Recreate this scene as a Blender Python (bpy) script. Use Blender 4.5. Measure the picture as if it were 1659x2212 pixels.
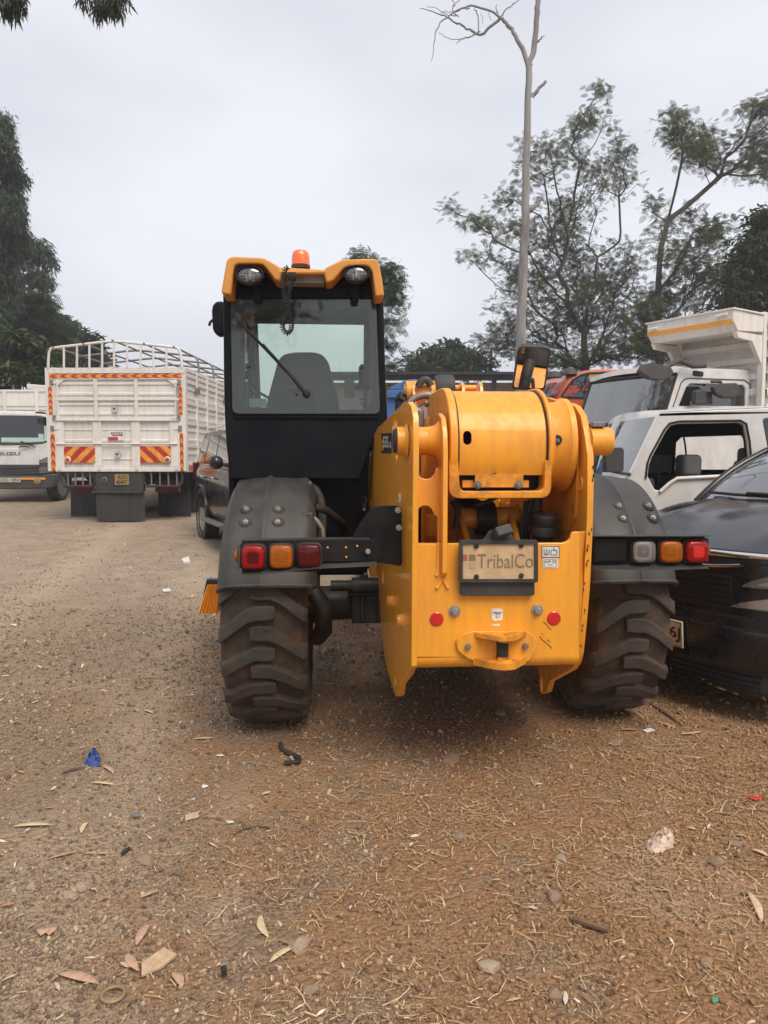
import bpy, bmesh, math, random
import numpy as np
from mathutils import Vector, Matrix, noise as mnoise
from mathutils.geometry import tessellate_polygon

for _o in list(bpy.data.objects):
    bpy.data.objects.remove(_o)
random.seed(7)
RNG = np.random.default_rng(7)
SC = bpy.context.scene
COL = SC.collection
PI = math.pi
R = math.radians

# ------------------------------------------------------------------ camera
CAM_H = 1.48
PITCH = R(4.154)
cam_data = bpy.data.cameras.new('camera')
cam_data.sensor_fit = 'AUTO'
cam_data.sensor_width = 36.0
cam_data.lens = 26.0
cam_data.clip_start = 0.05
cam_data.clip_end = 2000.0
CAM = bpy.data.objects.new('camera', cam_data)
COL.objects.link(CAM)
CAM.location = (0, 0, CAM_H)
CAM.rotation_euler = (PI / 2 - PITCH, 0, 0)
SC.camera = CAM

# ------------------------------------------------------------------ sky and light (overcast)
SUN_EL, SUN_AZ = R(54), R(152)      # azimuth measured from +Y clockwise: behind the camera, to its right
W = bpy.data.worlds.new('World')
SC.world = W
W.use_nodes = True
nt = W.node_tree
nt.nodes.clear()
o_ = nt.nodes.new('ShaderNodeOutputWorld')
bg = nt.nodes.new('ShaderNodeBackground')
sky = nt.nodes.new('ShaderNodeTexSky')
sky.sky_type = 'NISHITA'
sky.sun_disc = False
sky.sun_elevation = SUN_EL
sky.sun_rotation = SUN_AZ
sky.dust_density = 4.0
tc = nt.nodes.new('ShaderNodeTexCoord')
mp = nt.nodes.new('ShaderNodeMapping')
mp.inputs['Scale'].default_value = (1.0, 1.0, 2.2)
nz = nt.nodes.new('ShaderNodeTexNoise')
nz.inputs['Scale'].default_value = 1.7
nz.inputs['Detail'].default_value = 4.0
nz.inputs['Roughness'].default_value = 0.45
rp = nt.nodes.new('ShaderNodeValToRGB')
rp.color_ramp.elements[0].position = 0.33
rp.color_ramp.elements[0].color = (5.1, 5.3, 5.95, 1)
rp.color_ramp.elements[1].position = 0.68
rp.color_ramp.elements[1].color = (7.6, 7.75, 8.25, 1)
mx = nt.nodes.new('ShaderNodeMix')
mx.data_type = 'RGBA'
mx.inputs['Factor'].default_value = 0.93
nt.links.new(tc.outputs['Generated'], mp.inputs['Vector'])
nt.links.new(mp.outputs['Vector'], nz.inputs['Vector'])
nt.links.new(nz.outputs['Fac'], rp.inputs['Fac'])
nt.links.new(sky.outputs['Color'], mx.inputs['A'])
nt.links.new(rp.outputs['Color'], mx.inputs['B'])
nt.links.new(mx.outputs['Result'], bg.inputs['Color'])
bg.inputs['Strength'].default_value = 0.0645
nt.links.new(bg.outputs['Background'], o_.inputs['Surface'])

sun_d = bpy.data.lights.new('sun', 'SUN')
sun_d.energy = 1.5
sun_d.angle = R(35)
sun_d.color = (1.0, 0.92, 0.80)
SUN = bpy.data.objects.new('sun', sun_d)
COL.objects.link(SUN)
_sd = Vector((math.sin(SUN_AZ) * math.cos(SUN_EL), math.cos(SUN_AZ) * math.cos(SUN_EL), math.sin(SUN_EL)))
SUN.rotation_euler = _sd.to_track_quat('Z', 'Y').to_euler()
SUN.location = (0, 0, 30)

SC.view_settings.view_transform = 'Standard'
SC.view_settings.look = 'None'
SC.view_settings.exposure = 1.0
SC.view_settings.gamma = 1.0
SC.view_settings.use_curve_mapping = False
SC.render.engine = 'CYCLES'
SC.cycles.max_bounces = 8
SC.cycles.transparent_max_bounces = 24
SC.cycles.caustics_reflective = False
SC.cycles.caustics_refractive = False

# ------------------------------------------------------------------ image <-> place helpers (photo measured at 1659 x 2212)
FPX = 1597.0
ZO = {0: (0, 0, 1.0), 1: (427.9, 515.7, .2976), 2: (768.0, 735.1, .3472), 3: (768.0, 1097.2, .3472),
      4: (416.9, 1014.9, .2645), 5: (1179.5, 1014.9, .289), 6: (0, 685.8, .3142), 7: (1124.6, 630.9, .3221),
      8: (877.8, 0.0, .4709), 9: (905.2, 1020.4, .19842), 10: (811.9, 790.0, .13889), 11: (0, 795.5, .13635), 12: (416.9, 905.2, .1240)}


def px(k, x, y):
    a, b, s = ZO[k]
    return (a + s * x, b + s * y)


def ray(p):
    u = (p[0] - 829.5) / FPX
    v = -(p[1] - 1106.0) / FPX
    return Vector((u, math.cos(PITCH) + v * math.sin(PITCH), -math.sin(PITCH) + v * math.cos(PITCH)))


EYE = Vector((0, 0, CAM_H))


class Frame:
    def __init__(s, x, y, z, rot):
        s.o = Vector((x, y, z))
        s.rot = rot
        s.m = Matrix.Rotation(-rot, 3, 'Z')
        s.e = s.m @ (EYE - s.o)

    def _r(s, k, x, y):
        return s.m @ ray(px(k, x, y))

    def y(s, k, x, y, yl):
        d = s._r(k, x, y)
        return s.e + d * ((yl - s.e.y) / d.y)

    def x(s, k, x, y, xl):
        d = s._r(k, x, y)
        return s.e + d * ((xl - s.e.x) / d.x)

    def z(s, k, x, y, zl):
        d = s._r(k, x, y)
        return s.e + d * ((zl - s.e.z) / d.z)

    def pl(s, k, x, y, p0, n):
        d = s._r(k, x, y)
        return s.e + d * ((p0 - s.e).dot(n) / d.dot(n))


WORLD = Frame(0, 0, 0, 0)


def ground_z(Y):
    if Y < 8: return 0.0
    if Y < 14: return 0.05 * (Y - 8) ** 2 / 12.0
    return 0.15 + 0.05 * (Y - 14) if Y < 24 else 0.65


# ------------------------------------------------------------------ mesh helpers
class MB:
    def __init__(s):
        s.v = []
        s.f = []

    def add(s, vs, fs):
        b = len(s.v)
        s.v += [tuple(v) for v in vs]
        s.f += [tuple(i + b for i in f) for f in fs]
        return s

    def box(s, c, d, rot=None):
        hx, hy, hz = d[0] / 2, d[1] / 2, d[2] / 2
        vs = [Vector((sx * hx, sy * hy, sz * hz)) for sx in (-1, 1) for sy in (-1, 1) for sz in (-1, 1)]
        if rot is not None:
            vs = [rot @ v for v in vs]
        c = Vector(c)
        return s.add([v + c for v in vs], [(0, 1, 3, 2), (4, 6, 7, 5), (0, 4, 5, 1), (2, 3, 7, 6), (0, 2, 6, 4), (1, 5, 7, 3)])

    def box2(s, a, b):
        return s.box([(a[i] + b[i]) / 2 for i in range(3)], [abs(b[i] - a[i]) for i in range(3)])

    def prism(s, poly, vec):
        n = len(poly)
        vec = Vector(vec)
        vs = [Vector(p) for p in poly] + [Vector(p) + vec for p in poly]
        return s.add(vs, [tuple(range(n)), tuple(range(2 * n - 1, n - 1, -1))] + [(i, (i + 1) % n, n + (i + 1) % n, n + i) for i in range(n)])

    def plate(s, outer, holes, vec):
        loops = [[Vector(p) for p in outer]] + [[Vector(p) for p in h] for h in holes]
        tris = tessellate_polygon(loops)
        flat = [p for l in loops for p in l]
        n = len(flat)
        vec = Vector(vec)
        fs = [tuple(t) for t in tris] + [tuple(i + n for i in reversed(t)) for t in tris]
        b = 0
        for l in loops:
            m = len(l)
            fs += [(b + i, b + (i + 1) % m, n + b + (i + 1) % m, n + b + i) for i in range(m)]
            b += m
        return s.add(flat + [p + vec for p in flat], fs)

    def tube(s, pts, r, n=8, cap=True, closed=False):
        pts = [Vector(p) for p in pts]
        m = len(pts)
        rs = r if isinstance(r, (list, tuple)) else [r] * m
        up = None
        vs = []
        for i in range(m):
            if closed:
                t = pts[(i + 1) % m] - pts[i - 1]
            else:
                t = pts[min(i + 1, m - 1)] - pts[max(i - 1, 0)]
            t.normalize()
            if up is None:
                up = t.orthogonal().normalized()
            else:
                up = (up - t * up.dot(t))
                if up.length < 1e-6: up = t.orthogonal()
                up.normalize()
            w = t.cross(up)
            for j in range(n):
                a = 2 * PI * j / n
                vs.append(pts[i] + (up * math.cos(a) + w * math.sin(a)) * rs[i])
        fs = []
        for i in range(m if closed else m - 1):
            for j in range(n):
                a, b = i * n + j, i * n + (j + 1) % n
                i2 = (i + 1) % m
                fs.append((a, b, i2 * n + (j + 1) % n, i2 * n + j))
        if cap and not closed:
            fs.append(tuple(range(n - 1, -1, -1)))
            fs.append(tuple((m - 1) * n + j for j in range(n)))
        return s.add(vs, fs)

    def cyl(s, a, b, r0, r1=None, n=20):
        return s.tube([a, b], [r0, r0 if r1 is None else r1], n)

    def lathe(s, prof, c, axis, n=24, close=False):
        c = Vector(c)
        ax = Vector(axis).normalized()
        u = ax.orthogonal().normalized()
        w = ax.cross(u)
        vs = []
        for (r, h) in prof:
            for j in range(n):
                a = 2 * PI * j / n
                vs.append(c + ax * h + (u * math.cos(a) + w * math.sin(a)) * r)
        m = len(prof)
        fs = []
        for i in range(m if close else m - 1):
            i2 = (i + 1) % m
            for j in range(n):
                fs.append((i * n + j, i * n + (j + 1) % n, i2 * n + (j + 1) % n, i2 * n + j))
        if not close:
            if prof[0][0] > 1e-5: fs.append(tuple(range(n - 1, -1, -1)))
            if prof[-1][0] > 1e-5: fs.append(tuple((m - 1) * n + j for j in range(n)))
        return s.add(vs, fs)

    def grid(s, fn, us, vs_):
        nu, nv = len(us), len(vs_)
        vv = [fn(u, v) for v in vs_ for u in us]
        fs = [(j * nu + i, j * nu + i + 1, (j + 1) * nu + i + 1, (j + 1) * nu + i) for j in range(nv - 1) for i in range(nu - 1)]
        return s.add(vv, fs)

    def shell(s, fn, us, vs_, thick):
        """grid fn(u,v)->(point, normal) given thickness"""
        nu, nv = len(us), len(vs_)
        P = [fn(u, v) for v in vs_ for u in us]
        a = [p for p, n in P]
        b = [p - n * thick for p, n in P]
        N = nu * nv
        fs = []
        for j in range(nv - 1):
            for i in range(nu - 1):
                q = (j * nu + i, j * nu + i + 1, (j + 1) * nu + i + 1, (j + 1) * nu + i)
                fs.append(q)
                fs.append(tuple(N + k for k in reversed(q)))
        rim = [i for i in range(nu)] + [j * nu + nu - 1 for j in range(1, nv)] + [(nv - 1) * nu + i for i in range(nu - 2, -1, -1)] + [j * nu for j in range(nv - 2, 0, -1)]
        m = len(rim)
        for i in range(m):
            p, q = rim[i], rim[(i + 1) % m]
            fs.append((p, N + p, N + q, q))
        return s.add(a + b, fs)


def lin(a, b, n):
    return [a + (b - a) * i / (n - 1) for i in range(n)]


def build(mb, name, mat, parent=None, bevel=0.0, smooth=38, seg=2, subsurf=0):
    me = bpy.data.meshes.new(name)
    me.from_pydata(mb.v, [], mb.f)
    bm = bmesh.new()
    bm.from_mesh(me)
    bmesh.ops.recalc_face_normals(bm, faces=bm.faces[:])
    bm.to_mesh(me)
    bm.free()
    if smooth:
        me.shade_smooth()
        me.set_sharp_from_angle(angle=R(smooth))
    me.materials.append(mat)
    ob = bpy.data.objects.new(name, me)
    COL.objects.link(ob)
    if parent is not None:
        ob.parent = parent
    if bevel:
        md = ob.modifiers.new('bevel', 'BEVEL')
        md.width = bevel
        md.segments = seg
        md.limit_method = 'ANGLE'
        md.angle_limit = R(40)
    if subsurf:
        md = ob.modifiers.new('subdivision', 'SUBSURF')
        md.levels = md.render_levels = subsurf
    return ob


def tag(o, label=None, cat=None, group=None, kind=None):
    if label: o['label'] = label
    if cat: o['category'] = cat
    if group: o['group'] = group
    if kind: o['kind'] = kind
    return o


def thing(name, label, cat, loc=(0, 0, 0), rz=0.0, group=None):
    o = bpy.data.objects.new(name, None)
    COL.objects.link(o)
    o.location = loc
    o.rotation_euler = (0, 0, rz)
    o.empty_display_size = 0.2
    return tag(o, label, cat, group)


def rounded(pts, r, n=5):
    """round the corners of a planar 3-D polygon; r a number or one per corner"""
    pts = [Vector(p) for p in pts]
    out = []
    m = len(pts)
    for i in range(m):
        rr = r[i] if isinstance(r, (list, tuple)) else r
        p, a, b = pts[i], pts[i - 1], pts[(i + 1) % m]
        da, db = (a - p), (b - p)
        la, lb = da.length, db.length
        if rr <= 0 or la < 1e-6 or lb < 1e-6:
            out.append(p)
            continue
        t = min(rr, la * .49, lb * .49)
        A, B = p + da * (t / la), p + db * (t / lb)
        for k in range(n + 1):
            s = k / n
            out.append(A * (1 - s) ** 2 + p * 2 * s * (1 - s) + B * s * s)
    return out


def ellipse(c, u, v, n=20):
    return [c + u * math.cos(2 * PI * i / n) + v * math.sin(2 * PI * i / n) for i in range(n)]


def slot(c, u, v, n=8):
    """stadium: half width vector u, half height vector v (v longer)"""
    k = 1 - u.length / v.length
    out = []
    for i in range(n + 1):
        a = PI * i / n
        out.append(c + v * k + u * math.cos(a) + v.normalized() * u.length * math.sin(a))
    for i in range(n + 1):
        a = PI + PI * i / n
        out.append(c - v * k + u * math.cos(a) + v.normalized() * u.length * math.sin(a))
    return out


# lettering meshes are made first, while the scene is still small
_TXT = {}
def _make_text(s, bold=0.0):
    cu = bpy.data.curves.new('lettering', 'FONT')
    cu.body = s
    cu.offset = bold
    cu.resolution_u = 3
    ob = bpy.data.objects.new('lettering', cu)
    COL.objects.link(ob)
    dg = bpy.context.evaluated_depsgraph_get()
    me = bpy.data.meshes.new_from_object(ob.evaluated_get(dg))
    bpy.data.objects.remove(ob)
    vs = np.array([v.co[:] for v in me.vertices])
    fs = [tuple(p.vertices) for p in me.polygons]
    mn, mxx = vs.min(0), vs.max(0)
    bpy.data.meshes.remove(me)
    _TXT[(s, bold)] = ((vs[:, :2] - mn[:2]) / (mxx[:2] - mn[:2]), fs, (mxx[0] - mn[0]) / (mxx[1] - mn[1]))


for _s, _b in (('TribalCo', 0.0), ('535', .03), ('-125', .03), ('H/P 32', 0.0), ('80', .03), ('KPH', .01), ('BOYCHILD', .02), ('KDU', .02),
               ('404T', .02), ('ISUZU', .035), ('KDD 185V', .015), ('6J', .02), ('KAR', .04), ('he', .02)):
    _make_text(_s, _b)


def text(s, name, mat, parent, origin, ux, uy, h, w=None, bold=0.0):
    """flat lettering: lower-left corner at origin, height h along uy, width w along ux"""
    vs, fs, asp = _TXT[(s, bold)]
    if w is None: w = h * asp
    ux, uy, origin = Vector(ux).normalized(), Vector(uy).normalized(), Vector(origin)
    mb = MB().add([origin + ux * (float(a) * w) + uy * (float(b) * h) for a, b in vs], fs)
    return build(mb, name, mat, parent, smooth=0)


# ------------------------------------------------------------------ materials
def nodes(name):
    m = bpy.data.materials.new(name)
    m.use_nodes = True
    t = m.node_tree
    return m, t, t.nodes, t.links, t.nodes['Principled BSDF']


def _noise(N, L, scale, detail=4, rough=.55, vec=None, dist=0.0):
    n = N.new('ShaderNodeTexNoise')
    n.inputs['Scale'].default_value = scale
    n.inputs['Detail'].default_value = detail
    n.inputs['Roughness'].default_value = rough
    n.inputs['Distortion'].default_value = dist
    if vec is not None: L.new(vec, n.inputs['Vector'])
    return n


def _ramp(N, L, src, stops):
    r = N.new('ShaderNodeValToRGB')
    e = r.color_ramp.elements
    while len(e) < len(stops): e.new(0.5)
    for i, (p, c) in enumerate(stops):
        e[i].position = p
        e[i].color = (*c, 1) if len(c) == 3 else c
    L.new(src, r.inputs['Fac'])
    return r


def _mix(N, L, fac, a, b, mode='MIX'):
    m = N.new('ShaderNodeMix')
    m.data_type = 'RGBA'
    m.blend_type = mode
    for key, v in (('Factor', fac), ('A', a), ('B', b)):
        if isinstance(v, (int, float)): m.inputs[key].default_value = v
        elif isinstance(v, tuple): m.inputs[key].default_value = (*v, 1)
        else: L.new(v, m.inputs[key])
    return m.outputs['Result']


def G(v): return (v, v, v)


def paint(name, col, rough=.4, metal=0.0, dirt=None, amount=.35, scale=3.0, mottled=.12, bump=.0, bscale=60, coat=0.0, spec=.5, streak=False, chips=None):
    m, t, N, L, P = nodes(name)
    tcn = N.new('ShaderNodeTexCoord')
    vec = tcn.outputs['Object']
    n1 = _noise(N, L, scale, 6, .6, vec)
    c0 = tuple(max(0, c * (1 - mottled)) for c in col)
    c1 = tuple(min(1, c * (1 + mottled)) for c in col)
    r1 = _ramp(N, L, n1.outputs['Fac'], [(.3, c0), (.7, c1)])
    out = r1.outputs['Color']
    if dirt is not None:
        dv = vec
        if streak:
            mpn = N.new('ShaderNodeMapping')
            mpn.inputs['Scale'].default_value = (4.0, 4.0, .45)
            L.new(vec, mpn.inputs['Vector'])
            dv = mpn.outputs['Vector']
        n2 = _noise(N, L, scale * 1.7, 8, .68, dv, .4)
        r2 = _ramp(N, L, n2.outputs['Fac'], [(.42, G(0)), (.75, G(amount))])
        out = _mix(N, L, r2.outputs['Color'], out, dirt)
        rr = _ramp(N, L, n2.outputs['Fac'], [(.4, G(rough)), (.8, G(min(1, rough + .3)))])
        L.new(rr.outputs['Color'], P.inputs['Roughness'])
    else:
        P.inputs['Roughness'].default_value = rough
    if chips is not None:
        n4 = _noise(N, L, 14, 6, .7, vec)
        n5 = _noise(N, L, 2.2, 2, .5, vec)
        mth = N.new('ShaderNodeMath'); mth.operation = 'MULTIPLY'
        L.new(n4.outputs['Fac'], mth.inputs[0]); L.new(n5.outputs['Fac'], mth.inputs[1])
        r4 = _ramp(N, L, mth.outputs['Value'], [(.385, G(0)), (.395, G(1))])
        out = _mix(N, L, r4.outputs['Color'], out, chips)
    L.new(out, P.inputs['Base Color'])
    P.inputs['Metallic'].default_value = metal
    P.inputs['Specular IOR Level'].default_value = spec
    if coat:
        P.inputs['Coat Weight'].default_value = coat
        P.inputs['Coat Roughness'].default_value = .08
    if bump:
        n3 = _noise(N, L, bscale, 5, .6, vec)
        b = N.new('ShaderNodeBump')
        b.inputs['Strength'].default_value = bump
        b.inputs['Distance'].default_value = .01
        L.new(n3.outputs['Fac'], b.inputs['Height'])
        L.new(b.outputs['Normal'], P.inputs['Normal'])
    return m


def glass(name, tint=(.75, .86, .8), refl=.05, mix=.0, dirtcol=(.5, .48, .44)):
    """thin pane: tinted see-through plus fresnel gloss, with a film of dust"""
    m, t, N, L, P = nodes(name)
    N.remove(P)
    out = N['Material Output']
    tr = N.new('ShaderNodeBsdfTransparent')
    tr.inputs['Color'].default_value = (*tint, 1)
    gl = N.new('ShaderNodeBsdfGlossy')
    gl.inputs['Roughness'].default_value = .03
    fr = N.new('ShaderNodeFresnel')
    fr.inputs['IOR'].default_value = 1.55
    ad = N.new('ShaderNodeMath'); ad.operation = 'ADD'; ad.inputs[1].default_value = refl
    L.new(fr.outputs['Fac'], ad.inputs[0])
    ms = N.new('ShaderNodeMixShader')
    L.new(ad.outputs['Value'], ms.inputs['Fac'])
    L.new(tr.outputs['BSDF'], ms.inputs[1])
    L.new(gl.outputs['BSDF'], ms.inputs[2])
    last = ms.outputs['Shader']
    if mix:
        df = N.new('ShaderNodeBsdfDiffuse')
        df.inputs['Color'].default_value = (*dirtcol, 1)
        tcn = N.new('ShaderNodeTexCoord')
        nn = _noise(N, L, 2.5, 6, .6, tcn.outputs['Object'])
        rr = _ramp(N, L, nn.outputs['Fac'], [(.3, G(mix * .6)), (.75, G(mix * 1.4))])
        m2 = N.new('ShaderNodeMixShader')
        L.new(rr.outputs['Color'], m2.inputs['Fac'])
        L.new(last, m2.inputs[1])
        L.new(df.outputs['BSDF'], m2.inputs[2])
        last = m2.outputs['Shader']
    L.new(last, out.inputs['Surface'])
    return m


def lens(name, col, rough=.12, trans=.0):
    """moulded lamp lens with a fine prismatic relief"""
    m, t, N, L, P = nodes(name)
    tcn = N.new('ShaderNodeTexCoord')
    v = N.new('ShaderNodeTexVoronoi')
    v.inputs['Scale'].default_value = 160
    L.new(tcn.outputs['Object'], v.inputs['Vector'])
    b = N.new('ShaderNodeBump')
    b.inputs['Strength'].default_value = .35
    b.inputs['Distance'].default_value = .004
    L.new(v.outputs['Distance'], b.inputs['Height'])
    L.new(b.outputs['Normal'], P.inputs['Normal'])
    r = _ramp(N, L, v.outputs['Distance'], [(0, tuple(c * .75 for c in col)), (.6, col)])
    L.new(r.outputs['Color'], P.inputs['Base Color'])
    P.inputs['Roughness'].default_value = rough
    P.inputs['Coat Weight'].default_value = 1.0
    P.inputs['Coat Roughness'].default_value = .03
    P.inputs['Transmission Weight'].default_value = trans
    return m


def tinted_lens(name, tint, body, share=.3):
    """clear coloured plastic with moulded prisms: see-through tint, some scattering in the plastic, glossy skin"""
    m, t, N, L, P = nodes(name)
    N.remove(P)
    out = N['Material Output']
    tcn = N.new('ShaderNodeTexCoord')
    v = N.new('ShaderNodeTexVoronoi'); v.inputs['Scale'].default_value = 190
    L.new(tcn.outputs['Object'], v.inputs['Vector'])
    b = N.new('ShaderNodeBump'); b.inputs['Strength'].default_value = .25; b.inputs['Distance'].default_value = .003
    L.new(v.outputs['Distance'], b.inputs['Height'])
    tr = N.new('ShaderNodeBsdfTransparent'); tr.inputs['Color'].default_value = (*tint, 1)
    df = N.new('ShaderNodeBsdfDiffuse'); df.inputs['Color'].default_value = (*body, 1)
    L.new(b.outputs['Normal'], df.inputs['Normal'])
    m1 = N.new('ShaderNodeMixShader'); m1.inputs['Fac'].default_value = share
    L.new(tr.outputs['BSDF'], m1.inputs[1]); L.new(df.outputs['BSDF'], m1.inputs[2])
    gl = N.new('ShaderNodeBsdfGlossy'); gl.inputs['Roughness'].default_value = .06
    fr = N.new('ShaderNodeFresnel'); fr.inputs['IOR'].default_value = 1.5
    m2 = N.new('ShaderNodeMixShader')
    L.new(fr.outputs['Fac'], m2.inputs['Fac']); L.new(m1.outputs['Shader'], m2.inputs[1]); L.new(gl.outputs['BSDF'], m2.inputs[2])
    L.new(m2.outputs['Shader'], out.inputs['Surface'])
    return m


M = {}
DUST = (.26, .19, .13)
YEL = (.87, .365, .026)
M['yellow'] = paint('yellow_paint', YEL, .30, dirt=(.42, .185, .045), amount=.42, scale=3.0, mottled=.07, bump=.05, bscale=90, coat=.5, streak=True)
M['yellow_greasy'] = paint('greasy_chipped_yellow', (.80, .31, .02), .45, dirt=(.10, .05, .022), amount=.8, scale=9, mottled=.1, bump=.12)
M['yellow_worn'] = paint('worn_yellow_paint', YEL, .42, dirt=(.36, .155, .04), amount=.45, scale=3.6, streak=True, mottled=.06, bump=.06, coat=.15, chips=(.05, .03, .022))
M['roof_yellow'] = paint('faded_yellow_plastic', (.66, .285, .045), .55, dirt=DUST, amount=.3, scale=4, mottled=.06, bump=.05, bscale=120)
M['black_plastic'] = paint('dusty_black_plastic', (.030, .029, .029), .46, dirt=(.12, .098, .08), amount=.5, scale=2.6, bump=.10, bscale=220)
M['black_paint'] = paint('black_satin_paint', (.008, .008, .009), .42, spec=.18, dirt=(.10, .08, .06), amount=.18, scale=3)
M['cab_black'] = paint('cab_black', (.006, .007, .011), .36, spec=.12, dirt=(.07, .06, .05), amount=.10, scale=3, bump=.03, bscale=40)
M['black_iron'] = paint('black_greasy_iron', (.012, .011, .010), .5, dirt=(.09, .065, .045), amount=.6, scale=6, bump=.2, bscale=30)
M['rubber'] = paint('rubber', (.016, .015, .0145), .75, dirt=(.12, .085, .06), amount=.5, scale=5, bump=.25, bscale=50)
M['lug'] = paint('worn_tread_rubber', (.052, .046, .041), .8, dirt=(.135, .090, .060), amount=.65, scale=7, mottled=.3, bump=.6, bscale=60)
M['tyre'] = paint('tyre_rubber_dusty', (.048, .034, .026), .9, dirt=(.155, .086, .047), amount=.9, scale=4.5, mottled=.25, bump=.5, bscale=45)
M['car_tyre'] = paint('car_tyre_rubber', (.03, .029, .028), .8, dirt=(.14, .10, .07), amount=.4, scale=8)
M['hose'] = paint('hose_rubber', (.035, .035, .037), .5, dirt=(.2, .17, .14), amount=.3, scale=10)
M['grey_pipe'] = paint('grey_steel_pipe', (.26, .24, .22), .42, .4, dirt=(.2, .12, .06), amount=.6, scale=9)
M['steel'] = paint('zinc_bolt_steel', (.42, .42, .41), .38, .8, dirt=(.2, .16, .12), amount=.4, scale=30)
M['steel_dull'] = paint('dull_steel', (.22, .22, .225), .5, .5, dirt=(.18, .12, .08), amount=.5, scale=20)
M['chrome'] = paint('chrome', (.75, .75, .76), .08, 1.0, mottled=.03)
M['frit'] = paint('glass_black_border', (.045, .045, .046), .35, mottled=.05)
M['seat'] = paint('grey_seat_fabric', (.15, .148, .148), .8, mottled=.1, bump=.2, bscale=200)
M['interior'] = paint('cab_trim_grey', (.30, .31, .30), .6)
M['white_plastic'] = paint('white_plastic', (.62, .64, .60), .5)
M['mint'] = paint('mint_sticker', (.45, .72, .60), .5, mottled=.03)
M['red_lens'] = tinted_lens('red_lens', (.88, .03, .025), (.70, .012, .010), .35)
M['dark_red_lens'] = tinted_lens('dark_red_lens', (.45, .02, .02), (.16, .008, .008), .4)
M['amber_lens'] = tinted_lens('amber_lens', (.95, .36, .03), (.85, .24, .01), .3)
M['clear_lens'] = tinted_lens('clear_lens', (.88, .86, .84), (.5, .48, .46), .22)
M['car_lamp'] = lens('car_lamp_lens', (.10, .085, .07), .15)
M['car_fog'] = lens('car_fog_lens', (.36, .31, .26), .2)
M['beacon'] = lens('beacon_amber', (.86, .17, .008), .15)
M['lamp_metal'] = paint('lamp_reflector_metal', (.62, .62, .62), .22, .8, mottled=.05)
M['reflector'] = paint('red_reflector', (.55, .012, .012), .22, coat=1.0)
M['sticker'] = paint('white_sticker', (.72, .71, .70), .5, dirt=DUST, amount=.3, scale=20)
M['ink'] = paint('black_ink', (.02, .02, .02), .6, mottled=0)
M['plate_tan'] = paint('faded_plate', (.60, .42, .235), .45, dirt=(.30, .19, .10), amount=.6, scale=6, mottled=.12)
M['ink_grey'] = paint('faded_grey_ink', (.21, .145, .085), .5, mottled=.1)
M['ink_red'] = paint('faded_red_ink', (.42, .10, .055), .5)
M['ink_pale'] = paint('faded_pale_ink', (.40, .31, .19), .5)
M['lamp_glass'] = glass('lamp_glass', (.92, .93, .93), .08)
M['cab_glass'] = glass('cab_glass', (.91, .955, .92), .01, .010, (.45, .48, .45))
M['lamp_bowl'] = paint('lamp_bowl', (.82, .82, .82), .35, .0, mottled=.03)
M['car_glass'] = glass('car_glass', (.50, .58, .55), .10, .05, (.35, .35, .33))
M['mirror'] = paint('mirror_silver', (.85, .85, .86), .02, 1.0, mottled=0)
M['white_paint'] = paint('white_vehicle_paint', (.68, .67, .655), .35, dirt=(.36, .27, .19), amount=.42, scale=2.2, mottled=.04, coat=.4)
M['white_body'] = paint('white_truck_body', (.73, .70, .66), .5, dirt=(.42, .29, .19), amount=.42, scale=1.6, mottled=.06, bump=.05, bscale=12, streak=True)
M['black_car'] = paint('black_car_paint', (.006, .006, .007), .10, dirt=(.12, .09, .065), amount=.05, scale=2.4, coat=.2, spec=.40)
M['black_car_worn'] = paint('scuffed_black_bumper', (.008, .008, .009), .22, dirt=(.08, .058, .04), amount=.12, scale=5, coat=.3, spec=.4)
M['dark_grey'] = paint('dark_grey_plastic', (.042, .042, .044), .6, dirt=DUST, amount=.25, scale=5)
M['orange_body'] = paint('orange_red_body', (.50, .085, .030), .35, dirt=(.30, .17, .10), amount=.3, scale=2, coat=.5)
M['blue'] = paint('blue_paint', (.030, .125, .32), .45, dirt=(.16, .2, .26), amount=.35, scale=3)
M['mudflap'] = paint('mud_flap_rubber', (.030, .030, .031), .7, dirt=(.11, .097, .085), amount=.5, scale=2.5, streak=True)
M['plate_yellow'] = paint('yellow_number_plate', (.34, .215, .07), .5, dirt=(.22, .14, .06), amount=.5, scale=12)
M['plate_white'] = paint('white_number_plate', (.62, .56, .44), .5, dirt=(.3, .22, .15), amount=.3, scale=12)
M['tape_yellow'] = paint('yellow_tape', (.80, .34, .03), .4, dirt=DUST, amount=.3, scale=12)
M['tape_red'] = paint('red_tape', (.52, .03, .02), .4, dirt=DUST, amount=.2, scale=12)
M['sticker_green'] = paint('inspection_stickers', (.50, .66, .58), .5, dirt=(.3, .42, .45), amount=.6, scale=14)
M['shed_black'] = paint('dark_shed_sheet', (.018, .019, .023), .6, dirt=(.06, .06, .06), amount=.4, scale=.8)
M['shed_wall'] = paint('white_shed_wall', (.55, .54, .53), .8, dirt=(.3, .25, .2), amount=.5, scale=.8)
M['pink'] = paint('pink_letter', (.55, .12, .16), .6)

# ================================================================== GROUND
def fbm(x, y, seed=0.0, oct=4):
    out = np.zeros_like(x)
    a, f = 1.0, 1.0
    for k in range(oct):
        p = seed * 13.7 + k * 5.1
        out += a * (np.sin(x * f * 1.3 + p + 1.7 * np.sin(y * f * .9 + p)) * np.cos(y * f * 1.1 - p * .7 + 1.3 * np.sin(x * f * .7 + p * 1.3)))
        a *= .5
        f *= 2.1
    return out


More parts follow.
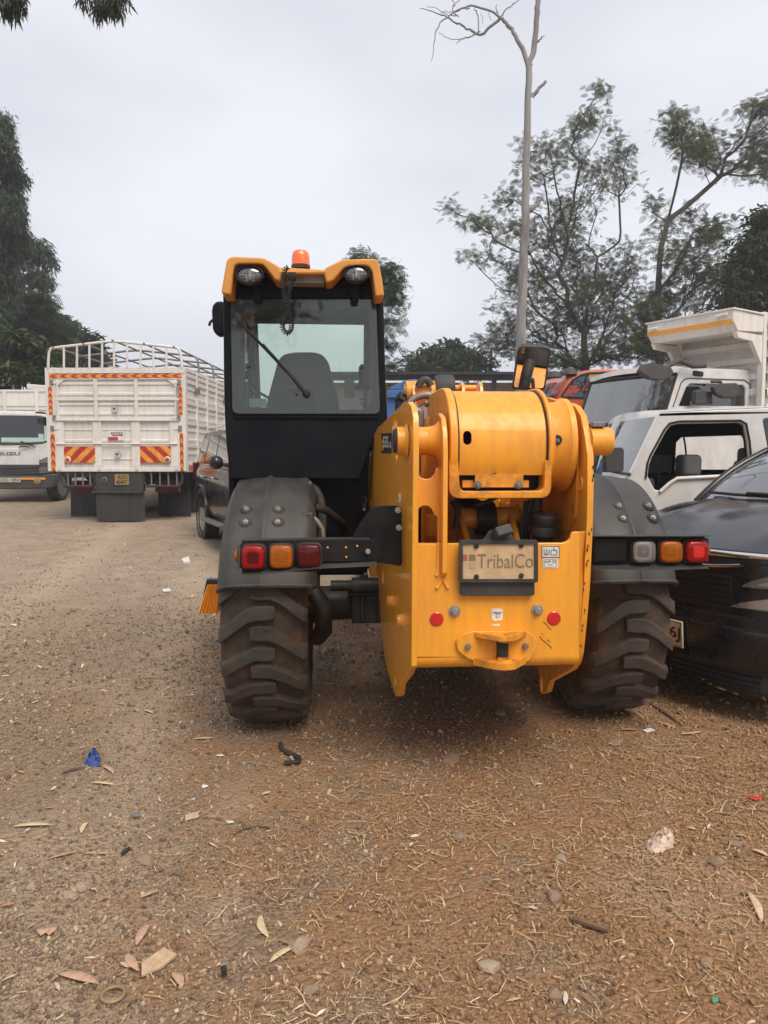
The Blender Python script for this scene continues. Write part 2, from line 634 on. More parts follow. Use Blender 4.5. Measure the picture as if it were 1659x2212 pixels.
def ground_h(x, y):
    Y = np.asarray(y, float)
    z = np.where(Y < 8, 0, np.where(Y < 14, .05 * (Y - 8) ** 2 / 12, np.where(Y < 24, .15 + .05 * (Y - 14), .65)))
    amp = np.clip((Y - 6) / 10, 0, 1) * .015 + .008
    return z + amp * fbm(np.asarray(x, float) * 1.6, Y * 1.6, 1.0)


xs = np.concatenate([-np.geomspace(400, 6, 22), np.linspace(-5.8, 5.8, 150), np.geomspace(6, 400, 22)])
ys = np.concatenate([-np.geomspace(60, 1.2, 8), np.linspace(-.8, 7, 110), np.geomspace(7.15, 600, 70)])
X, Y = np.meshgrid(xs, ys)
Zg = ground_h(X, Y)
# keep it flat where the big tyres stand
V = np.stack([X.ravel(), Y.ravel(), Zg.ravel()], 1)
nx, ny = len(xs), len(ys)
i, j = np.meshgrid(np.arange(nx - 1), np.arange(ny - 1))
q = (j * nx + i).ravel()
F4 = np.stack([q, q + 1, q + nx + 1, q + nx], 1)


def mesh_np(name, V, F, mat, parent=None, cols=None, smooth=False):
    me = bpy.data.meshes.new(name)
    n, k = F.shape
    me.vertices.add(len(V))
    me.vertices.foreach_set('co', np.ascontiguousarray(V, dtype=np.float32).ravel())
    me.loops.add(n * k)
    me.loops.foreach_set('vertex_index', np.ascontiguousarray(F, dtype=np.int32).ravel())
    me.polygons.add(n)
    me.polygons.foreach_set('loop_start', np.arange(0, n * k, k, dtype=np.int32))
    me.update(calc_edges=True)
    if cols is not None:
        at_ = me.color_attributes.new('tint', 'FLOAT_COLOR', 'POINT')
        c4 = np.ones((len(V), 4), np.float32)
        c4[:, :3] = cols
        at_.data.foreach_set('color', c4.ravel())
    if smooth: me.shade_smooth()
    me.materials.append(mat)
    ob = bpy.data.objects.new(name, me)
    COL.objects.link(ob)
    if parent is not None: ob.parent = parent
    return ob


def ground_material():
    m, t, N, L, P = nodes('gravel_ground')
    tcn = N.new('ShaderNodeTexCoord')
    vec = tcn.outputs['Object']
    big = _noise(N, L, .55, 5, .6, vec, .6)
    mid = _noise(N, L, 3.1, 6, .65, vec, .3)
    fine = _noise(N, L, 38, 6, .7, vec)
    vor = N.new('ShaderNodeTexVoronoi')
    vor.inputs['Scale'].default_value = 62
    L.new(vec, vor.inputs['Vector'])
    vor2 = N.new('ShaderNodeTexVoronoi')
    vor2.inputs['Scale'].default_value = 150
    L.new(vec, vor2.inputs['Vector'])
    stone = _ramp(N, L, vor.outputs['Color'], [(.0, (.100, .071, .049)), (.5, (.205, .148, .101)), (1.0, (.38, .285, .20))])
    stone2 = _ramp(N, L, vor2.outputs['Color'], [(.0, (.105, .074, .050)), (1.0, (.32, .235, .158))])
    sep = _mix(N, L, .5, stone.outputs['Color'], stone2.outputs['Color'])
    soil = _ramp(N, L, fine.outputs['Fac'], [(.3, (.19, .098, .046)), (.7, (.36, .20, .102))])
    # where the red soil shows through: more on the right-hand side (x > 0)
    sx = N.new('ShaderNodeSeparateXYZ')
    L.new(vec, sx.inputs['Vector'])
    mr = N.new('ShaderNodeMapRange')
    mr.inputs['From Min'].default_value = -2.2
    mr.inputs['From Max'].default_value = 1.8
    mr.inputs['To Min'].default_value = -.12
    mr.inputs['To Max'].default_value = .24
    L.new(sx.outputs['X'], mr.inputs['Value'])
    add = N.new('ShaderNodeMath'); add.operation = 'ADD'
    L.new(mid.outputs['Fac'], add.inputs[0]); L.new(mr.outputs['Result'], add.inputs[1])
    add2 = N.new('ShaderNodeMath'); add2.operation = 'MULTIPLY_ADD'
    L.new(big.outputs['Fac'], add2.inputs[0]); add2.inputs[1].default_value = .8; L.new(add.outputs['Value'], add2.inputs[2])
    patch = _ramp(N, L, add2.outputs['Value'], [(.86, G(0.10)), (1.06, G(.88))])
    col = _mix(N, L, patch.outputs['Color'], sep, soil.outputs['Color'])
    # pale trodden dust
    pal = _noise(N, L, 1.3, 5, .6, vec, .8)
    pf = _ramp(N, L, pal.outputs['Fac'], [(.52, G(0)), (.76, G(.45))])
    col = _mix(N, L, pf.outputs['Color'], col, (.46, .36, .265))
    wv = N.new('ShaderNodeMath'); wv.operation = 'MULTIPLY_ADD'      # x + .16 y : lines that run away to the left
    L.new(sx.outputs['Y'], wv.inputs[0]); wv.inputs[1].default_value = .20; L.new(sx.outputs['X'], wv.inputs[2])
    wv2 = N.new('ShaderNodeMath'); wv2.operation = 'MULTIPLY_ADD'
    L.new(mid.outputs['Fac'], wv2.inputs[0]); wv2.inputs[1].default_value = .8; L.new(wv.outputs['Value'], wv2.inputs[2])
    trk = _ramp(N, L, wv2.outputs['Value'], [(0, G(0))])
    mrt = N.new('ShaderNodeMapRange'); mrt.inputs['From Min'].default_value = -3.0; mrt.inputs['From Max'].default_value = 1.0
    L.new(wv2.outputs['Value'], mrt.inputs['Value'])
    trk = _ramp(N, L, mrt.outputs['Result'], [(.0, G(.1)), (.18, G(.1)), (.30, G(.62)), (.40, G(.12)), (.62, G(.1)), (.72, G(.5)), (.80, G(.05)), (1.0, G(0))])
    col = _mix(N, L, trk.outputs['Color'], col, (.47, .355, .25))
    # gravel colour turns paler further into the yard
    mry = N.new('ShaderNodeMapRange'); mry.inputs['From Min'].default_value = 3.5; mry.inputs['From Max'].default_value = 9.0; mry.inputs['To Max'].default_value = .9
    L.new(sx.outputs['Y'], mry.inputs['Value'])
    mm_ = N.new('ShaderNodeMath'); mm_.operation = 'MULTIPLY'
    pr_ = _ramp(N, L, mid.outputs['Fac'], [(.35, G(.25)), (.7, G(.8))])
    L.new(mry.outputs['Result'], mm_.inputs[0]); L.new(pr_.outputs['Color'], mm_.inputs[1])
    pale2 = _ramp(N, L, fine.outputs['Fac'], [(.3, (.36, .285, .215)), (.7, (.56, .46, .365))])
    col = _mix(N, L, mm_.outputs['Value'], col, pale2.outputs['Color'])
    L.new(col, P.inputs['Base Color'])
    P.inputs['Roughness'].default_value = .95
    P.inputs['Specular IOR Level'].default_value = .15
    b = N.new('ShaderNodeBump'); b.inputs['Strength'].default_value = .9; b.inputs['Distance'].default_value = .012
    b.invert = True
    L.new(vor.outputs['Distance'], b.inputs['Height'])
    b2 = N.new('ShaderNodeBump'); b2.inputs['Strength'].default_value = .7; b2.inputs['Distance'].default_value = .006
    L.new(fine.outputs['Fac'], b2.inputs['Height'])
    L.new(b.outputs['Normal'], b2.inputs['Normal'])
    L.new(b2.outputs['Normal'], P.inputs['Normal'])
    return m


def tint_material(name, rough=.9, bump=0.0, trans=0.0):
    m, t, N, L, P = nodes(name)
    a = N.new('ShaderNodeAttribute'); a.attribute_name = 'tint'
    tcn = N.new('ShaderNodeTexCoord')
    n = _noise(N, L, 120, 4, .6, tcn.outputs['Object'])
    r = _ramp(N, L, n.outputs['Fac'], [(.3, G(.75)), (.7, G(1.2))])
    c = _mix(N, L, 1.0, a.outputs['Color'], r.outputs['Color'], 'MULTIPLY')
    L.new(c, P.inputs['Base Color'])
    P.inputs['Roughness'].default_value = rough
    P.inputs['Specular IOR Level'].default_value = .2
    return m


M['ground'] = ground_material()
M['tint'] = tint_material('stone_and_straw')
g = mesh_np('ground', V, F4, M['ground'], smooth=True)
tag(g, 'brown gravel and red earth yard strewn with straw', kind='structure')


def view_points(n, ymin, ymax, power=1.0, spread=.56):
    """random spots on the ground inside the view wedge"""
    u = RNG.random(n)
    yy = ymin * (ymax / ymin) ** (u ** power)
    xx = (RNG.random(n) * 2 - 1) * (yy * spread + .15)
    return xx, yy


ICO = None
def ico():
    bm = bmesh.new()
    bmesh.ops.create_icosphere(bm, subdivisions=1, radius=1.0)
    v = np.array([p.co[:] for p in bm.verts])
    f = np.array([[q.index for q in p.verts] for p in bm.faces])
    bm.free()
    return v, f


def rot_mats(n, tilt=1.0):
    a, b, c = [RNG.random(n) * 2 * PI for _ in range(3)]
    b = (b - PI) * tilt
    c = (c - PI) * tilt
    ca, sa, cb, sb, cc, sc = np.cos(a), np.sin(a), np.cos(b), np.sin(b), np.cos(c), np.sin(c)
    Rz = np.zeros((n, 3, 3)); Rz[:, 0, 0] = ca; Rz[:, 0, 1] = -sa; Rz[:, 1, 0] = sa; Rz[:, 1, 1] = ca; Rz[:, 2, 2] = 1
    Ry = np.zeros((n, 3, 3)); Ry[:, 0, 0] = cb; Ry[:, 0, 2] = sb; Ry[:, 2, 0] = -sb; Ry[:, 2, 2] = cb; Ry[:, 1, 1] = 1
    Rx = np.zeros((n, 3, 3)); Rx[:, 1, 1] = cc; Rx[:, 1, 2] = -sc; Rx[:, 2, 1] = sc; Rx[:, 2, 2] = cc; Rx[:, 0, 0] = 1
    return Rz @ Ry @ Rx


def scatter(name, base_v, base_f, pos, mats, scale, cols, mat, jitter=0.0):
    n, k = len(pos), len(base_v)
    bv = np.repeat(base_v[None], n, 0)
    if jitter: bv = bv * (1 + jitter * (RNG.random(bv.shape) - .5))
    v = np.einsum('nij,nkj->nki', mats, bv * scale[:, None, :]) + pos[:, None, :]
    f = (base_f[None] + (np.arange(n) * k)[:, None, None]).reshape(-1, base_f.shape[1])
    return mesh_np(name, v.reshape(-1, 3), f, mat, cols=np.repeat(cols, k, 0))


# --- gravel
iv, iff = ico()
octv = np.array([(1, 0, 0), (-1, 0, 0), (0, 1, 0), (0, -1, 0), (0, 0, 1), (0, 0, -1)], float)
octf = np.array([(0, 2, 4), (2, 1, 4), (1, 3, 4), (3, 0, 4), (2, 0, 5), (1, 2, 5), (3, 1, 5), (0, 3, 5)])
pal = np.array([(.15, .108, .076), (.24, .175, .120), (.32, .235, .162), (.41, .31, .215), (.50, .41, .31), (.28, .185, .118), (.13, .112, .10)])
for (nm, n, y0, y1, s0, s1, bv, bf, lab) in (('gravel', 60000, 1.55, 8.0, .0026, .0076, iv, iff, 'grey and brown gravel stones covering the yard'), ('grit', 120000, 1.55, 16.0, .0020, .0038, octv, octf, 'fine grit between the gravel stones of the yard')):
    xx, yy = view_points(n, y0, y1, .95)
    sz = s0 + s1 * RNG.random(n) ** 2.4 + (RNG.random(n) < .02) * RNG.random(n) * .008
    sz *= np.clip(yy / 3.6, .85, 1.7)
    fade = RNG.random(n) < np.clip((y1 - yy) / (y1 * .55), 0, 1) ** 1.3
    keep = (fbm(xx * 2.3, yy * 2.3, 4.0) + RNG.random(n) * 2.2 - .25 - .75 / (1 + np.exp(-(xx - .1) * 2.5))) > 0
    keep &= fade
    xx, yy, sz = xx[keep], yy[keep], sz[keep]
    n = len(xx)
    pos = np.stack([xx, yy, ground_h(xx, yy) + sz * .25], 1)
    cols = pal[RNG.choice(len(pal), n, p=[.18, .29, .24, .11, .03, .13, .02])] * (1 + .25 * (RNG.random((n, 1)) - .5))
    rw_ = (1 / (1 + np.exp(-(xx + .25 - .08 * yy) * 2.4)))[:, None]
    cols = cols * (1 - rw_) + cols * np.array([1.06, .86, .68]) * rw_
    gr = scatter(nm, bv, bf, pos, rot_mats(n), np.stack([sz * (1 + .7 * RNG.random(n)), sz, sz * (.55 + .4 * RNG.random(n))], 1), cols, M['tint'], .55)
    tag(gr, lab, 'gravel', kind='stuff')

# --- straw: thin bent blades
bt = np.linspace(-1, 1, 5)
sv = np.concatenate([np.stack([bt, 0 * bt + .5, .25 * (1 - bt ** 2)], 1), np.stack([bt, 0 * bt - .5, .25 * (1 - bt ** 2)], 1)])
bend_ = (1 - bt ** 2)
sf = np.array([[i, i + 1, 5 + i + 1, 5 + i] for i in range(4)])
n = 22000
xx, yy = view_points(n, 1.6, 5.2, 1.0)
# more straw to the right, in drifts
dens = 1 / (1 + np.exp(-(xx - .05 * yy + .10) * 2.6)) * (.35 + .65 * (fbm(xx * 2.1 + 3, yy * 2.1, 9.0) > -.15)) + .05
dens = np.where(fbm(xx * 1.4 + 7, yy * 1.4, 5.0) > .1, dens, dens * .45)
keep = RNG.random(n) < dens
# also some clumps
cx_, cy_ = [], []
for (cxx, cyy, m_, s_) in ((.05, 2.75, 120, .13), (.75, 2.75, 130, .2), (.55, 2.45, 90, .16), (1.2, 2.35, 140, .22), (-.05, 2.1, 70, .12), (.35, 1.95, 120, .2), (1.05, 1.9, 90, .16), (1.35, 3.0, 200, .3), (.9, 3.3, 140, .3), (.2, 3.05, 100, .25),
                           (-.35, 1.85, 40, .15), (1.6, 3.35, 150, .3), (.55, 3.55, 90, .25), (1.3, 2.0, 60, .14)):
    cx_.append(RNG.normal(cxx, s_, m_)); cy_.append(RNG.normal(cyy, s_, m_))
xx = np.concatenate([xx[keep]] + cx_); yy = np.concatenate([yy[keep]] + cy_)
n = len(xx)
ln = (.005 + .036 * RNG.random(n) ** 2.3) * np.clip(yy / 2.6, .8, 1.3)
wd = .0018 + .0026 * RNG.random(n) ** 2
cv = RNG.normal(0, .7, n)
pos = np.stack([xx, yy, ground_h(xx, yy) + .006 + .008 * RNG.random(n)], 1)
pal = np.array([(.48, .34, .18), (.56, .41, .23), (.40, .255, .125), (.62, .49, .31), (.30, .18, .085)])
cols = pal[RNG.choice(5, n, p=[.3, .25, .22, .1, .13])] * (1 + .3 * (RNG.random((n, 1)) - .5))
k_ = len(sv)
mt_ = rot_mats(n, .07)
side = RNG.normal(0, .09, n) * ln
bv_ = np.repeat(sv[None], n, 0) * np.stack([ln, wd * np.where(RNG.random(n) < .5, 1, .7), ln * cv * .14], 1)[:, None, :]
bv_[:, :, 1] += side[:, None] * np.concatenate([bend_, bend_])[None]
v_ = np.einsum('nij,nkj->nki', mt_, bv_) + pos[:, None, :]
f_ = (sf[None] + (np.arange(n) * k_)[:, None, None]).reshape(-1, 4)
sw = mesh_np('straw', v_.reshape(-1, 3), f_, M['tint'], cols=np.repeat(cols, k_, 0))
tag(sw, 'dry straw strewn over the red earth', 'straw', kind='stuff')

# --- small dead leaves and chips
lv = np.array([(-1, 0, 0), (-.45, .32, .06), (.3, .36, .1), (1, 0, .0), (.3, -.36, .02), (-.45, -.32, .08)], float)
lf = np.array([[0, 1, 2, 5], [2, 3, 4, 5]])
n = 1500
xx, yy = view_points(n, 1.6, 16, .9)
ln = .010 + .022 * RNG.random(n) ** 2
ln *= np.clip(yy / 4, .8, 2.2)
pos = np.stack([xx, yy, ground_h(xx, yy) + .010], 1)
pal = np.array([(.46, .31, .19), (.55, .40, .27), (.36, .19, .10), (.62, .52, .42), (.28, .16, .09)])
cols = pal[RNG.choice(5, n)] * (1 + .3 * (RNG.random((n, 1)) - .5))
ls = scatter('leaf_litter', lv, lf, pos, rot_mats(n, .07), np.stack([ln, ln * (.35 + .5 * RNG.random(n)), ln], 1), cols, M['tint'])
tag(ls, 'small dead leaves and chips lying on the gravel', 'leaf litter', kind='stuff')

# ================================================================== TELEHANDLER
TF = Frame(0.305, 4.35, 0, R(4.0))
TH = thing('telehandler', 'yellow telehandler with black cab seen from behind, lamp bars over both rear wheels', 'telehandler', TF.o, TF.rot)
XA, YA, ZA = Vector((1, 0, 0)), Vector((0, 1, 0)), Vector((0, 0, 1))


def bolt(parent, c, axis, r, mat=None, washer=True, name='bolt'):
    c, ax = Vector(c), Vector(axis).normalized()
    mb = MB()
    if washer:
        mb.lathe([(0, 0), (r, 0), (r, r * .22), (r * .95, r * .28), (0, r * .28)], c, ax, 18)
    mb.lathe([(0, 0), (r * .62, 0), (r * .62, r * .62), (r * .5, r * .75), (0, r * .75)], c + ax * r * .2, ax, 6)
    return build(mb, name, mat or M['steel'], parent, smooth=25)


# ---- wheels -------------------------------------------------------
def loader_wheel(parent, cx, cy, steer=0.0, side=1):
    RW, W2 = .62, .203
    base = bpy.data.objects.new('wheel', None)
    COL.objects.link(base)
    base.parent = parent
    base.location = (cx, cy, 0)
    base.rotation_euler = (0, 0, steer)

    def rad(u):
        t = abs(u) / W2
        return RW - .030 - .028 * t ** 2.6

    def squash(p):
        z = p.z
        if z < .05:
            k = (.05 - z)
            p = Vector((p.x * (1 + .35 * k), p.y * (1 + .25 * k), max(z, .004 + .12 * max(z, 0))))
        return p
    mb = MB()
    n = 84
    prof = []
    for u in lin(-W2 + .015, W2 - .015, 15):
        prof.append((rad(u), u))
    side_p = [(.535, W2 + .004), (.49, W2 + .018), (.43, W2 + .012), (.37, W2 - .02), (.335, W2 - .04)]
    prof = [(r, -h) for r, h in reversed(side_p)] + prof + side_p
    vs = []
    for (r, h) in prof:
        for j in range(n):
            a = 2 * PI * j / n
            vs.append(squash(Vector((h, r * math.cos(a), RW + r * math.sin(a)))))
    fs = [(i * n + j, i * n + (j + 1) % n, (i + 1) * n + (j + 1) % n, (i + 1) * n + j) for i in range(len(prof) - 1) for j in range(n)]
    mb.add(vs, fs)
    n_carc = len(mb.f)
    NL = 19
    rnd = random.Random(3)
    for sd in (-1, 1):
        for k in range(NL):
            a0 = 2 * PI * (k + (.5 if sd > 0 else 0)) / NL
            # path across the tread: flat past the centre line, then slanting back to the shoulder
            path = [(-.062, 0), (-.02, 0), (.035, 0.0), (.075, .016), (.12, .048), (.165, .085), (.205, .115), (.222, .13)]
            hw = .036
            ring = []
            for (u, s_) in path:
                j = rnd.uniform(-.003, .003)
                hgt = .034 if u < .18 else (.034 if u < .21 else .008)
                r0 = rad(min(u, W2))
                if u > .21: r0 = .535
                row = []
                e = .82 if u < -.05 else 1.0
                for (ds, hh) in ((-hw * 1.25 * e, -.006), (-hw * e, hgt), (hw * e, hgt), (hw * 1.25 * e, -.006)):
                    a = a0 + (s_ + ds + j) / RW
                    rr = r0 + hh
                    # lugs slant backwards as seen from behind (a = 180 deg is the rear)
                    row.append(squash(Vector((sd * u, rr * math.cos(a), RW + rr * math.sin(a)))))
                ring.append(row)
            # mirror direction so that the outer end hangs lower at the rear
            vs = [p for row in ring for p in row]
            fs = []
            for i in range(len(ring) - 1):
                for q in range(3):
                    fs.append((i * 4 + q, i * 4 + q + 1, (i + 1) * 4 + q + 1, (i + 1) * 4 + q))
            fs.append((0, 1, 2, 3))
            fs.append(tuple(len(ring) * 4 - 4 + q for q in (3, 2, 1, 0)))
            mb.add(vs, fs)
    ty = build(mb, 'tyre', M['tyre'], base, bevel=.006, smooth=48)
    ty.data.materials.append(M['lug'])
    for q_, pg in enumerate(ty.data.polygons):
        if q_ >= n_carc and (q_ - n_carc) % 23 < 21 and (q_ - n_carc) % 23 % 3 == 1: pg.material_index = 1
    rb = MB()
    rb.lathe([(.345, -W2 + .03), (.36, -W2 + .02), (.33, -W2 + .06), (.30, -.03), (.30, .03), (.33, W2 - .06), (.36, W2 - .02), (.345, W2 - .03), (.29, W2 - .08), (.27, .04), (.1, .03),
              (.1, -.03), (.27, -.03), (.29, -W2 + .08)], (0, 0, RW), XA, 32, close=True)
    build(rb, 'rim', M['yellow_worn'], base)
    hb = MB()
    hb.lathe([(0, -side * .2), (.10, -side * .2), (.13, -side * .12), (.15, -side * .02), (.12, side * .06), (0, side * .08)], (0, 0, RW), XA, 20)
    build(hb, 'hub', M['black_iron'], base)
    return base


loader_wheel(TH, -.955, -.10, 0, -1)
loader_wheel(TH, .955, -.06, 0, 1)
loader_wheel(TH, -.955, 2.75, 0, -1)
loader_wheel(TH, .955, 2.75, 0, 1)

# ---- axle ---------------------------------------------------------
mb = MB()
mb.tube([(-.80, 0, .62), (-.62, 0, .63), (-.45, 0, .63), (-.2, 0, .60), (0, 0, .58), (.2, 0, .60), (.45, 0, .63), (.62, 0, .63), (.80, 0, .62)], [.12, .10, .095, .12, .17, .12, .095, .10, .12], 14)
build(mb, 'rear_axle', M['black_iron'], TH, bevel=.005)
mb = MB()
mb.box2((-.5, -.16, .54), (-.20, -.06, .70))
mb.box2((-.52, -.175, .70), (-.18, -.04, .725))
for x in (-.44, -.35, -.26):
    mb.box2((x - .012, -.185, .56), (x + .012, -.15, .70))
build(mb, 'axle_bracket', M['black_iron'], TH, bevel=.006)
mb = MB().cyl((-.62, -.19, .765), (.4, -.19, .765), .03)
mb.cyl((-.50, -.19, .765), (.25, -.19, .765), .045)
build(mb, 'steering_cylinder', M['black_iron'], TH)
for s_ in (-1, 1):
    build(MB().tube([(s_ * .72, -.24, .74), (s_ * .66, -.26, .67), (s_ * .66, -.22, .52), (s_ * .70, -.1, .45)], .05, 10), 'steering_knuckle', M['black_iron'], TH, smooth=60)
mb = MB().tube([(-.80, 2.75, .62), (0, 2.75, .60), (.80, 2.75, .62)], [.11, .17, .11], 12)
build(mb, 'front_axle', M['black_iron'], TH)

# ---- chassis side plates -------------------------------------------
P0 = TF.y(0, 888.5, 1200, -1.15)
DL = (TF.m @ Vector(((562 - 829.5) / FPX, 1, 0))).normalized()
NL_ = Vector((DL.y, -DL.x, 0))          # points to the machine's right (into the chassis)


def lp(k, x, y, off=0.0):
    return TF.pl(k, x, y, P0 - NL_ * off, NL_)


out_l = [lp(2, 300, 384), lp(2, 325, 384), lp(2, 346, 410), lp(2, 357, 480), lp(2, 359, 620), lp(2, 357, 900), lp(3, 352, 300), lp(3, 350, 700), lp(3, 347, 985),
         lp(3, 325, 1040), lp(3, 283, 1092), lp(3, 272, 1165), lp(3, 250, 1175), lp(3, 225, 1100), lp(3, 185, 960), lp(3, 165, 800), lp(3, 150, 640), lp(3, 140, 440),
         lp(3, 122, 330), lp(1, 1200, 2060), lp(1, 1220, 1900), lp(1, 1240, 1600), lp(1, 1262, 1450), lp(1, 1300, 1375), lp(1, 1390, 1290), lp(1, 1470, 1212)]


def lslot(k, x, y, hw, hh):
    c = lp(k, x, y)
    u = lp(k, x + hw, y) - c
    v = lp(k, x, y - hh) - c
    return slot(c, u if u.length < v.length else v, v if u.length < v.length else u)


def lell(k, x, y, hw, hh, n=16):
    c = lp(k, x, y)
    return ellipse(c, lp(k, x + hw, y) - c, lp(k, x, y - hh) - c, n)


holes_l = [lell(2, 249, 505, 9, 44), lell(2, 256, 692, 7, 56), lell(3, 172, 418, 7, 52), lell(2, 92, 1005, 6, 26), lell(3, 249, 1070, 7, 36)]
mb = MB().plate(out_l, holes_l, NL_ * .026)
build(mb, 'side_plate', M['yellow'], TH, bevel=.003)['label'] = 'flat yellow chassis side plate beside the cab'
# raised bosses
for (k, x, y, r) in ((3, 228, 580, .026), (3, 290, 700, .028)):
    c = lp(k, x, y)
    mb = MB().lathe([(r * 1.25, 0), (r, .012), (r, .026), (r * .45, .028), (r * .45, .01), (0, .01)], c, -NL_, 18)
    build(mb, 'weld_boss', M['yellow'], TH)
# big pivot pin
PC = lp(2, 318, 627)
PR = .062
RIBX = TF.y(2, 575, 800, -1.185).x
mb = MB().lathe([(PR * 1.02, -.045), (PR * 1.02, -.012), (PR * 1.3, 0)], PC, XA, 32)
mb.cyl(PC, (RIBX - .01, PC.y, PC.z), PR, n=32)
mb.lathe([(PR, 0), (PR * 1.12, .035), (PR * 1.55, .06)], (RIBX - .075, PC.y, PC.z), XA, 32)
build(mb, 'pivot_tube', M['yellow_worn'], TH, smooth=50)
mb = MB().lathe([(0, -.062), (PR * .80, -.060), (PR * .90, -.045), (PR * .90, -.03)], PC, XA, 28)
build(mb, 'pin_cap', M['rubber'], TH)
# model decal
a, b, c, d = lp(2, 160, 580, .002), lp(2, 224, 577, .002), lp(2, 222, 703, .002), lp(2, 159, 702, .002)
mb = MB().prism([a, b, c, d], NL_ * .0015)
dec = build(mb, 'model_decal', M['ink'], TH, smooth=0)
mb = MB().prism([lp(2, 162, 615, .004), lp(2, 172, 613, .004), lp(2, 172, 686, .004), lp(2, 162, 688, .004)], NL_ * .001)
build(mb, 'decal_stripe', M['yellow'], dec, smooth=0)
ux, uy = (b - a), Vector((0, 0, 1))
text('535', 'lettering', M['white_plastic'], dec, lp(2, 171, 668, .0045), ux, uy, (lp(2, 171, 597) - lp(2, 171, 668)).length, (lp(2, 203, 668) - lp(2, 171, 668)).length, .03)
text('-125', 'lettering', M['white_plastic'], dec, lp(2, 202, 668, .0045), ux, uy, (lp(2, 202, 632) - lp(2, 202, 668)).length, (lp(2, 222, 668) - lp(2, 202, 668)).length, .03)
mb = MB().prism([lp(2, 236, 535, .003), lp(2, 243, 533, .003), lp(2, 243, 628, .003), lp(2, 236, 630, .003)], -NL_ * .006)
build(mb, 'latch_tag', M['sticker'], TH)
mb = MB().prism([lp(2, 268, 950, .002), lp(2, 281, 948, .002), lp(2, 281, 1008, .002), lp(2, 268, 1012, .002)], NL_ * .001)
build(mb, 'torn_sticker', M['sticker'], TH, smooth=0)
rnd = random.Random(5)
for (k, x, y) in ((2, 340, 635), (2, 342, 790), (2, 336, 1000), (2, 338, 1190), (2, 150, 790), (2, 330, 905), (1, 1310, 1650), (1, 1440, 1835)):
    c = lp(k, x, y, .001)
    mb = MB().add([c + DL * rnd.uniform(-.004, .006) + ZA * rnd.uniform(-.012, .012) for _ in range(5)], [(0, 1, 2), (1, 2, 3), (2, 3, 4)])
    # paint chips
    build(mb, 'paint_chip', M['black_iron'], TH, smooth=0)

# inner rib
zt = TF.y(2, 545, 452, -1.05).z
zb = TF.y(3, 560, 435, -1.185).z
prof = [(-1.185, zb + .02), (-1.185, zt - .17), (-1.17, zt - .09), (-1.12, zt - .025), (-1.03, zt), (-.86, zt - .01), (-.55, zt - .25), (-.45, .9), (-.5, zb), (-1.165, zb)]
mb = MB().prism([Vector((RIBX - .022, y, z)) for y, z in prof], (.022, 0, 0))
build(mb, 'inner_rib', M['yellow'], TH, bevel=.004)
# weld beads below the rib
for pts in (((530, 455), (520, 480), (505, 500)), ((548, 450), (562, 475), (575, 498)), ((515, 215), (512, 300), (510, 400), (505, 420))):
    P = [TF.y(3, x, y, -1.153) for x, y in pts]
    build(MB().tube(P, [.006] * (len(P) - 1) + [.009], 8), 'weld_bead', M['yellow'], TH)
# web between side plate and rib, with two openings
yw = -1.10
xr_ = TF.y(2, 556, 900, yw)
web = [(372, 838), (392, 838), (408, 855), (440, 864), (470, 856), (492, 832), (500, 796), (514, 790), (524, 796), (526, 812), (562, 812), (562, 1285), (372, 1285)]
mb = MB().plate([TF.y(2, x, y, yw) for x, y in web],
                [[TF.y(2, x, y, yw) for x, y in ((390, 1056), (402, 1040), (425, 1030), (450, 1032), (470, 1046), (484, 1072), (492, 1092), (505, 1090), (510, 1100), (510, 1262), (390, 1262))]], (0, .022, 0))
build(mb, 'web_plate', M['yellow'], TH, bevel=.004)
# second web further in (seen through the openings)
mb = MB().plate([TF.y(2, x, y, -.55) for x, y in ((410, 700), (620, 700), (620, 1330), (410, 1330))],
                [[TF.y(2, x, y, -.55) for x, y in ((455, 760), (480, 745), (500, 770), (505, 830), (480, 850), (458, 830))],
                 [TF.y(2, x, y, -.55) for x, y in ((440, 1080), (470, 1060), (490, 1100), (490, 1170), (465, 1190), (442, 1160))]], (0, .02, 0))
build(mb, 'inner_web', M['yellow_worn'], TH)

# ---- rear plate -----------------------------------------------------
YR = -1.15
rp_ = [(352, 222), (1290, 217), (1318, 208), (1338, 185), (1344, 158), (1352, 150), (1392, 146), (1392, 930), (352, 930)]
pts = [TF.y(3, x, y, YR) for x, y in rp_]
mb = MB().prism(pts, (0, .022, 0))
build(mb, 'rear_plate', M['yellow'], TH, bevel=.004)['label'] = 'yellow rear chassis plate with reflectors and towing hitch'
zl = TF.y(3, 700, 930, YR).z
x0, x1 = TF.y(3, 352, 930, YR).x, TF.y(3, 1392, 930, YR).x
prof = [(YR, zl + .001)] + [(YR + .055 - .055 * math.cos(a), zl - .055 * math.sin(a)) for a in lin(.1, PI / 2, 8)] + [(YR + .6, zl - .03)]
prof += [(YR + .6, zl - .01)] + [(YR + .055 - .033 * math.cos(a), zl - .033 * math.sin(a)) for a in reversed(lin(.1, PI / 2, 8))] + [(YR + .022, zl + .001)]
mb = MB().prism([Vector((x0, y, z)) for y, z in prof], (x1 - x0, 0, 0))
build(mb, 'bottom_roll', M['yellow_worn'], TH, smooth=50)['label'] = 'rolled bottom edge of the rear plate'

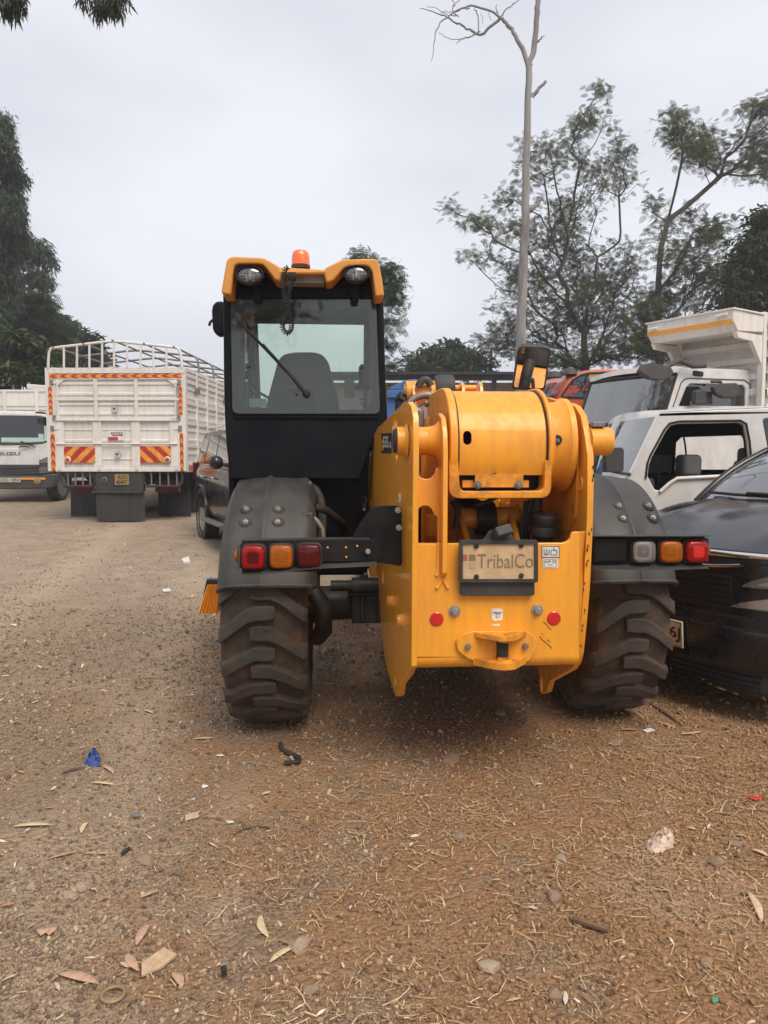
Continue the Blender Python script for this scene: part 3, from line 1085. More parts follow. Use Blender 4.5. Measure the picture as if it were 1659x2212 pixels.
# ---- right side plate ----------------------------------------------
XR = TF.y(2, 1482, 800, -1.12).x
o_r = [(2, 1325, 388), (2, 1365, 392), (2, 1402, 412), (2, 1438, 470), (2, 1464, 590), (2, 1481, 720), (2, 1481, 900), (2, 1478, 1100), (3, 1472, 200), (3, 1457, 500), (3, 1440, 700),
       (3, 1420, 900), (3, 1405, 960), (3, 1380, 1000), (3, 1240, 1075), (3, 1222, 1140), (3, 1200, 1152), (3, 1178, 1140)]
P = [TF.x(k, x, y, XR) for k, x, y in o_r]
P += [Vector((XR, -.36, .42)), Vector((XR, -.2, .62)), Vector((XR, .3, .85)), Vector((XR, .3, 1.35)), Vector((XR, -.45, 1.80))]
c = TF.x(3, 1182, 1052, XR)
# keep the eye hole inside the ear
ey = Vector((XR, (P[15].y + P[17].y) / 2 + .035, (P[15].z + P[14].z) / 2 - .03))
mb = MB().plate(P, [ellipse(ey, YA * .022, ZA * .05, 14)], (-.028, 0, 0))
build(mb, 'side_plate', M['yellow_worn'], TH, bevel=.003)['label'] = 'chipped yellow chassis side plate beside the outer wheel'
# right inner rib
X2 = TF.y(2, 1400, 900, -1.0).x
o2 = [(2, 1350, 470), (2, 1375, 480), (2, 1394, 540), (2, 1404, 700), (2, 1400, 950), (2, 1390, 1100), (2, 1345, 1190)]
P = [TF.x(k, x, y, X2) for k, x, y in o2]
P += [Vector((X2, -.5, P[-1].z)), Vector((X2, -.45, 1.7))]
mb = MB().prism(P, (-.02, 0, 0))
build(mb, 'inner_rib', M['yellow_worn'], TH, bevel=.003)
# inward return of the right plate down to the rear plate corner
a, b = TF.y(3, 1392, 150, YR + .01), TF.y(3, 1392, 930, YR + .01)
mb = MB().prism([a, b, Vector((XR - .01, -1.02, b.z)), Vector((XR - .01, -1.10, a.z))], (0, .02, 0))
build(mb, 'corner_gusset', M['yellow_worn'], TH, bevel=.002)
mb = MB().lathe([(.0, .10), (PR * .98, .10), (PR * 1.02, .09), (PR * 1.02, 0)], (XR, PC.y, TF.x(2, 1500, 630, XR + .05).z), XA, 30)
build(mb, 'pivot_tube', M['yellow_worn'], TH)
mb = MB().box((XR + .035, PC.y - .02, TF.x(2, 1480, 527, XR + .03).z), (.06, .04, .022))
build(mb, 'lock_tab', M['steel_dull'], TH, bevel=.003)
mb = MB().tube(ellipse(TF.x(2, 1403, 897, XR - .031), YA * .02, ZA * .03, 12), .006, 6, closed=True)
build(mb, 'lifting_eye', M['yellow'], TH)

# ---- floor / cross members / dark insides ----------------------------
mb = MB().box2((PC.x + .05, -1.0, .70), (XR - .05, 1.2, .74))
build(mb, 'chassis_floor', M['black_iron'], TH)
mb = MB().box2((-.24, .9, .70), (XR - .05, .95, 1.25))
build(mb, 'chassis_bulkhead', M['black_iron'], TH)
mb = MB().box2((-.34, 1.0, .62), (-.28, 3.1, 1.20)).box2((XR - .06, .3, .62), (XR, 3.1, 1.20))
build(mb, 'main_frame_rail', M['yellow_worn'], TH, bevel=.01)
mb = MB().box2((-.75, .35, .98), (-.25, .42, 1.12))
build(mb, 'cross_member', M['yellow'], TH, bevel=.006)
mb = MB().box2((-.30, 1.9, .62), (XR - .05, 1.98, 1.05))
build(mb, 'frame_bulkhead', M['yellow_worn'], TH)
# lift cylinder brackets seen in the opening
for (xa, xb, ya_) in ((625, 690, 1050), (940, 1000, 1045)):
    t0, t1 = TF.y(2, xa, ya_, -.62), TF.y(2, xa + 35, ya_, -.62)
    b0, b1 = TF.y(2, xb, 1270, -.85), TF.y(2, xb + 35, 1270, -.85)
    mb = MB().prism([t0, t1, b1, b0], (0, .18, -.03))
    build(mb, 'cylinder_bracket', M['yellow_worn'], TH, bevel=.004)
a, b = TF.y(2, 640, 1110, -.60), TF.y(2, 1020, 1100, -.60)
build(MB().cyl(a, b, .055, n=24), 'cylinder_pin', M['yellow_worn'], TH)
a, b = TF.y(2, 745, 1112, -.60), TF.y(2, 860, 1108, -.60)
build(MB().cyl(a, b, .085, n=24).cyl((a + b) / 2, (a + b) / 2 + Vector((0, 1.2, .05)), .075, n=20), 'lift_cylinder', M['black_iron'], TH)
c = TF.y(2, 1168, 1165, -.80)
mb = MB().lathe([(.0, .10), (.05, .10), (.062, .09), (.064, .055), (.060, .045), (.066, .03), (.066, 0), (.05, -.02), (.05, -.12)], c - ZA * .03, (0, -.18, 1), 26)
build(mb, 'filler_cap', M['black_plastic'], TH)
for (pts, r) in ((((1060, 1000), (1055, 1090), (1030, 1150), (1035, 1240)), .011), (((1090, 990), (1075, 1080), (1060, 1160), (1070, 1260)), .013), (((1130, 960), (1125, 1060), (1105, 1150)), .03),
                 (((740, 1030), (820, 1005), (890, 965)), .012), (((600, 1000), (640, 1060), (620, 1180)), .014)):
    build(MB().tube([TF.y(2, x, y, -.72) for x, y in pts], r, 8), 'hydraulic_hose', M['hose'], TH, smooth=60)
mb = MB().prism([TF.y(2, x, y, .35) for x, y in ((735, 985), (890, 970), (905, 1060), (770, 1060))], (0, .03, 0))
build(mb, 'deck_plate', M['yellow'], TH)
mb = MB().prism([TF.y(2, x, y, .33) for x, y in ((905, 970), (1090, 960), (1060, 1080), (910, 1065))], (0, .03, 0))
build(mb, 'deck_plate', M['yellow_worn'], TH)

build(MB().box2((-.16, .15, .40), (.42, 1.75, .69)), 'underbody_shade_block', M['black_iron'], TH, bevel=.05)  # added mass under the chassis, there to deepen the shade on the ground
build(MB().box2((-.20, -.85, .60), (.46, -.30, .69)), 'belly_shade_block', M['black_iron'], TH, bevel=.02)  # second added block, darkens the ground behind the axle
rnd = random.Random(9)
for (k, x, y) in ((2, 1478, 790), (2, 1480, 845), (2, 1474, 870), (3, 1452, 160), (3, 1446, 235), (3, 1440, 262), (3, 1445, 330), (3, 1438, 352), (3, 1425, 470), (3, 1418, 510), (3, 1412, 735), (3, 1408, 760), (3, 1400, 860), (3, 1425, 640), (2, 1470, 1000), (2, 1468, 1180),
                  (3, 362, 560), (3, 355, 640), (3, 362, 672), (3, 358, 700), (3, 372, 540), (2, 376, 840), (2, 380, 860)):
    yy_ = -1.152 if x < 1000 else -1.121
    c = TF.y(k, x, y, yy_)
    n_ = 7
    P = [c + XA * (rnd.uniform(.4, 1) * .005 * math.cos(2 * PI * i / n_)) + ZA * (rnd.uniform(.4, 1.2) * .011 * math.sin(2 * PI * i / n_)) for i in range(n_)]
    build(MB().prism(P, (0, -.0012, 0)), 'paint_chip', M['black_iron'], TH, smooth=0)

# ---- boom -----------------------------------------------------------
CP = [(-1.052, 1.405), (-1.07, 1.46), (-1.075, 1.55), (-1.06, 1.62), (-1.02, 1.69), (-.96, 1.745), (-.88, 1.783), (-.78, 1.80), (-.5, 1.805)]
bx0, bx1 = TF.y(2, 640, 640, -1.07).x, TF.y(2, 1192, 640, -1.07).x
lx0, rx1 = TF.y(2, 588, 640, -1.09).x, TF.y(2, 1215, 640, -1.05).x


def smooth_poly(P, n=4):
    out = []
    for i in range(len(P) - 1):
        p0, p1, p2, p3 = [Vector(P[min(max(j, 0), len(P) - 1)]) for j in (i - 1, i, i + 1, i + 2)]
        for k in range(n):
            t = k / n
            out.append(tuple(.5 * ((2 * p1) + (p2 - p0) * t + (2 * p0 - 5 * p1 + 4 * p2 - p3) * t * t + (3 * p1 - p0 - 3 * p2 + p3) * t ** 3)))
    out.append(tuple(P[-1]))
    return out


cps = smooth_poly(CP, 4)
# cover sheet with a slot hole: built as a bent sheet, hole cut on the flat lower band
us = lin(bx0, bx1, 15)
hx, hz = TF.y(2, 695, 607, -1.07), None
hz = hx.z
hwx, hwz = .019, .031


def cover(mbx, off):
    # planar band with hole, then curved remainder
    pass


mb = MB()
low = [p for p in cps if p[1] <= 1.60]
zlo, zhi = 1.405, 1.60
yb = lambda z: float(np.interp(z, [p[1] for p in cps], [p[0] for p in cps]))
hole = slot(Vector((hx.x, 0, hz)), XA * hwx, ZA * hwz)
outer = [Vector((bx0, 0, zlo))] + [Vector((bx1, 0, zlo))] + [Vector((bx1, 0, z)) for z in lin(zlo, zhi, 7)[1:]] + [Vector((bx0, 0, z)) for z in reversed(lin(zlo, zhi, 7))][:-1]
sub = MB().plate(outer, [hole], (0, .004, 0))
mb.add([(v[0], (yb(v[2]) if v[1] < .001 else yb(v[2]) + .006), v[2]) for v in sub.v], sub.f)
hi = [(yb(1.60), 1.60)] + [p for p in cps if p[1] > 1.602]
mb.grid(lambda u, v: Vector((u, v[0], v[1])), lin(bx0, bx1, 3), hi)
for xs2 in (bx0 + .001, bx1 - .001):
    build(MB().tube([(xs2, y, z) for y, z in cps if z < 1.80], .0045, 6), 'cover_gap_shade', M['rubber'], TH, smooth=60)  # black strips paint the dark gaps between cover and cheeks
build(mb, 'boom_cover', M['yellow_worn'], TH, smooth=50)['label'] = 'curved yellow end cover of the boom with a slot hole'
# lower tongue of the cover and its bolts
tz0 = TF.y(2, 880, 915, -1.06).z
ta, tb = TF.y(2, 745, 880, -1.06).x, TF.y(2, 1045, 880, -1.06).x
mb = MB().prism([Vector((ta, -1.055, tz0)), Vector((tb, -1.055, tz0)), Vector((tb, -1.055, 1.41)), Vector((ta, -1.055, 1.41))], (0, .006, 0))
build(mb, 'cover_tongue', M['yellow_greasy'], TH)
for x in (760, 1012):
    bolt(TH, TF.y(2, x, 900, -1.058), -YA, .018, M['steel_dull'])
for (xa, xb) in ((665, 740), (1040, 1080)):
    a, b = TF.y(2, xa, 918, -1.03), TF.y(2, xb, 870, -1.03)
    build(MB().box2((a.x, -1.03, a.z), (b.x, -.98, b.z)), 'stop_block', M['yellow_worn'], TH, bevel=.004)
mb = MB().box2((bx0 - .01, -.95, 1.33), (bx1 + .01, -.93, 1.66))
build(mb, 'boom_end_shadow_plate', M['black_iron'], TH)  # black sheet standing in for the shade inside the boom end
# cheeks (left, right) and bottom lip
ck = [(y - .02, z + .012) for y, z in cps]
zbt = TF.y(2, 880, 966, -1.07).z


def cheek(xa, xb, name, extra=0.0):
    prof = [(ck[0][0], zbt + .03)] + [(y - extra, z) for y, z in ck] + [(-.3, 1.815), (-.3, zbt + .02), (-1.0, zbt)]
    mb = MB().prism([Vector((xa, y, z)) for y, z in prof], (xb - xa, 0, 0))
    return build(mb, name, M['yellow_worn'], TH, bevel=.006, smooth=50)


cheek(lx0, bx0 - .004, 'boom_cheek')
cheek(bx1 + .004, rx1, 'boom_cheek')
zl1 = TF.y(2, 880, 938, -1.07).z
lipo = rounded([Vector((lx0 - .003, -1.085, zbt - .012)), Vector((rx1 - .006, -1.085, zbt - .012)), Vector((rx1 - .006, -1.085, 1.47)), Vector((bx1 - .012, -1.085, 1.47)),
                Vector((bx1 - .014, -1.085, zl1)), Vector((bx0 + .006, -1.085, zl1)), Vector((bx0 - .003, -1.085, 1.47)), Vector((lx0 - .003, -1.085, 1.47))], [.05, .05, 0, 0, .03, .03, 0, 0])
mb = MB().prism(lipo, (0, .10, 0))
build(mb, 'boom_lip', M['yellow_greasy'], TH, bevel=.004)
# boom tube forward
mb = MB()
ends = [(-.5, 1.335, 1.795), (1.2, 1.33, 1.78), (3.6, 1.05, 1.44), (4.0, .70, 1.20)]
xa, xb = lx0 + .01, rx1 - .01
vs = []
for (y, z0, z1) in ends:
    vs += [(xa, y, z0), (xb, y, z0), (xb, y, z1), (xa, y, z1)]
fs = [(0, 1, 2, 3)] + [(i * 4 + j, i * 4 + (j + 1) % 4, i * 4 + 4 + (j + 1) % 4, i * 4 + 4 + j) for i in range(3) for j in range(4)] + [(12, 13, 14, 15)]
build(MB().add(vs, fs), 'boom', M['yellow'], TH, bevel=.02)
mb = MB().box2((lx0 - .02, -.42, 1.40), (lx0 + .012, .35, 1.70))
build(mb, 'boom_side_stiffener', M['yellow'], TH, bevel=.012)
# drum on the right of the boom and its flange
dc = Vector((0, -.835, TF.y(2, 1270, 650, -1.0).z))
xd0, xd1 = rx1 - .002, TF.y(2, 1335, 650, -.98).x
mb = MB().lathe([(.17, 0), (.198, .0), (.200, .02), (.205, xd1 - xd0 - .03), (.222, xd1 - xd0 - .012), (.222, xd1 - xd0 + .012), (.1, xd1 - xd0 + .014)], (xd0, dc.y, dc.z), XA, 48)
build(mb, 'boom_pivot_drum', M['yellow_worn'], TH, smooth=40)
mb = MB().lathe([(.212, 0), (.216, .004), (.216, .012), (.212, .016)], (xd0 + .01, dc.y, dc.z), XA, 48)
build(mb, 'drum_collar', M['yellow_worn'], TH)
# round opening with a bolt in the drum
c = TF.y(2, 1256, 620, -1.045)
mb = MB().lathe([(.0, .001), (.0225, .001), (.0225, -.02)], c + YA * .004, -YA, 22)
build(mb, 'access_hole', M['black_iron'], TH)
bolt(TH, c + ZA * -.004 - YA * .002, -YA, .010, M['steel_dull'])
# lugs, chain anchor and hoses on top of the boom
yl = .60
for (xa, top, wide) in ((345, 252, 40), (455, 262, 25), (650, 265, 25), (760, 258, 45)):
    b0 = TF.y(2, xa - wide, 345, yl)
    b1 = TF.y(2, xa + wide, 345, yl)
    tp = TF.y(2, xa, top, yl)
    h = tp.z - 1.77
    prof = rounded([Vector((tp.x, yl - .16, 1.77)), Vector((tp.x, yl - .05, tp.z)), Vector((tp.x, yl + .06, tp.z)), Vector((tp.x, yl + .18, 1.77))], [0, .05, .05, 0])
    build(MB().prism(prof, (.022, 0, 0)), 'boom_lug', M['yellow'], TH, bevel=.003)
a, b = TF.y(2, 312, 325, yl), TF.y(2, 495, 322, yl)
build(MB().cyl(a, b, .075, n=28).cyl(a - XA * .012, a, .055, n=24), 'chain_anchor_tube', M['yellow_worn'], TH)
a, b = TF.y(2, 492, 300, yl), TF.y(2, 610, 298, yl)
build(MB().lathe([(0, 0), (.08, 0), (.09, .03), (.088, .12), (.075, (b - a).length), (0, (b - a).length)], a, (b - a), 26), 'ram_end_cover', M['dark_grey'], TH)
a, b = TF.y(2, 612, 297, yl), TF.y(2, 748, 297, yl)
build(MB().cyl(a, b, .02), 'anchor_rod', M['yellow_worn'], TH)
for pts, r, yy, mm in ((((392, 290), (400, 268), (425, 247), (450, 252), (470, 285)), .024, .5, 'hose'), (((338, 392), (365, 362), (410, 345), (455, 340), (472, 350), (460, 385), (430, 395)), .020, -.35, 'grey_pipe'),
                       (((385, 400), (375, 420), (368, 440)), .02, -.35, 'grey_pipe'), (((372, 450), (388, 440), (402, 455), (404, 500), (402, 640), (400, 800)), .021, -.5, 'grey_pipe'),
                       (((285, 365), (278, 345), (292, 332), (318, 340)), .018, .2, 'hose')):
    build(MB().tube([tuple(p) for p in smooth_poly([TF.y(2, x, y, yy) for x, y in pts], 4)], r, 10), 'hydraulic_pipe', M[mm], TH, smooth=60)
# fork carriage ahead (mostly out of sight)
mb = MB().box2((-.35, 4.0, .25), (.65, 4.08, .95))
for x in (-.3, .55):
    mb.box2((x, 4.05, .1), (x + .1, 5.1, .15))
build(mb, 'fork_carriage', M['black_iron'], TH)

# ---- hitch, lamps and labels on the rear plate ------------------------
yh = YR - .004
hp = [TF.y(3, x, y, yh) for x, y in ((622, 818), (665, 778), (730, 762), (1062, 762), (1125, 812), (1122, 870), (1082, 940), (1000, 985), (930, 1012), (850, 990), (690, 930), (632, 882))]
hk = build(MB().prism(rounded(hp, .012), (0, -.014, 0)), 'tow_hitch', M['yellow_worn'], TH, bevel=.003)
zt_ = TF.y(3, 900, 765, yh).z
a, b = TF.y(3, 730, 765, yh), TF.y(3, 1058, 765, yh)
cx = (a.x + b.x) / 2 + .01
tongue = rounded([Vector((a.x, yh - .012, zt_)), Vector((b.x, yh - .012, zt_)), Vector((b.x - .04, yh - .06, zt_)), Vector((cx + .035, yh - .105, zt_)), Vector((cx - .035, yh - .105, zt_)), Vector((a.x + .04, yh - .06, zt_))], [0, 0, .02, .02, .02, .02])
build(MB().plate(tongue, [ellipse(Vector((cx, yh - .066, zt_)), XA * .016, YA * .016, 14)], (0, 0, -.02)), 'hitch_tongue', M['yellow_greasy'], hk, bevel=.003)
zt2 = TF.y(3, 900, 945, yh - .05).z
tongue2 = [Vector((p.x, p.y, zt2)) for p in tongue]
build(MB().plate(tongue2, [ellipse(Vector((cx, yh - .066, zt2)), XA * .016, YA * .016, 14)], (0, 0, -.03)), 'hitch_tongue', M['yellow_greasy'], hk, bevel=.003)
build(MB().lathe([(.017, 0), (.033, 0), (.031, .010), (.018, .010)], (cx, yh - .066, zt2), ZA, 20, close=True), 'hitch_ring', M['yellow_greasy'], hk)
build(MB().lathe([(.0, 0), (.030, 0), (.030, .012), (0, .012)], (cx, yh - .05, zt_ - .034), ZA, 20), 'hitch_boss', M['yellow_worn'], hk)
build(MB().cyl((cx, yh - .022, zt2), (cx, yh - .022, zt_ - .02), .026), 'hitch_pin', M['black_iron'], hk)
for x, y in ((698, 858), (1055, 854)):
    bolt(TH, TF.y(3, x, y, yh - .014), -YA, .021, M['steel_dull'], washer=False)
for x, y in ((616, 641), (1129, 635)):
    bolt(TH, TF.y(3, x, y, YR), -YA, .0255, M['steel'])
for x, y in ((504, 692), (1233, 687)):
    c = TF.y(3, x, y, YR)
    build(MB().lathe([(0, .006), (.028, .0055), (.031, .003), (.0315, 0)], c, -YA, 30), 'reflector', M['reflector'], TH)
# number-plate holder
ya = YR - .05


def rect(k, x0, y0, x1, y1, yl, r=.0):
    P = [TF.y(k, x0, y1, yl), TF.y(k, x1, y1, yl), TF.y(k, x1, y0, yl), TF.y(k, x0, y0, yl)]
    return rounded(P, r) if r else P


low_ = build(MB().prism(rect(3, 652, 440, 1115, 546, ya + .02, .012), (0, .02, 0)), 'plate_backing', M['black_plastic'], TH, bevel=.003)
fr = build(MB().plate(rect(3, 646, 200, 1136, 464, ya, .012), [rect(3, 668, 226, 1114, 443, ya, .004)], (0, .02, 0)), 'plate_frame', M['black_plastic'], TH, bevel=.003)
pn = build(MB().prism(rect(3, 660, 215, 1122, 452, ya + .008), (0, .004, 0)), 'company_plate', M['plate_tan'], TH)
pn['label'] = 'sun-faded tan company plate'
yp = ya + .0065
a, b = TF.y(3, 757, 376, yp), TF.y(3, 1104, 376, yp)
text('TribalCo', 'lettering', M['ink_grey'], pn, a, XA, ZA, TF.y(3, 757, 287, yp).z - a.z, b.x - a.x)
for (x0, y0, x1, y1, mm) in ((669, 290, 695, 328, 'ink_red'), (706, 290, 746, 328, 'ink_grey'), (706, 338, 746, 376, 'ink_pale')):
    build(MB().prism(rect(3, x0, y0, x1, y1, yp), (0, .0004, 0)), 'logo_square', M[mm], pn, smooth=0)
for x, y in ((752, 237), (1031, 233), (752, 428), (1031, 421)):
    bolt(TH, TF.y(3, x, y, ya + .004), -YA, .011, M['black_iron'], name='screw')
# number-plate lamp and bracket
br = [TF.y(3, x, y, ya + .02) for x, y in ((760, 204), (795, 195), (815, 170), (828, 145), (860, 138), (960, 150), (985, 185), (1020, 204))]
build(MB().prism(br, (0, .008, 0)), 'lamp_bracket', M['black_plastic'], TH, bevel=.002)
c = TF.y(3, 915, 145, ya - .005)
rot = Matrix.Rotation(R(-14), 3, 'Y') @ Matrix.Rotation(R(12), 3, 'Z') @ Matrix.Rotation(R(-20), 3, 'X')
build(MB().box(c, (.073, .05, .042), rot), 'plate_lamp', M['dark_grey'], TH, bevel=.006)
# stickers
s1 = build(MB().prism(rect(3, 1157, 237, 1270, 309, YR - .0015, .006), (0, .001, 0)), 'filler_sticker', M['sticker'], TH, smooth=0)
yk = YR - .003
for (x0, y0, x1, y1) in ((1158, 238, 1269, 241), (1158, 305, 1269, 308), (1158, 241, 1161, 305), (1266, 241, 1269, 305),
                         (1172, 254, 1175, 293), (1203, 254, 1206, 293), (1175, 290, 1203, 293), (1187, 250, 1190, 262),
                         (1214, 264, 1217, 294), (1251, 264, 1254, 294), (1217, 291, 1251, 294), (1214, 262, 1226, 265), (1242, 262, 1254, 265), (1233, 246, 1236, 262)):
    build(MB().prism(rect(3, x0, y0, x1, y1, yk), (0, .0004, 0)), 'icon_line', M['ink'], s1, smooth=0)
dr = [TF.y(3, x, y, yk) for x, y in ((1189, 262), (1194, 272), (1197, 279), (1194, 286), (1189, 288), (1184, 286), (1181, 279), (1184, 272))]
build(MB().tube(dr, .0009, 4, closed=True), 'drop_icon', M['ink'], s1)
build(MB().prism([TF.y(3, x, y, yk) for x, y in ((1227, 258), (1242, 258), (1234.5, 268))], (0, .0004, 0)), 'arrow_icon', M['ink'], s1, smooth=0)
s2 = build(MB().prism(rect(3, 1166, 313, 1260, 375, YR - .0015, .006), (0, .001, 0)), 'oil_grade_sticker', M['sticker'], TH, smooth=0)
a, b = TF.y(3, 1180, 343, yk), TF.y(3, 1246, 343, yk)
text('H/P 32', 'lettering', M['ink'], s2, a, XA, ZA, TF.y(3, 1180, 326, yk).z - a.z, b.x - a.x)
fr_ = rect(3, 1174, 319, 1252, 368, yk, .006)
build(MB().tube(fr_, .0007, 4, closed=True), 'printed_border', M['ink_grey'], s2)
build(MB().prism(rect(3, 1197, 350, 1228, 355, yk), (0, .0004, 0)), 'small_print', M['ink_pale'], s2, smooth=0)
s3 = build(MB().prism([TF.y(3, x, y, YR - .0015) for x, y in ((847, 628), (880, 624), (914, 630), (916, 690), (905, 702), (884, 700), (868, 706), (848, 695))], (0, .001, 0)), 'tow_point_sticker', M['sticker'], TH, smooth=0)
build(MB().prism(rect(3, 848, 723, 898, 734, YR - .0015, .002), (0, .001, 0)), 'sticker_remnant', M['sticker'], TH, smooth=0)
hkp = [TF.y(3, x, y, yk) for x, y in ((862, 655), (900, 655), (898, 676), (886, 682), (874, 676), (876, 665), (886, 664))]
build(MB().tube(hkp, .0011, 4), 'hook_icon', M['steel_dull'], s3)
build(MB().tube([TF.y(3, x, y, yk) for x, y in ((852, 650), (912, 650))], .0011, 4), 'icon_line', M['steel_dull'], s3)
# scratches in the paint
for pts in (((1168, 708), (1185, 722), (1200, 745), (1219, 757)), ((1145, 798), (1160, 820), (1185, 838), (1222, 873)), ((1190, 818), (1210, 832)), ((1160, 780), (1164, 788))):
    P = [TF.y(3, x, y, YR - .0005) for x, y in smooth_poly([(*p, 0) for p in pts], 3) for x, y in [(x, y)]] if False else [TF.y(3, p[0], p[1], YR - .0005) for p in pts]
    build(MB().tube(P, .0016, 5), 'paint_scratch', M['black_iron'], TH)

# ---- fenders -----------------------------------------------------------
FC = Vector((0, 0, .62))


def fender(sign):
    # profile across: x offset (from inner to outer) and radius drop
    prof = [(.690, .66), (.715, .715), (.745, .742), (.80, .752), (.88, .757), (.935, .759), (.948, .768), (.956, .771), (.964, .768), (.977, .759), (1.05, .756), (1.10, .748), (1.135, .728), (1.165, .675), (1.185, .60), (1.195, .555)]
    prof = [(x * 1.0, r) for x, r in prof]

    def flare(a):
        return np.interp(a, [R(10), R(40), R(80), R(120)], [1.022, 1.0, .965, .955])

    def fn(i, a):
        x, r = prof[i]
        f = flare(a)
        xx = .95 + (x - .95) * f
        rr = r
        if i < 3 or i > 11:
            rr = r + .02 * math.sin((a - R(20)) * 2)
        # a measured from the rear horizontal upwards
        p = Vector((sign * xx, -rr * math.cos(a), .62 + rr * math.sin(a)))
        n = Vector((0, -math.cos(a), math.sin(a)))
        if i in (0, 15, 14, 13): n = (n + Vector((sign * (-1 if i == 0 else 1.2), 0, 0))).normalized()
        return p, n
    mb = MB().shell(fn, list(range(len(prof))), lin(R(19), R(128), 34), .006)
    f = build(mb, 'fender', M['black_plastic'], TH, smooth=60)
    # flared bottom lip
    mb = MB()
    a0 = R(19)
    pts = [fn(i, a0)[0] + Vector((0, -.008, -.006)) for i in range(1, 15)]
    mb.tube(pts, .011, 6)
    build(mb, 'fender_lip', M['black_plastic'], f)
    return f, fn


fl, fnl = fender(-1)
fr2, fnr = fender(1)


def on_fender(k, x, y, r=.757):
    """point where the sight line meets the fender barrel"""
    d = TF.m @ ray(px(k, x, y))
    e = TF.e - FC
    A = d.y ** 2 + d.z ** 2
    B = 2 * (e.y * d.y + e.z * d.z)
    C = e.y ** 2 + e.z ** 2 - r * r
    t = (-B - math.sqrt(max(B * B - 4 * A * C, 0))) / (2 * A)
    p = TF.e + d * t
    n = Vector((0, p.y, p.z - .62)).normalized()
    return p, n


for (par, k, spots) in ((fl, 4, ((437, 322), (697, 322), (431, 425), (694, 425))), (fr2, 5, ((547, 270), (767, 268), (578, 362), (800, 358)))):
    for (x, y) in spots:
        p, n = on_fender(k, x, y)
        mb = MB().lathe([(.0, .0015), (.019, .0015), (.024, .006), (.027, .007), (.031, .003), (.034, -.002)], p, n, 22)
        build(mb, 'bolt_cup', M['black_plastic'], par, smooth=60)
        bolt(par, p + n * .001, n, .0125, M['steel'])
# fender stay and mud tube on the inner side
build(MB().tube([(-.70, -.36, 1.22), (-.64, -.34, 1.20), (-.56, -.1, 1.12), (-.5, .2, 1.02)], .022, 10), 'fender_stay', M['black_iron'], TH, smooth=60)
build(MB().tube([tuple(p) for p in smooth_poly([TF.y(4, x, y, -.05) for x, y in ((950, 130), (1000, 165), (1040, 260), (1055, 380), (1050, 520), (1030, 700))], 3)], .028, 10), 'breather_hose', M['hose'], TH, smooth=60)
build(MB().prism([TF.y(4, x, y, -.18) for x, y in ((895, 96), (968, 96), (958, 168), (905, 120))], (0, .004, 0)), 'fender_tab', M['grey_pipe'], TH)
a, b = TF.y(4, 885, 350, -.50), TF.y(4, 982, 480, -.50)
build(MB().box2((a.x, -.5, b.z), (b.x, -.36, a.z)), 'fender_bracket', M['black_plastic'], fl, bevel=.008)
build(MB().tube([TF.y(4, x, y, -.42) for x, y in ((985, 395), (1010, 415), (1055, 480), (1062, 560))], .014, 8), 'fender_stay', M['grey_pipe'], TH, smooth=60)

# ---- lamp bars ------------------------------------------------------------
YL = -1.03


def lamp(parent, k, x, y, hw, hh, yl, mat, inner=None):
    c = TF.y(k, x, y, yl)
    u = TF.y(k, x + hw, y, yl) - c
    v = TF.y(k, x, y - hh, yl) - c

    def sup(s, dy, n=28, e=.45):
        out = []
        for i in range(n):
            a = 2 * PI * i / n
            ca, sa = math.cos(a), math.sin(a)
            out.append(c + u * s * math.copysign(abs(ca) ** e, ca) + v * s * math.copysign(abs(sa) ** e, sa) - YA * dy)
        return out
    lo = bpy.data.objects.new('tail_lamp', None)
    COL.objects.link(lo)
    lo.parent = parent

    def dome(rings):
        m2 = MB()
        n = 28
        vs = [p for (s, d) in rings for p in sup(s, d)]
        fs = [(i * n + j, i * n + (j + 1) % n, i * n + n + (j + 1) % n, i * n + n + j) for i in range(len(rings) - 1) for j in range(n)]
        fs.append(tuple((len(rings) - 1) * n + j for j in range(n)))
        return m2.add(vs, fs)
    build(dome([(1.08, 0), (1.08, .012), (1.0, .016), (.9, .016)]), 'lamp_bezel', M['rubber'], lo, smooth=50)
    build(dome([(.93, .024), (.86, .016), (.60, .0165), (.30, .014), (.12, .012)]), 'reflector_bowl', M['lamp_metal'], lo, smooth=60)
    build(dome([(.15, .012), (.15, .030), (.09, .036), (.02, .037)]), 'bulb', M['lamp_metal'], lo, smooth=60)
    build(dome([(.95, .012), (.95, .030), (.91, .040), (.80, .045), (.4, .047), (.05, .048)]), 'lens', mat, lo, smooth=60)
    if inner is not None:
        build(dome([(.50, .045), (.48, .0492), (.05, .0500)]), 'inner_lens', inner, lo, smooth=60)

    return lo


bar = [TF.y(4, x, y, YL) for x, y in ((398, 580), (1440, 568), (1500, 580), (1530, 615), (1541, 660), (1530, 710), (1500, 745), (1040, 752), (1040, 832), (398, 836))]
lb = build(MB().prism(bar, (0, .012, 0)), 'lamp_bar', M['black_paint'], TH, bevel=.002)
lb['label'] = 'black lamp bar over the wheel beside the cab'
lipp = [TF.y(4, x, y, YL) for x, y in ((398, 580), (1440, 568))]
build(MB().prism([lipp[0], lipp[1], lipp[1] + Vector((0, .05, .002)), lipp[0] + Vector((0, .05, .002))], (0, 0, .004)), 'bar_lip', M['black_plastic'], lb)
a, b = TF.y(4, 398, 836, YL), TF.y(4, 1500, 748, YL)
bl = [a, TF.y(4, 640, 836, YL), TF.y(4, 1000, 800, YL), b]
build(MB().grid(lambda u, v: Vector((u.x, u.y - v * .06, u.z - .012 * v)), [a, TF.y(4, 640, 812, YL), TF.y(4, 1000, 770, YL), b], [0, .5, 1]), 'bar_tray', M['black_plastic'], lb)
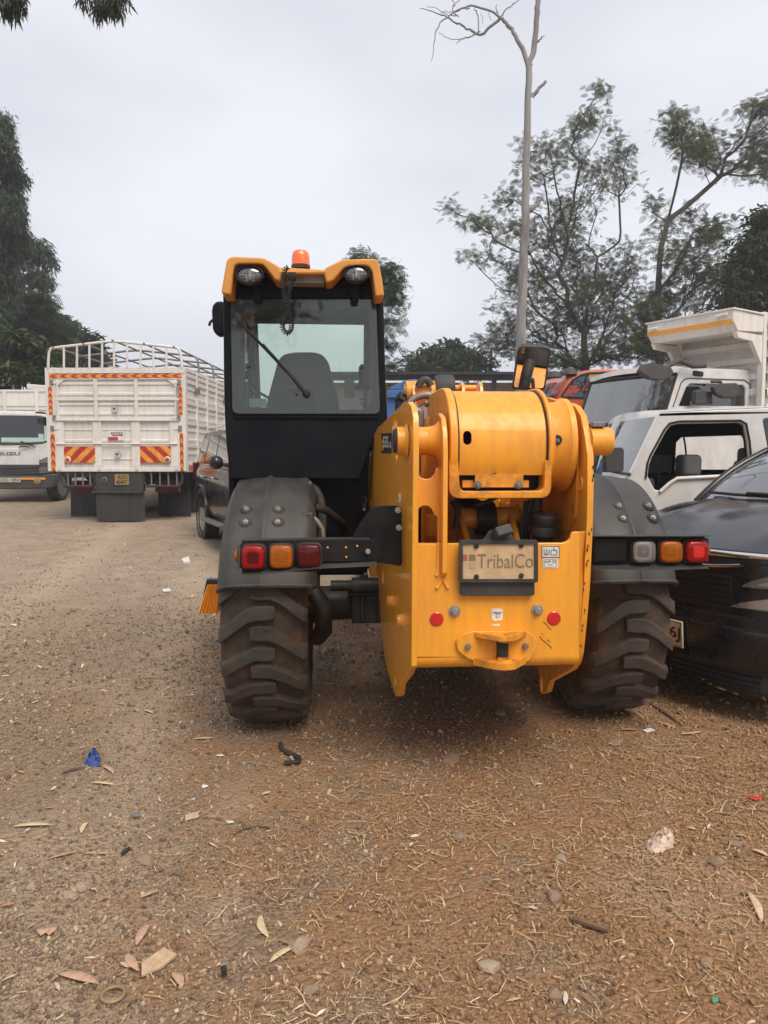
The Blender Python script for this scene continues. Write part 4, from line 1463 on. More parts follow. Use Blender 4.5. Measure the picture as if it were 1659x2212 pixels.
lamp(lb, 4, 497, 708, 97, 100, YL, M['red_lens'], M['dark_red_lens'])
lamp(lb, 4, 724, 704, 99, 100, YL, M['amber_lens'])
lamp(lb, 4, 950, 698, 99, 100, YL, M['dark_red_lens'])
bolt(lb, TF.y(4, 1428, 665, YL), -YA, .021, M['steel'], washer=False)
for x, y in ((1100, 633), (1250, 632), (1341, 621), (1252, 711)):
    build(MB().lathe([(0, .001), (.0045, .001), (.0048, 0)], TF.y(4, x, y, YL), -YA, 10), 'bolt_hole', M['yellow'], lb)
a = TF.y(4, 378, 700, YL)
build(MB().box2((a.x - .004, YL - .02, TF.y(4, 378, 805, YL).z), (a.x + .008, YL + .03, TF.y(4, 378, 605, YL).z)), 'bar_end_plate', M['black_plastic'], lb, bevel=.003)
c = TF.y(4, 366, 703, YL + .01)
build(MB().lathe([(0, .016), (.02, .014), (.027, .006), (.028, 0)], c, -XA, 20), 'side_marker', M['amber_lens'], lb)
# gusset holding the bar to the chassis
gp = [TF.y(2, x, y, -1.0) for x, y in ((-10, 1200), (40, 1120), (88, 1060), (118, 1038), (150, 1030), (262, 1028), (288, 1046), (290, 1390), (278, 1405), (160, 1385), (-10, 1385))]
gs = build(MB().prism(gp, (0, .010, 0)), 'bar_gusset', M['black_paint'], TH, bevel=.002)
for x, y in ((264, 1057), (270, 1166)):
    bolt(gs, TF.y(2, x, y, -1.0), -YA, .014, M['steel'])
# right bar
YB = -.99
bar = [TF.y(5, x, y, YB) for x, y in ((335, 492), (1180, 490), (1195, 510), (1195, 690), (1150, 712), (335, 706))]
rbp = build(MB().prism(bar, (0, .012, 0)), 'lamp_bar', M['black_paint'], TH, bevel=.002)
rbp['label'] = 'black lamp bar over the wheel beside the black car'
a, b = TF.y(5, 330, 492, YB), TF.y(5, 1182, 490, YB)
build(MB().prism([a, b, b - YA * .05, a - YA * .05], (0, 0, .004)), 'bar_lip', M['black_plastic'], rbp)
a, b = TF.y(5, 335, 706, YB), TF.y(5, 1172, 704, YB)
build(MB().grid(lambda u, v: Vector((u.x, u.y - v * .06, u.z - .012 * v * (1 + .6 * math.sin(PI * (u.x - a.x) / (b.x - a.x))))), [a + (b - a) * t for t in lin(0, 1, 9)], [0, .5, 1]), 'bar_tray', M['black_plastic'], rbp, smooth=60)
lamp(rbp, 5, 715, 607, 86, 84, YB, M['clear_lens'])
lamp(rbp, 5, 914, 607, 86, 84, YB, M['amber_lens'])
lamp(rbp, 5, 1104, 606, 86, 84, YB, M['red_lens'], M['reflector'])
a, b = TF.y(5, 352, 690, YB - .02), TF.y(5, 602, 505, YB - .02)
build(MB().box2((a.x, YB - .025, a.z), (b.x, YB - .001, b.z)), 'cover_box', M['black_paint'], rbp, bevel=.008)
a = TF.y(5, 1204, 600, YB)
build(MB().box2((a.x - .006, YB - .01, TF.y(5, 1204, 690, YB).z), (a.x + .004, YB + .05, TF.y(5, 1204, 510, YB).z)), 'bar_end_plate', M['black_plastic'], rbp, bevel=.004)
build(MB().lathe([(0, .014), (.02, .012), (.026, .005), (.027, 0)], a + XA * .004 + YA * .02, XA, 18), 'side_marker', M['amber_lens'], rbp)
# ribbed yellow step ahead of the near wheel
cx_, cy_ = TF.y(4, 150, 1050, 1.3).x, 1.3
st = MB()
a0, a1, b0, b1 = [TF.y(4, x, y, 1.3) for x, y in ((120, 940), (215, 940), (50, 1155), (215, 1160))]
pts_t, pts_b = [], []
nn = 13
for i in range(nn):
    t = i / (nn - 1)
    w = .018 if i % 2 else 0
    pts_t.append(a0.lerp(a1, t) - YA * w)
    pts_b.append(b0.lerp(b1, t) - YA * (w + .06))
st.add(pts_t + pts_b + [p + YA * .12 for p in pts_t] + [p + YA * .12 for p in pts_b],
       [(i, i + 1, nn + i + 1, nn + i) for i in range(nn - 1)] + [(2 * nn + i, 3 * nn + i, 3 * nn + i + 1, 2 * nn + i + 1) for i in range(nn - 1)] +
       [tuple(range(nn)) + tuple(range(3 * nn - 1, 2 * nn - 1, -1)), tuple(range(nn, 2 * nn)) + tuple(range(4 * nn - 1, 3 * nn - 1, -1))])
build(st, 'ribbed_step', M['yellow_worn'], TH, smooth=20)['label'] = 'ribbed yellow block ahead of the wheel'
p = [TF.y(4, x, y, 1.32) for x, y in ((110, 900), (215, 900), (215, 990), (75, 1075))]
build(MB().prism(p, (0, .08, 0)), 'step_bracket', M['black_iron'], TH)
# engine cover, exhaust and mirror on the far side
eh = MB().box2((XR + .06, .55, .62), (1.10, 2.1, 1.32))
build(eh, 'engine_cover', M['yellow'], TH, bevel=.05, seg=3)
build(MB().tube([(.80, .9, 1.30), (.80, .88, 1.40), (.80, .80, 1.47), (.80, .66, 1.48)], .05, 14), 'exhaust_pipe', M['black_iron'], TH, smooth=60)
YM = 1.25
mo = [TF.y(2, x, y, YM) for x, y in ((1012, 322), (1028, 60), (1045, 36), (1150, 36), (1178, 55), (1168, 322))]
cm = sum(mo, Vector()) / len(mo)
mo = [cm + Vector(((p.x - cm.x) * 1.32, p.y - cm.y, (p.z - cm.z) * 1.04)) for p in mo]
target = Vector((.82, .66, 1.475))
nrm = ((TF.e - cm).normalized() + (target - cm).normalized()).normalized()
q = Vector((0, -1, 0)).rotation_difference(nrm).to_matrix()
hou = [cm + q @ (p - cm) for p in mo]
mir = build(MB().prism(rounded(hou, .03), -nrm * .06), 'wing_mirror', M['black_plastic'], TH, bevel=.010)
inner = [cm + q @ ((p - cm) * .89) + nrm * .002 for p in mo]
build(MB().prism(rounded(inner, .025), nrm * .002), 'mirror_glass', M['mirror'], mir, smooth=0)
build(MB().tube([cm + Vector((.02, .04, -.14)), cm + Vector((.05, .06, -.35)), cm + Vector((.02, .06, -.62))], .014, 8), 'mirror_arm', M['black_iron'], mir)

# ---- cab -------------------------------------------------------------------
YC = -.10
def cy(x, y, yl=YC): return TF.y(1, x, y, yl)

# rear frame with window opening
fo = [cy(180, 380), cy(186, 1000), cy(192, 1300), cy(205, 1500), cy(232, 1740), cy(1180, 1740), cy(1262, 1500), cy(1330, 1400), cy(1374, 1300), cy(1360, 1000), cy(1345, 380)]
wo = [cy(262, 440), cy(1290, 440), cy(1304, 1255), cy(268, 1255)]
cab = build(MB().plate(fo, [rounded(wo, .03)], (0, .05, 0)), 'cab_frame', M['cab_black'], TH, bevel=.012, seg=3)
cab['label'] = 'glossy black rear frame of the operator cab'
xl, xr = cy(186, 1000).x, cy(1360, 1000).x
zg0, zg1 = cy(268, 1290).z, cy(262, 400).z
# lower rear shell (bulges rearward under the window, then runs down between wheel and chassis)
xi = cy(1262, 1500).x
us = lin(0, 1, 7)
zlo_ = cy(700, 1735).z
pr = [(YC + .03, zlo_ + .06), (YC + .06, zlo_ - .05), (YC + .12, zlo_ - .2), (YC + .16, .80)]
mb = MB().grid(lambda u, v: Vector((xl + .06 + (-.40 - xl - .06) * u, v[0], v[1])), us, pr)
build(mb, 'lower_rear_panel', M['cab_black'], TH, smooth=60)
ys = cy(262, 1292).z
build(MB().box2((cy(262, 1290).x, YC - .012, ys - .006), (cy(1304, 1290).x, YC + .02, ys + .002)), 'window_ledge', M['cab_black'], TH, bevel=.002)
# sides below the windows, floor, front
mb = MB().box2((xl + .01, YC + .05, .80), (xl + .05, 1.45, 1.62)).box2((-.42, YC + .3, .80), (-.38, 1.45, 1.62))
build(mb, 'cab_side', M['cab_black'], TH, bevel=.01)
build(MB().box2((xl + .05, YC + .2, .78), (-.42, 1.45, .84)), 'cab_floor', M['cab_black'], TH)
build(MB().box2((xl + .05, 1.38, .80), (-.42, 1.45, 1.30)), 'dashboard_wall', M['cab_black'], TH)
ZR = cy(700, 380).z
ZF2 = ZR + .075
# pillars
for (x, y0, y1) in ((xl + .035, 1.42, 1.18), (xr - .035, 1.42, 1.18)):
    build(MB().tube([(x, y0, 1.25), (x, y0, 1.7), (x, y1, ZF2)], .032, 10), 'front_pillar', M['interior'], TH, smooth=60)
for x in (xl + .03, xr - .03):
    build(MB().tube([(x, .48, 1.60), (x, .50, ZF2)], .022, 8), 'door_pillar', M['interior'], TH, smooth=60)
    build(MB().tube([(x, YC + .06, 1.60), (x, 1.42, 1.58)], .02, 8), 'waist_rail', M['interior'], TH)
build(MB().box2((xl + .03, 1.12, ZF2 - .03), (xr - .03, 1.2, ZF2 + .03)), 'front_header', M['interior'], TH, bevel=.02)
build(MB().box2((xl + .05, YC + .05, ZF2 + .0), (xr - .05, 1.25, ZF2 + .02)), 'headliner', M['interior'], TH, bevel=.02)
# glazing
build(MB().prism([Vector((xl + .02, YC + .06, 1.62)), Vector((xl + .02, 1.40, 1.62)), Vector((xl + .02, 1.18, ZR)), Vector((xl + .02, YC + .06, ZR))], (.004, 0, 0)), 'side_window', M['cab_glass'], TH, smooth=0)
build(MB().prism([Vector((xr - .02, YC + .06, 1.62)), Vector((xr - .02, 1.40, 1.62)), Vector((xr - .02, 1.18, ZR)), Vector((xr - .02, YC + .06, ZR))], (-.004, 0, 0)), 'side_window', M['cab_glass'], TH, smooth=0)
build(MB().prism([Vector((xl + .05, 1.42, 1.27)), Vector((xr - .05, 1.42, 1.27)), Vector((xr - .05, 1.42, 1.7)), Vector((xl + .05, 1.42, 1.7))], (0, -.004, 0)), 'windscreen', M['cab_glass'], TH, smooth=0)
build(MB().prism([Vector((xl + .05, 1.42, 1.7)), Vector((xr - .05, 1.42, 1.7)), Vector((xr - .05, 1.18, ZF2)), Vector((xl + .05, 1.18, ZF2))], (0, -.004, 0)), 'windscreen', M['cab_glass'], TH, smooth=0)
# rear window pane with dark printed border
YG = YC - .018
wout = rounded([cy(236, 412, YG), cy(1292, 418, YG), cy(1322, 1270, YG), cy(250, 1270, YG)], .035)
rw = build(MB().prism(wout, (0, .005, 0)), 'rear_window', M['cab_glass'], TH, smooth=0)
YF = YG + .008
fin = [cy(x, y, YF) for x, y in ((300, 560), (318, 528), (350, 515), (1195, 512), (1228, 522), (1248, 555), (1262, 760), (1278, 1150), (1262, 1175), (1192, 1240), (860, 1243), (850, 1225), (846, 1120), (835, 1085), (700, 1082), (560, 1112), (545, 1125), (530, 1222), (375, 1228), (355, 1222), (298, 1160))]
build(MB().plate(rounded([cy(238, 414, YF), cy(1290, 420, YF), cy(1319, 1267, YF), cy(252, 1267, YF)], .035), [fin], (0, .002, 0)), 'window_border', M['frit'], rw, smooth=0)
for x, y, r in ((362, 922, .013), (1191, 928, .013)):
    build(MB().lathe([(0, .012), (r * .8, .012), (r, .008), (r, 0)], cy(x, y, YG), -YA, 18), 'window_fixing', M['dark_grey'], rw)
build(MB().lathe([(0, .008), (.006, .008), (.008, 0)], cy(715, 1133, YG), -YA, 12), 'washer_jet', M['rubber'], rw)
build(MB().prism(rounded([cy(373, 1221, YF + .004), cy(498, 1221, YF + .004), cy(498, 1160, YF + .004), cy(373, 1160, YF + .004)], .004), (0, .001, 0)), 'window_sticker', M['mint'], rw, smooth=0)
for (x0, y0, x1, y1) in ((1170, 1162, 1208, 1172), (1185, 1182, 1192, 1190), (1172, 1197, 1206, 1203), (1180, 1210, 1200, 1214)):
    build(MB().prism([cy(x0, y1, YF), cy(x1, y1, YF), cy(x1, y0, YF), cy(x0, y0, YF)], (0, -.0005, 0)), 'printed_mark', M['ink'], rw, smooth=0)
# wiper
YW = YG - .03
wp = bpy.data.objects.new('wiper', None); COL.objects.link(wp); wp.parent = TH
build(MB().lathe([(0, .03), (.016, .03), (.022, .02), (.022, -.01)], cy(786, 1128, YG - .006), -YA, 18), 'wiper_pivot', M['rubber'], wp)
build(MB().tube([cy(786, 1128, YW), cy(700, 1022, YW - .01), cy(640, 955, YW - .012), cy(470, 765, YW - .012)], [.013, .011, .007, .006], 8), 'wiper_arm', M['rubber'], wp)
build(MB().tube([cy(690, 1015, YW + .012), cy(282, 588, YW + .012)], .006, 6).tube([cy(650, 960, YW), cy(300, 600, YW)], .005, 6), 'wiper_blade', M['rubber'], wp)
# seat, wheel and bits inside
ysb = .42
so = [TF.y(1, x, y, ysb) for x, y in ((478, 1320), (500, 1180), (545, 1010), (580, 880), (620, 838), (700, 822), (850, 822), (905, 842), (945, 890), (990, 1060), (1020, 1180), (1040, 1320))]
st = build(MB().prism(rounded(so, .03), (0, .12, 0)), 'operator_seat', M['seat'], TH, bevel=.04, seg=3)
a, b = TF.y(1, 500, 1320, ysb), TF.y(1, 1030, 1320, ysb)
build(MB().box2((a.x, ysb, a.z - .15), (b.x, ysb + .5, a.z + .02)), 'seat_cushion', M['seat'], TH, bevel=.04, seg=3)
cw = Vector(((a.x + b.x) / 2 + .08, 1.05, 1.66))
tilt = Matrix.Rotation(R(35), 3, 'X')
build(MB().tube([cw + tilt @ Vector((.19 * math.cos(t), .19 * math.sin(t), 0)) for t in lin(0, 2 * PI, 29)[:-1]], .014, 8, closed=True).cyl(cw, cw + tilt @ Vector((0, 0, -.3)), .03), 'steering_wheel', M['rubber'], TH)
build(MB().box2((xl + .2, 1.25, 1.28), (xr - .2, 1.38, 1.5)), 'dashboard', M['interior'], TH, bevel=.03)
build(MB().prism([TF.y(1, x, y, .9) for x, y in ((1060, 1155), (1135, 1155), (1135, 1030), (1062, 1030))], (0, .01, 0)), 'paper_notice', M['plate_white'], TH)
build(MB().tube([TF.y(1, x, y, 1.15) for x, y in ((375, 690), (390, 780), (400, 950))], .012, 8), 'grab_rail', M['rubber'], TH)
build(MB().tube([TF.y(1, x, y, .2) for x, y in ((360, 940), (380, 1030), (430, 1110), (530, 1165))], .008, 6), 'interior_cable', M['rubber'], TH)
build(MB().tube([TF.y(1, x, y, .5) for x, y in ((1185, 930), (1185, 1080))], .018, 8).tube([TF.y(1, x, y, .5) for x, y in ((1140, 1082), (1250, 1080))], .014, 8), 'door_handle', M['rubber'], TH)
# dark recess behind roof lights and roof
YB2 = YC - .04
rec = [cy(236, 430, YB2), cy(255, 180, YB2), cy(480, 170, YB2), cy(580, 320, YB2), cy(940, 320, YB2), cy(1060, 180, YB2), cy(1260, 180, YB2), cy(1295, 430, YB2)]
build(MB().prism(rec, (0, .04, 0)), 'roof_recess', M['cab_black'], TH, bevel=.006)
YT = -.30
ro = [(171, 400), (170, 372), (190, 250), (205, 162), (222, 138), (252, 127), (470, 137), (492, 146), (588, 200), (598, 226), (915, 230), (928, 208), (945, 200), (1040, 154), (1075, 148), (1270, 143), (1300, 152), (1316, 182), (1340, 320), (1352, 412),
      (1288, 422), (1276, 330), (1262, 240), (1244, 208), (1215, 195), (1090, 200), (1060, 214), (985, 300), (960, 314), (928, 318), (916, 256), (606, 256), (604, 310), (580, 306), (556, 296), (490, 208), (470, 190), (440, 183), (290, 182), (264, 196), (256, 235), (246, 330), (238, 408)]
build(MB().prism([cy(x, y, YT) for x, y in ro], (0, .26, 0)), 'roof_brow', M['roof_yellow'], TH, bevel=.016, seg=3)['label'] = 'yellow moulded brow of the cab roof'
ro2 = [(176, 390), (205, 162), (252, 130), (470, 140), (590, 205), (915, 225), (1040, 158), (1270, 146), (1316, 185), (1345, 400)]
pz = [cy(x, y, YT + .255) for x, y in ro2]
cxr = (pz[0].x + pz[-1].x) / 2
pin_ = [Vector((cxr + (p.x - cxr) * .95, p.y, p.z - (.035 if 0 < i_ < len(pz) - 1 else 0))) for i_, p in enumerate(pz)]
build(MB().prism(pz + pin_[::-1], (0, 1.35, 0)), 'roof', M['roof_yellow'], TH, bevel=.008)
build(MB().prism([pz[0], pz[-1]] + pz[-2:0:-1], (0, .01, 0)) if False else MB().box2((xl + .05, 1.22, ZF2 + .0), (xr - .05, 1.28, ZF2 + .03)), 'roof_front_edge', M['roof_yellow'], TH)
build(MB().box2((cy(612, 315, YB2 - .03).x, YB2 - .10, cy(612, 318, YB2 - .1).z), (cy(918, 315, YB2 - .03).x, YB2 + .01, cy(612, 260, YB2 - .1).z)), 'vent_panel', M['interior'], TH, bevel=.004)
build(MB().box2((cy(760, 315, YB2 - .11).x, YB2 - .115, cy(612, 312, YB2 - .1).z), (cy(768, 315, YB2 - .03).x, YB2 - .10, cy(612, 262, YB2 - .1).z)), 'vent_rib', M['interior'], TH)
for (x, y, rx, ry) in ((375, 266, 97, 63), (1150, 257, 90, 59)):
    lo = bpy.data.objects.new('work_light', None); COL.objects.link(lo); lo.parent = TH
    yy = YB2 - .15
    c = cy(x, y, yy)
    ux, vz = cy(x + rx, y, yy) - c, cy(x, y - ry, yy) - c

    def el(s, dy, n=30): return [p - YA * dy for p in ellipse(c, ux * s, vz * s, n)]

    def stack(rings, cap=True):
        n = 30
        vs = [p for (s, d) in rings for p in el(s, d)]
        fs = [(i * n + j, i * n + (j + 1) % n, i * n + n + (j + 1) % n, i * n + n + j) for i in range(len(rings) - 1) for j in range(n)]
        if cap: fs.append(tuple((len(rings) - 1) * n + j for j in range(n)))
        return MB().add(vs, fs)
    build(stack([(.9, -.07), (1.05, -.03), (1.06, .012), (1.0, .02), (.93, .014), (.90, -.005)], False), 'lamp_housing', M['rubber'], lo, smooth=50)
    build(stack([(.92, .004), (.7, -.008), (.35, -.014), (.1, -.016)]), 'reflector_bowl', M['lamp_bowl'], lo, smooth=60)
    for (u0, u1, v0, v1) in ((-.75, -.25, .30, .45), (.25, .75, .30, .45), (-.75, -.25, -.45, -.30), (.25, .75, -.45, -.30), (-.85, -.3, -.07, .07), (.3, .85, -.07, .07)):
        build(MB().prism([c + ux * a_ + vz * b_ - YA * .001 for a_, b_ in ((u0, v0), (u1, v0), (u1, v1), (u0, v1))], (0, .012, 0)), 'reflector_step', M['steel_dull'], lo)
    build(MB().prism([c + ux * a_ + vz * b_ for a_, b_ in ((-.2, -.7), (.2, -.7), (.2, .8), (-.2, .8))], (0, .02, 0)), 'bulb_shield', M['steel'], lo, bevel=.008)
    build(stack([(.93, .008), (.7, .018), (.4, .023), (.1, .024)]), 'lens', M['lamp_glass'], lo, smooth=60)
    d0 = cy(x + (40 if x < 700 else -30), y + 60, yy + .05)
    build(MB().prism([cy(x - 30 + (40 if x < 700 else -30), 320, YB2 - .05), cy(x + 60 + (40 if x < 700 else -30), 320, YB2 - .05), cy(x + 45 + (30 if x < 700 else -30), 455, YB2 - .05), cy(x - 5 + (30 if x < 700 else -30), 455, YB2 - .05)], (0, .03, 0)), 'lamp_arm', M['cab_black'], lo, bevel=.006)
# beacon
YBe = .10
cb = cy(745, 222, YBe)
bw = (cy(812, 200, YBe) - cy(678, 200, YBe)).x / 2
hb = cy(745, 85, YBe).z - cb.z
bo = bpy.data.objects.new('beacon', None); COL.objects.link(bo); bo.parent = TH
build(MB().lathe([(0, 0), (bw * 1.03, 0), (bw * 1.03, hb * .16), (bw * .9, hb * .3), (bw * .6, hb * .36), (0, hb * .36)], cb, ZA, 28), 'beacon_base', M['rubber'], bo)
build(MB().lathe([(bw, hb * .16), (bw * .985, hb * .45), (bw * .95, hb * .70), (bw * .86, hb * .86), (bw * .68, hb * .96), (bw * .4, hb * .995), (0, hb)], cb, ZA, 28), 'beacon_dome', M['beacon'], bo, smooth=60)
# coiled cable
YK = YT - .03


def coil(pts, r, turns, n_per=10):
    P = [Vector(p) for p in smooth_poly([tuple(p) for p in pts], 10)]
    L_ = [0]
    for i in range(1, len(P)): L_.append(L_[-1] + (P[i] - P[i - 1]).length)
    out = []
    N_ = int(turns * n_per)
    for i in range(N_ + 1):
        s = L_[-1] * i / N_
        j = min(max(int(np.searchsorted(L_, s)), 1), len(P) - 1)
        t = (s - L_[j - 1]) / max(L_[j] - L_[j - 1], 1e-6)
        p = P[j - 1].lerp(P[j], t)
        tg = (P[j] - P[j - 1]).normalized()
        w = tg.cross(YA).normalized()
        a = 2 * PI * i / n_per
        out.append(p + w * r * math.cos(a) + YA * r * math.sin(a))
    return out


path = [cy(x, y, YK) for x, y in ((655, 205), (628, 232), (618, 330), (628, 440), (652, 520), (625, 590), (612, 645), (645, 688), (678, 650), (672, 580), (648, 500), (655, 420), (672, 330), (690, 265))]
build(MB().tube(coil(path, .011, 62, 10), .0035, 6, cap=True), 'coiled_cable', M['rubber'], TH, smooth=80)
build(MB().box2((cy(655, 290, YK + .02).x, YK + .0, cy(655, 295, YK).z), (cy(712, 240, YK + .02).x, YK + .05, cy(655, 240, YK).z)), 'cable_plug', M['rubber'], TH, bevel=.005)
# left mirror
ml = [TF.y(1, x, y, .95) for x, y in ((185, 450), (130, 452), (105, 480), (97, 520), (104, 650), (120, 690), (150, 705), (185, 706))]
lm = build(MB().prism(ml, (0, .08, 0)), 'wing_mirror', M['cab_black'], TH, bevel=.02, seg=3)
build(MB().tube([TF.y(1, x, y, .97) for x, y in ((80, 632), (90, 605), (108, 590))], .010, 8), 'mirror_knob', M['rubber'], lm)
build(MB().tube([(xl + .02, 1.2, 1.95), TF.y(1, 170, 600, 1.02), TF.y(1, 150, 560, 1.02)], .012, 8), 'mirror_arm', M['rubber'], lm)
# hose tray on the cab's inner lower side
tp = [TF.y(1, x, y, .0) for x, y in ((1125, 1440), (1150, 1415), (1240, 1440), (1270, 1500), (1245, 1560), (1220, 1900), (1195, 1980), (1180, 1975), (1185, 1880), (1130, 1840), (1115, 1700))]
build(MB().prism(tp, (0, .03, 0)), 'service_panel', M['black_paint'], TH, bevel=.004)
build(MB().tube([TF.y(1, x, y, -.012) for x, y in ((1125, 1460), (1118, 1700), (1130, 1838), (1185, 1862), (1222, 1880), (1205, 1980))], .006, 6), 'panel_rim', M['black_plastic'], TH)
for y in (1560, 1620, 1680, 1740, 1800):
    build(MB().tube([TF.y(1, x, yy, -.014) for x, yy in ((1140, y), (1175, y + 12), (1225, y + 4))], .011, 8), 'panel_hose', M['hose'], TH)
for x, y in ((1228, 1786), (1206, 1965)):
    bolt(TH, TF.y(1, x, y, -.02), -YA, .008, M['steel'])

# ================================================================== VEHICLES AROUND
def dark_glass(name, col, rough=.06):
    m, t, N, L, P = nodes(name)
    P.inputs['Base Color'].default_value = (*col, 1)
    P.inputs['Roughness'].default_value = rough
    P.inputs['Specular IOR Level'].default_value = .9
    P.inputs['Coat Weight'].default_value = .6
    P.inputs['Coat Roughness'].default_value = .02
    return m


M['dark_glass'] = dark_glass('dark_window_glass', (.012, .014, .015))
M['screen_glass'] = glass('windscreen_glass', (.45, .52, .50), .34, .06, (.30, .32, .31))


def stripes(name, c1, c2, mode, a, b):
    """two-colour warning tape; pattern in the strip's own 0..1 box"""
    m, t, N, L, P = nodes(name)
    tcn = N.new('ShaderNodeTexCoord')
    s = N.new('ShaderNodeSeparateXYZ')
    L.new(tcn.outputs['Generated'], s.inputs['Vector'])
    lo, ac = ('X', 'Z') if mode in ('h', 'd', 'e') else ('Z', 'X')

    def math_(op, x, y=None):
        n = N.new('ShaderNodeMath'); n.operation = op
        for i, v in enumerate((x, y)):
            if v is None: continue
            if isinstance(v, (int, float)): n.inputs[i].default_value = v
            else: L.new(v, n.inputs[i])
        return n.outputs['Value']
    if mode in ('d', 'e'):
        val = math_('ADD', math_('MULTIPLY', s.outputs['X'], a), math_('MULTIPLY', s.outputs['Z'], b))
    else:
        val = math_('ADD', math_('MULTIPLY', s.outputs[lo], a), math_('MULTIPLY', math_('ABSOLUTE', math_('SUBTRACT', s.outputs[ac], .5)), b))
    f = math_('GREATER_THAN', math_('FRACT', val), .5)
    n1 = _noise(N, L, 9, 5, .6, tcn.outputs['Object'])
    r1 = _ramp(N, L, n1.outputs['Fac'], [(.35, G(.7)), (.65, G(1.1))])
    col = _mix(N, L, f, c1, c2)
    col = _mix(N, L, 1.0, col, r1.outputs['Color'], 'MULTIPLY')
    L.new(col, P.inputs['Base Color'])
    P.inputs['Roughness'].default_value = .4
    return m


RD, YL_ = (.50, .028, .018), (.78, .33, .035)
M['chev_h'] = stripes('chevron_tape', RD, YL_, 'h', 13, -.9)
M['chev_v'] = stripes('chevron_tape_upright', RD, YL_, 'v', 4.5, .9)
M['diag_a'] = stripes('diagonal_board', RD, YL_, 'd', 2.1, -1.15)
M['diag_b'] = stripes('diagonal_board_mirrored', RD, YL_, 'd', 2.1, 1.15)
M['sill_tape'] = stripes('sill_tape', (.62, .12, .03), (.70, .50, .36), 'h', 22, 0)


def road_wheel(parent, c, r, w, axis=XA, rim_mat=None, spokes=5, name='wheel', flip=1):
    """tyre + rim; axis points outwards"""
    ax = Vector(axis).normalized() * flip
    base = bpy.data.objects.new(name, None)
    COL.objects.link(base); base.parent = parent
    c = Vector(c)
    h = w / 2
    build(MB().lathe([(r * .62, -h), (r * .8, -h * 1.05), (r * .93, -h * .95), (r * .985, -h * .75), (r, -h * .4), (r, h * .4), (r * .985, h * .75), (r * .93, h * .95), (r * .8, h * 1.05), (r * .66, h * .98), (r * .62, h * .8)], c, ax, 36), 'tyre', M['car_tyre'], base, smooth=50)
    mb = MB().lathe([(r * .66, h * .9), (r * .62, h * .95), (r * .6, h * .6), (r * .58, 0), (r * .3, 0), (0, 0)], c, ax, 30)
    build(mb, 'rim', rim_mat or M['steel_dull'], base)
    mb = MB()
    u = ax.orthogonal().normalized(); v = ax.cross(u)
    for k in range(spokes):
        a = 2 * PI * k / spokes
        d = u * math.cos(a) + v * math.sin(a)
        e = ax.cross(d)
        p0, p1 = c + ax * h * .75 + d * r * .1, c + ax * h * .85 + d * r * .62
        mb.prism([p0 + e * r * .07, p0 - e * r * .07, p1 - e * r * .055, p1 + e * r * .055], -ax * h * .3)
    mb.lathe([(0, h * .8), (r * .12, h * .78), (r * .14, h * .4)], c, ax, 14)
    build(mb, 'spoke', rim_mat or M['steel_dull'], base)
    return base


def ribbed(parent, p00, u, v, n, ribs, mat, name='panel'):
    """sheet panel with pressed ribs: p00 corner, u along, v up, n outward; ribs = [(v0, v1, depth)] in 0..1"""
    p00, u, v, n = Vector(p00), Vector(u), Vector(v), Vector(n).normalized()
    prof = [(0, 0)]
    for (a, b, d) in ribs:
        e = (b - a) * .18
        prof += [(a, 0), (a + e, d), (b - e, d), (b, 0)]
    prof.append((1, 0))
    mb = MB().grid(lambda s, q: p00 + u * s + v * q[0] + n * q[1], [0, 1], prof)
    return build(mb, name, mat, parent, smooth=0)


# ------------------------------------------------------------------ white cargo truck
GZ = ground_z(14.8)
CT = Frame(-5.39, 14.8, GZ, R(-1.56))
ct = thing('cargo_truck', 'white cargo truck seen from behind, with tubular hoops over its ribbed bed and hazard boards', 'truck', CT.o, CT.rot)
def c6(x, y, yl=0.0): return CT.y(6, x, y, yl)
def bx6(x0, y0, x1, y1, yl, dep, name, mat, parent=None, bevel=.006):
    a, b = c6(x0, y1, yl), c6(x1, y0, yl)
    return build(MB().box2((a.x, yl, a.z), (b.x, yl + dep, b.z)), name, M[mat] if isinstance(mat, str) else mat, parent or ct, bevel=bevel)
LEN = 7.4
bx6(330, 345, 385, 1058, 0, .09, 'corner_post', 'white_body')
bx6(1218, 345, 1268, 1058, 0, .09, 'corner_post', 'white_body')
bx6(330, 343, 1266, 386, -.01, .1, 'top_beam', 'white_body')
bx6(385, 1038, 1218, 1060, -.01, .1, 'bottom_beam', 'white_body')
bx6(336, 388, 1248, 417, -.012, .008, 'hazard_tape', 'chev_h', bevel=0)
for (x0, y0, x1, y1) in ((337, 475, 356, 666), (355, 800, 374, 1058), (1232, 473, 1251, 666), (1240, 795, 1258, 1055)):
    bx6(x0, y0, x1, y1, -.012, .008, 'hazard_tape', 'chev_v', bevel=0)
ud = bx6(378, 420, 1232, 704, .045, .03, 'upper_door', 'white_body')
for (x0, x1) in ((378, 396), (648, 666), (926, 944), (1204, 1232)):
    bx6(x0, 418, x1, 700, .0, .045, 'door_stile', 'white_body', ud)
for (y0, y1) in ((412, 428), (554, 572), (688, 706)):
    bx6(378, y0, 1232, y1, -.004, .049, 'door_rail', 'white_body', ud)
for (x0, x1) in ((396, 648), (666, 926), (944, 1204)):
    for (y0, y1) in ((428, 554), (572, 688)):
        a, b = c6(x0, y1, .04), c6(x1, y0, .04)
        ribbed(ud, a, (b.x - a.x, 0, 0), (0, 0, b.z - a.z), -YA, [(.12, .30, .022), (.70, .88, .022)], M['white_body'], 'door_panel')
ld = bx6(385, 714, 1225, 1040, .045, .03, 'lower_door', 'white_body')
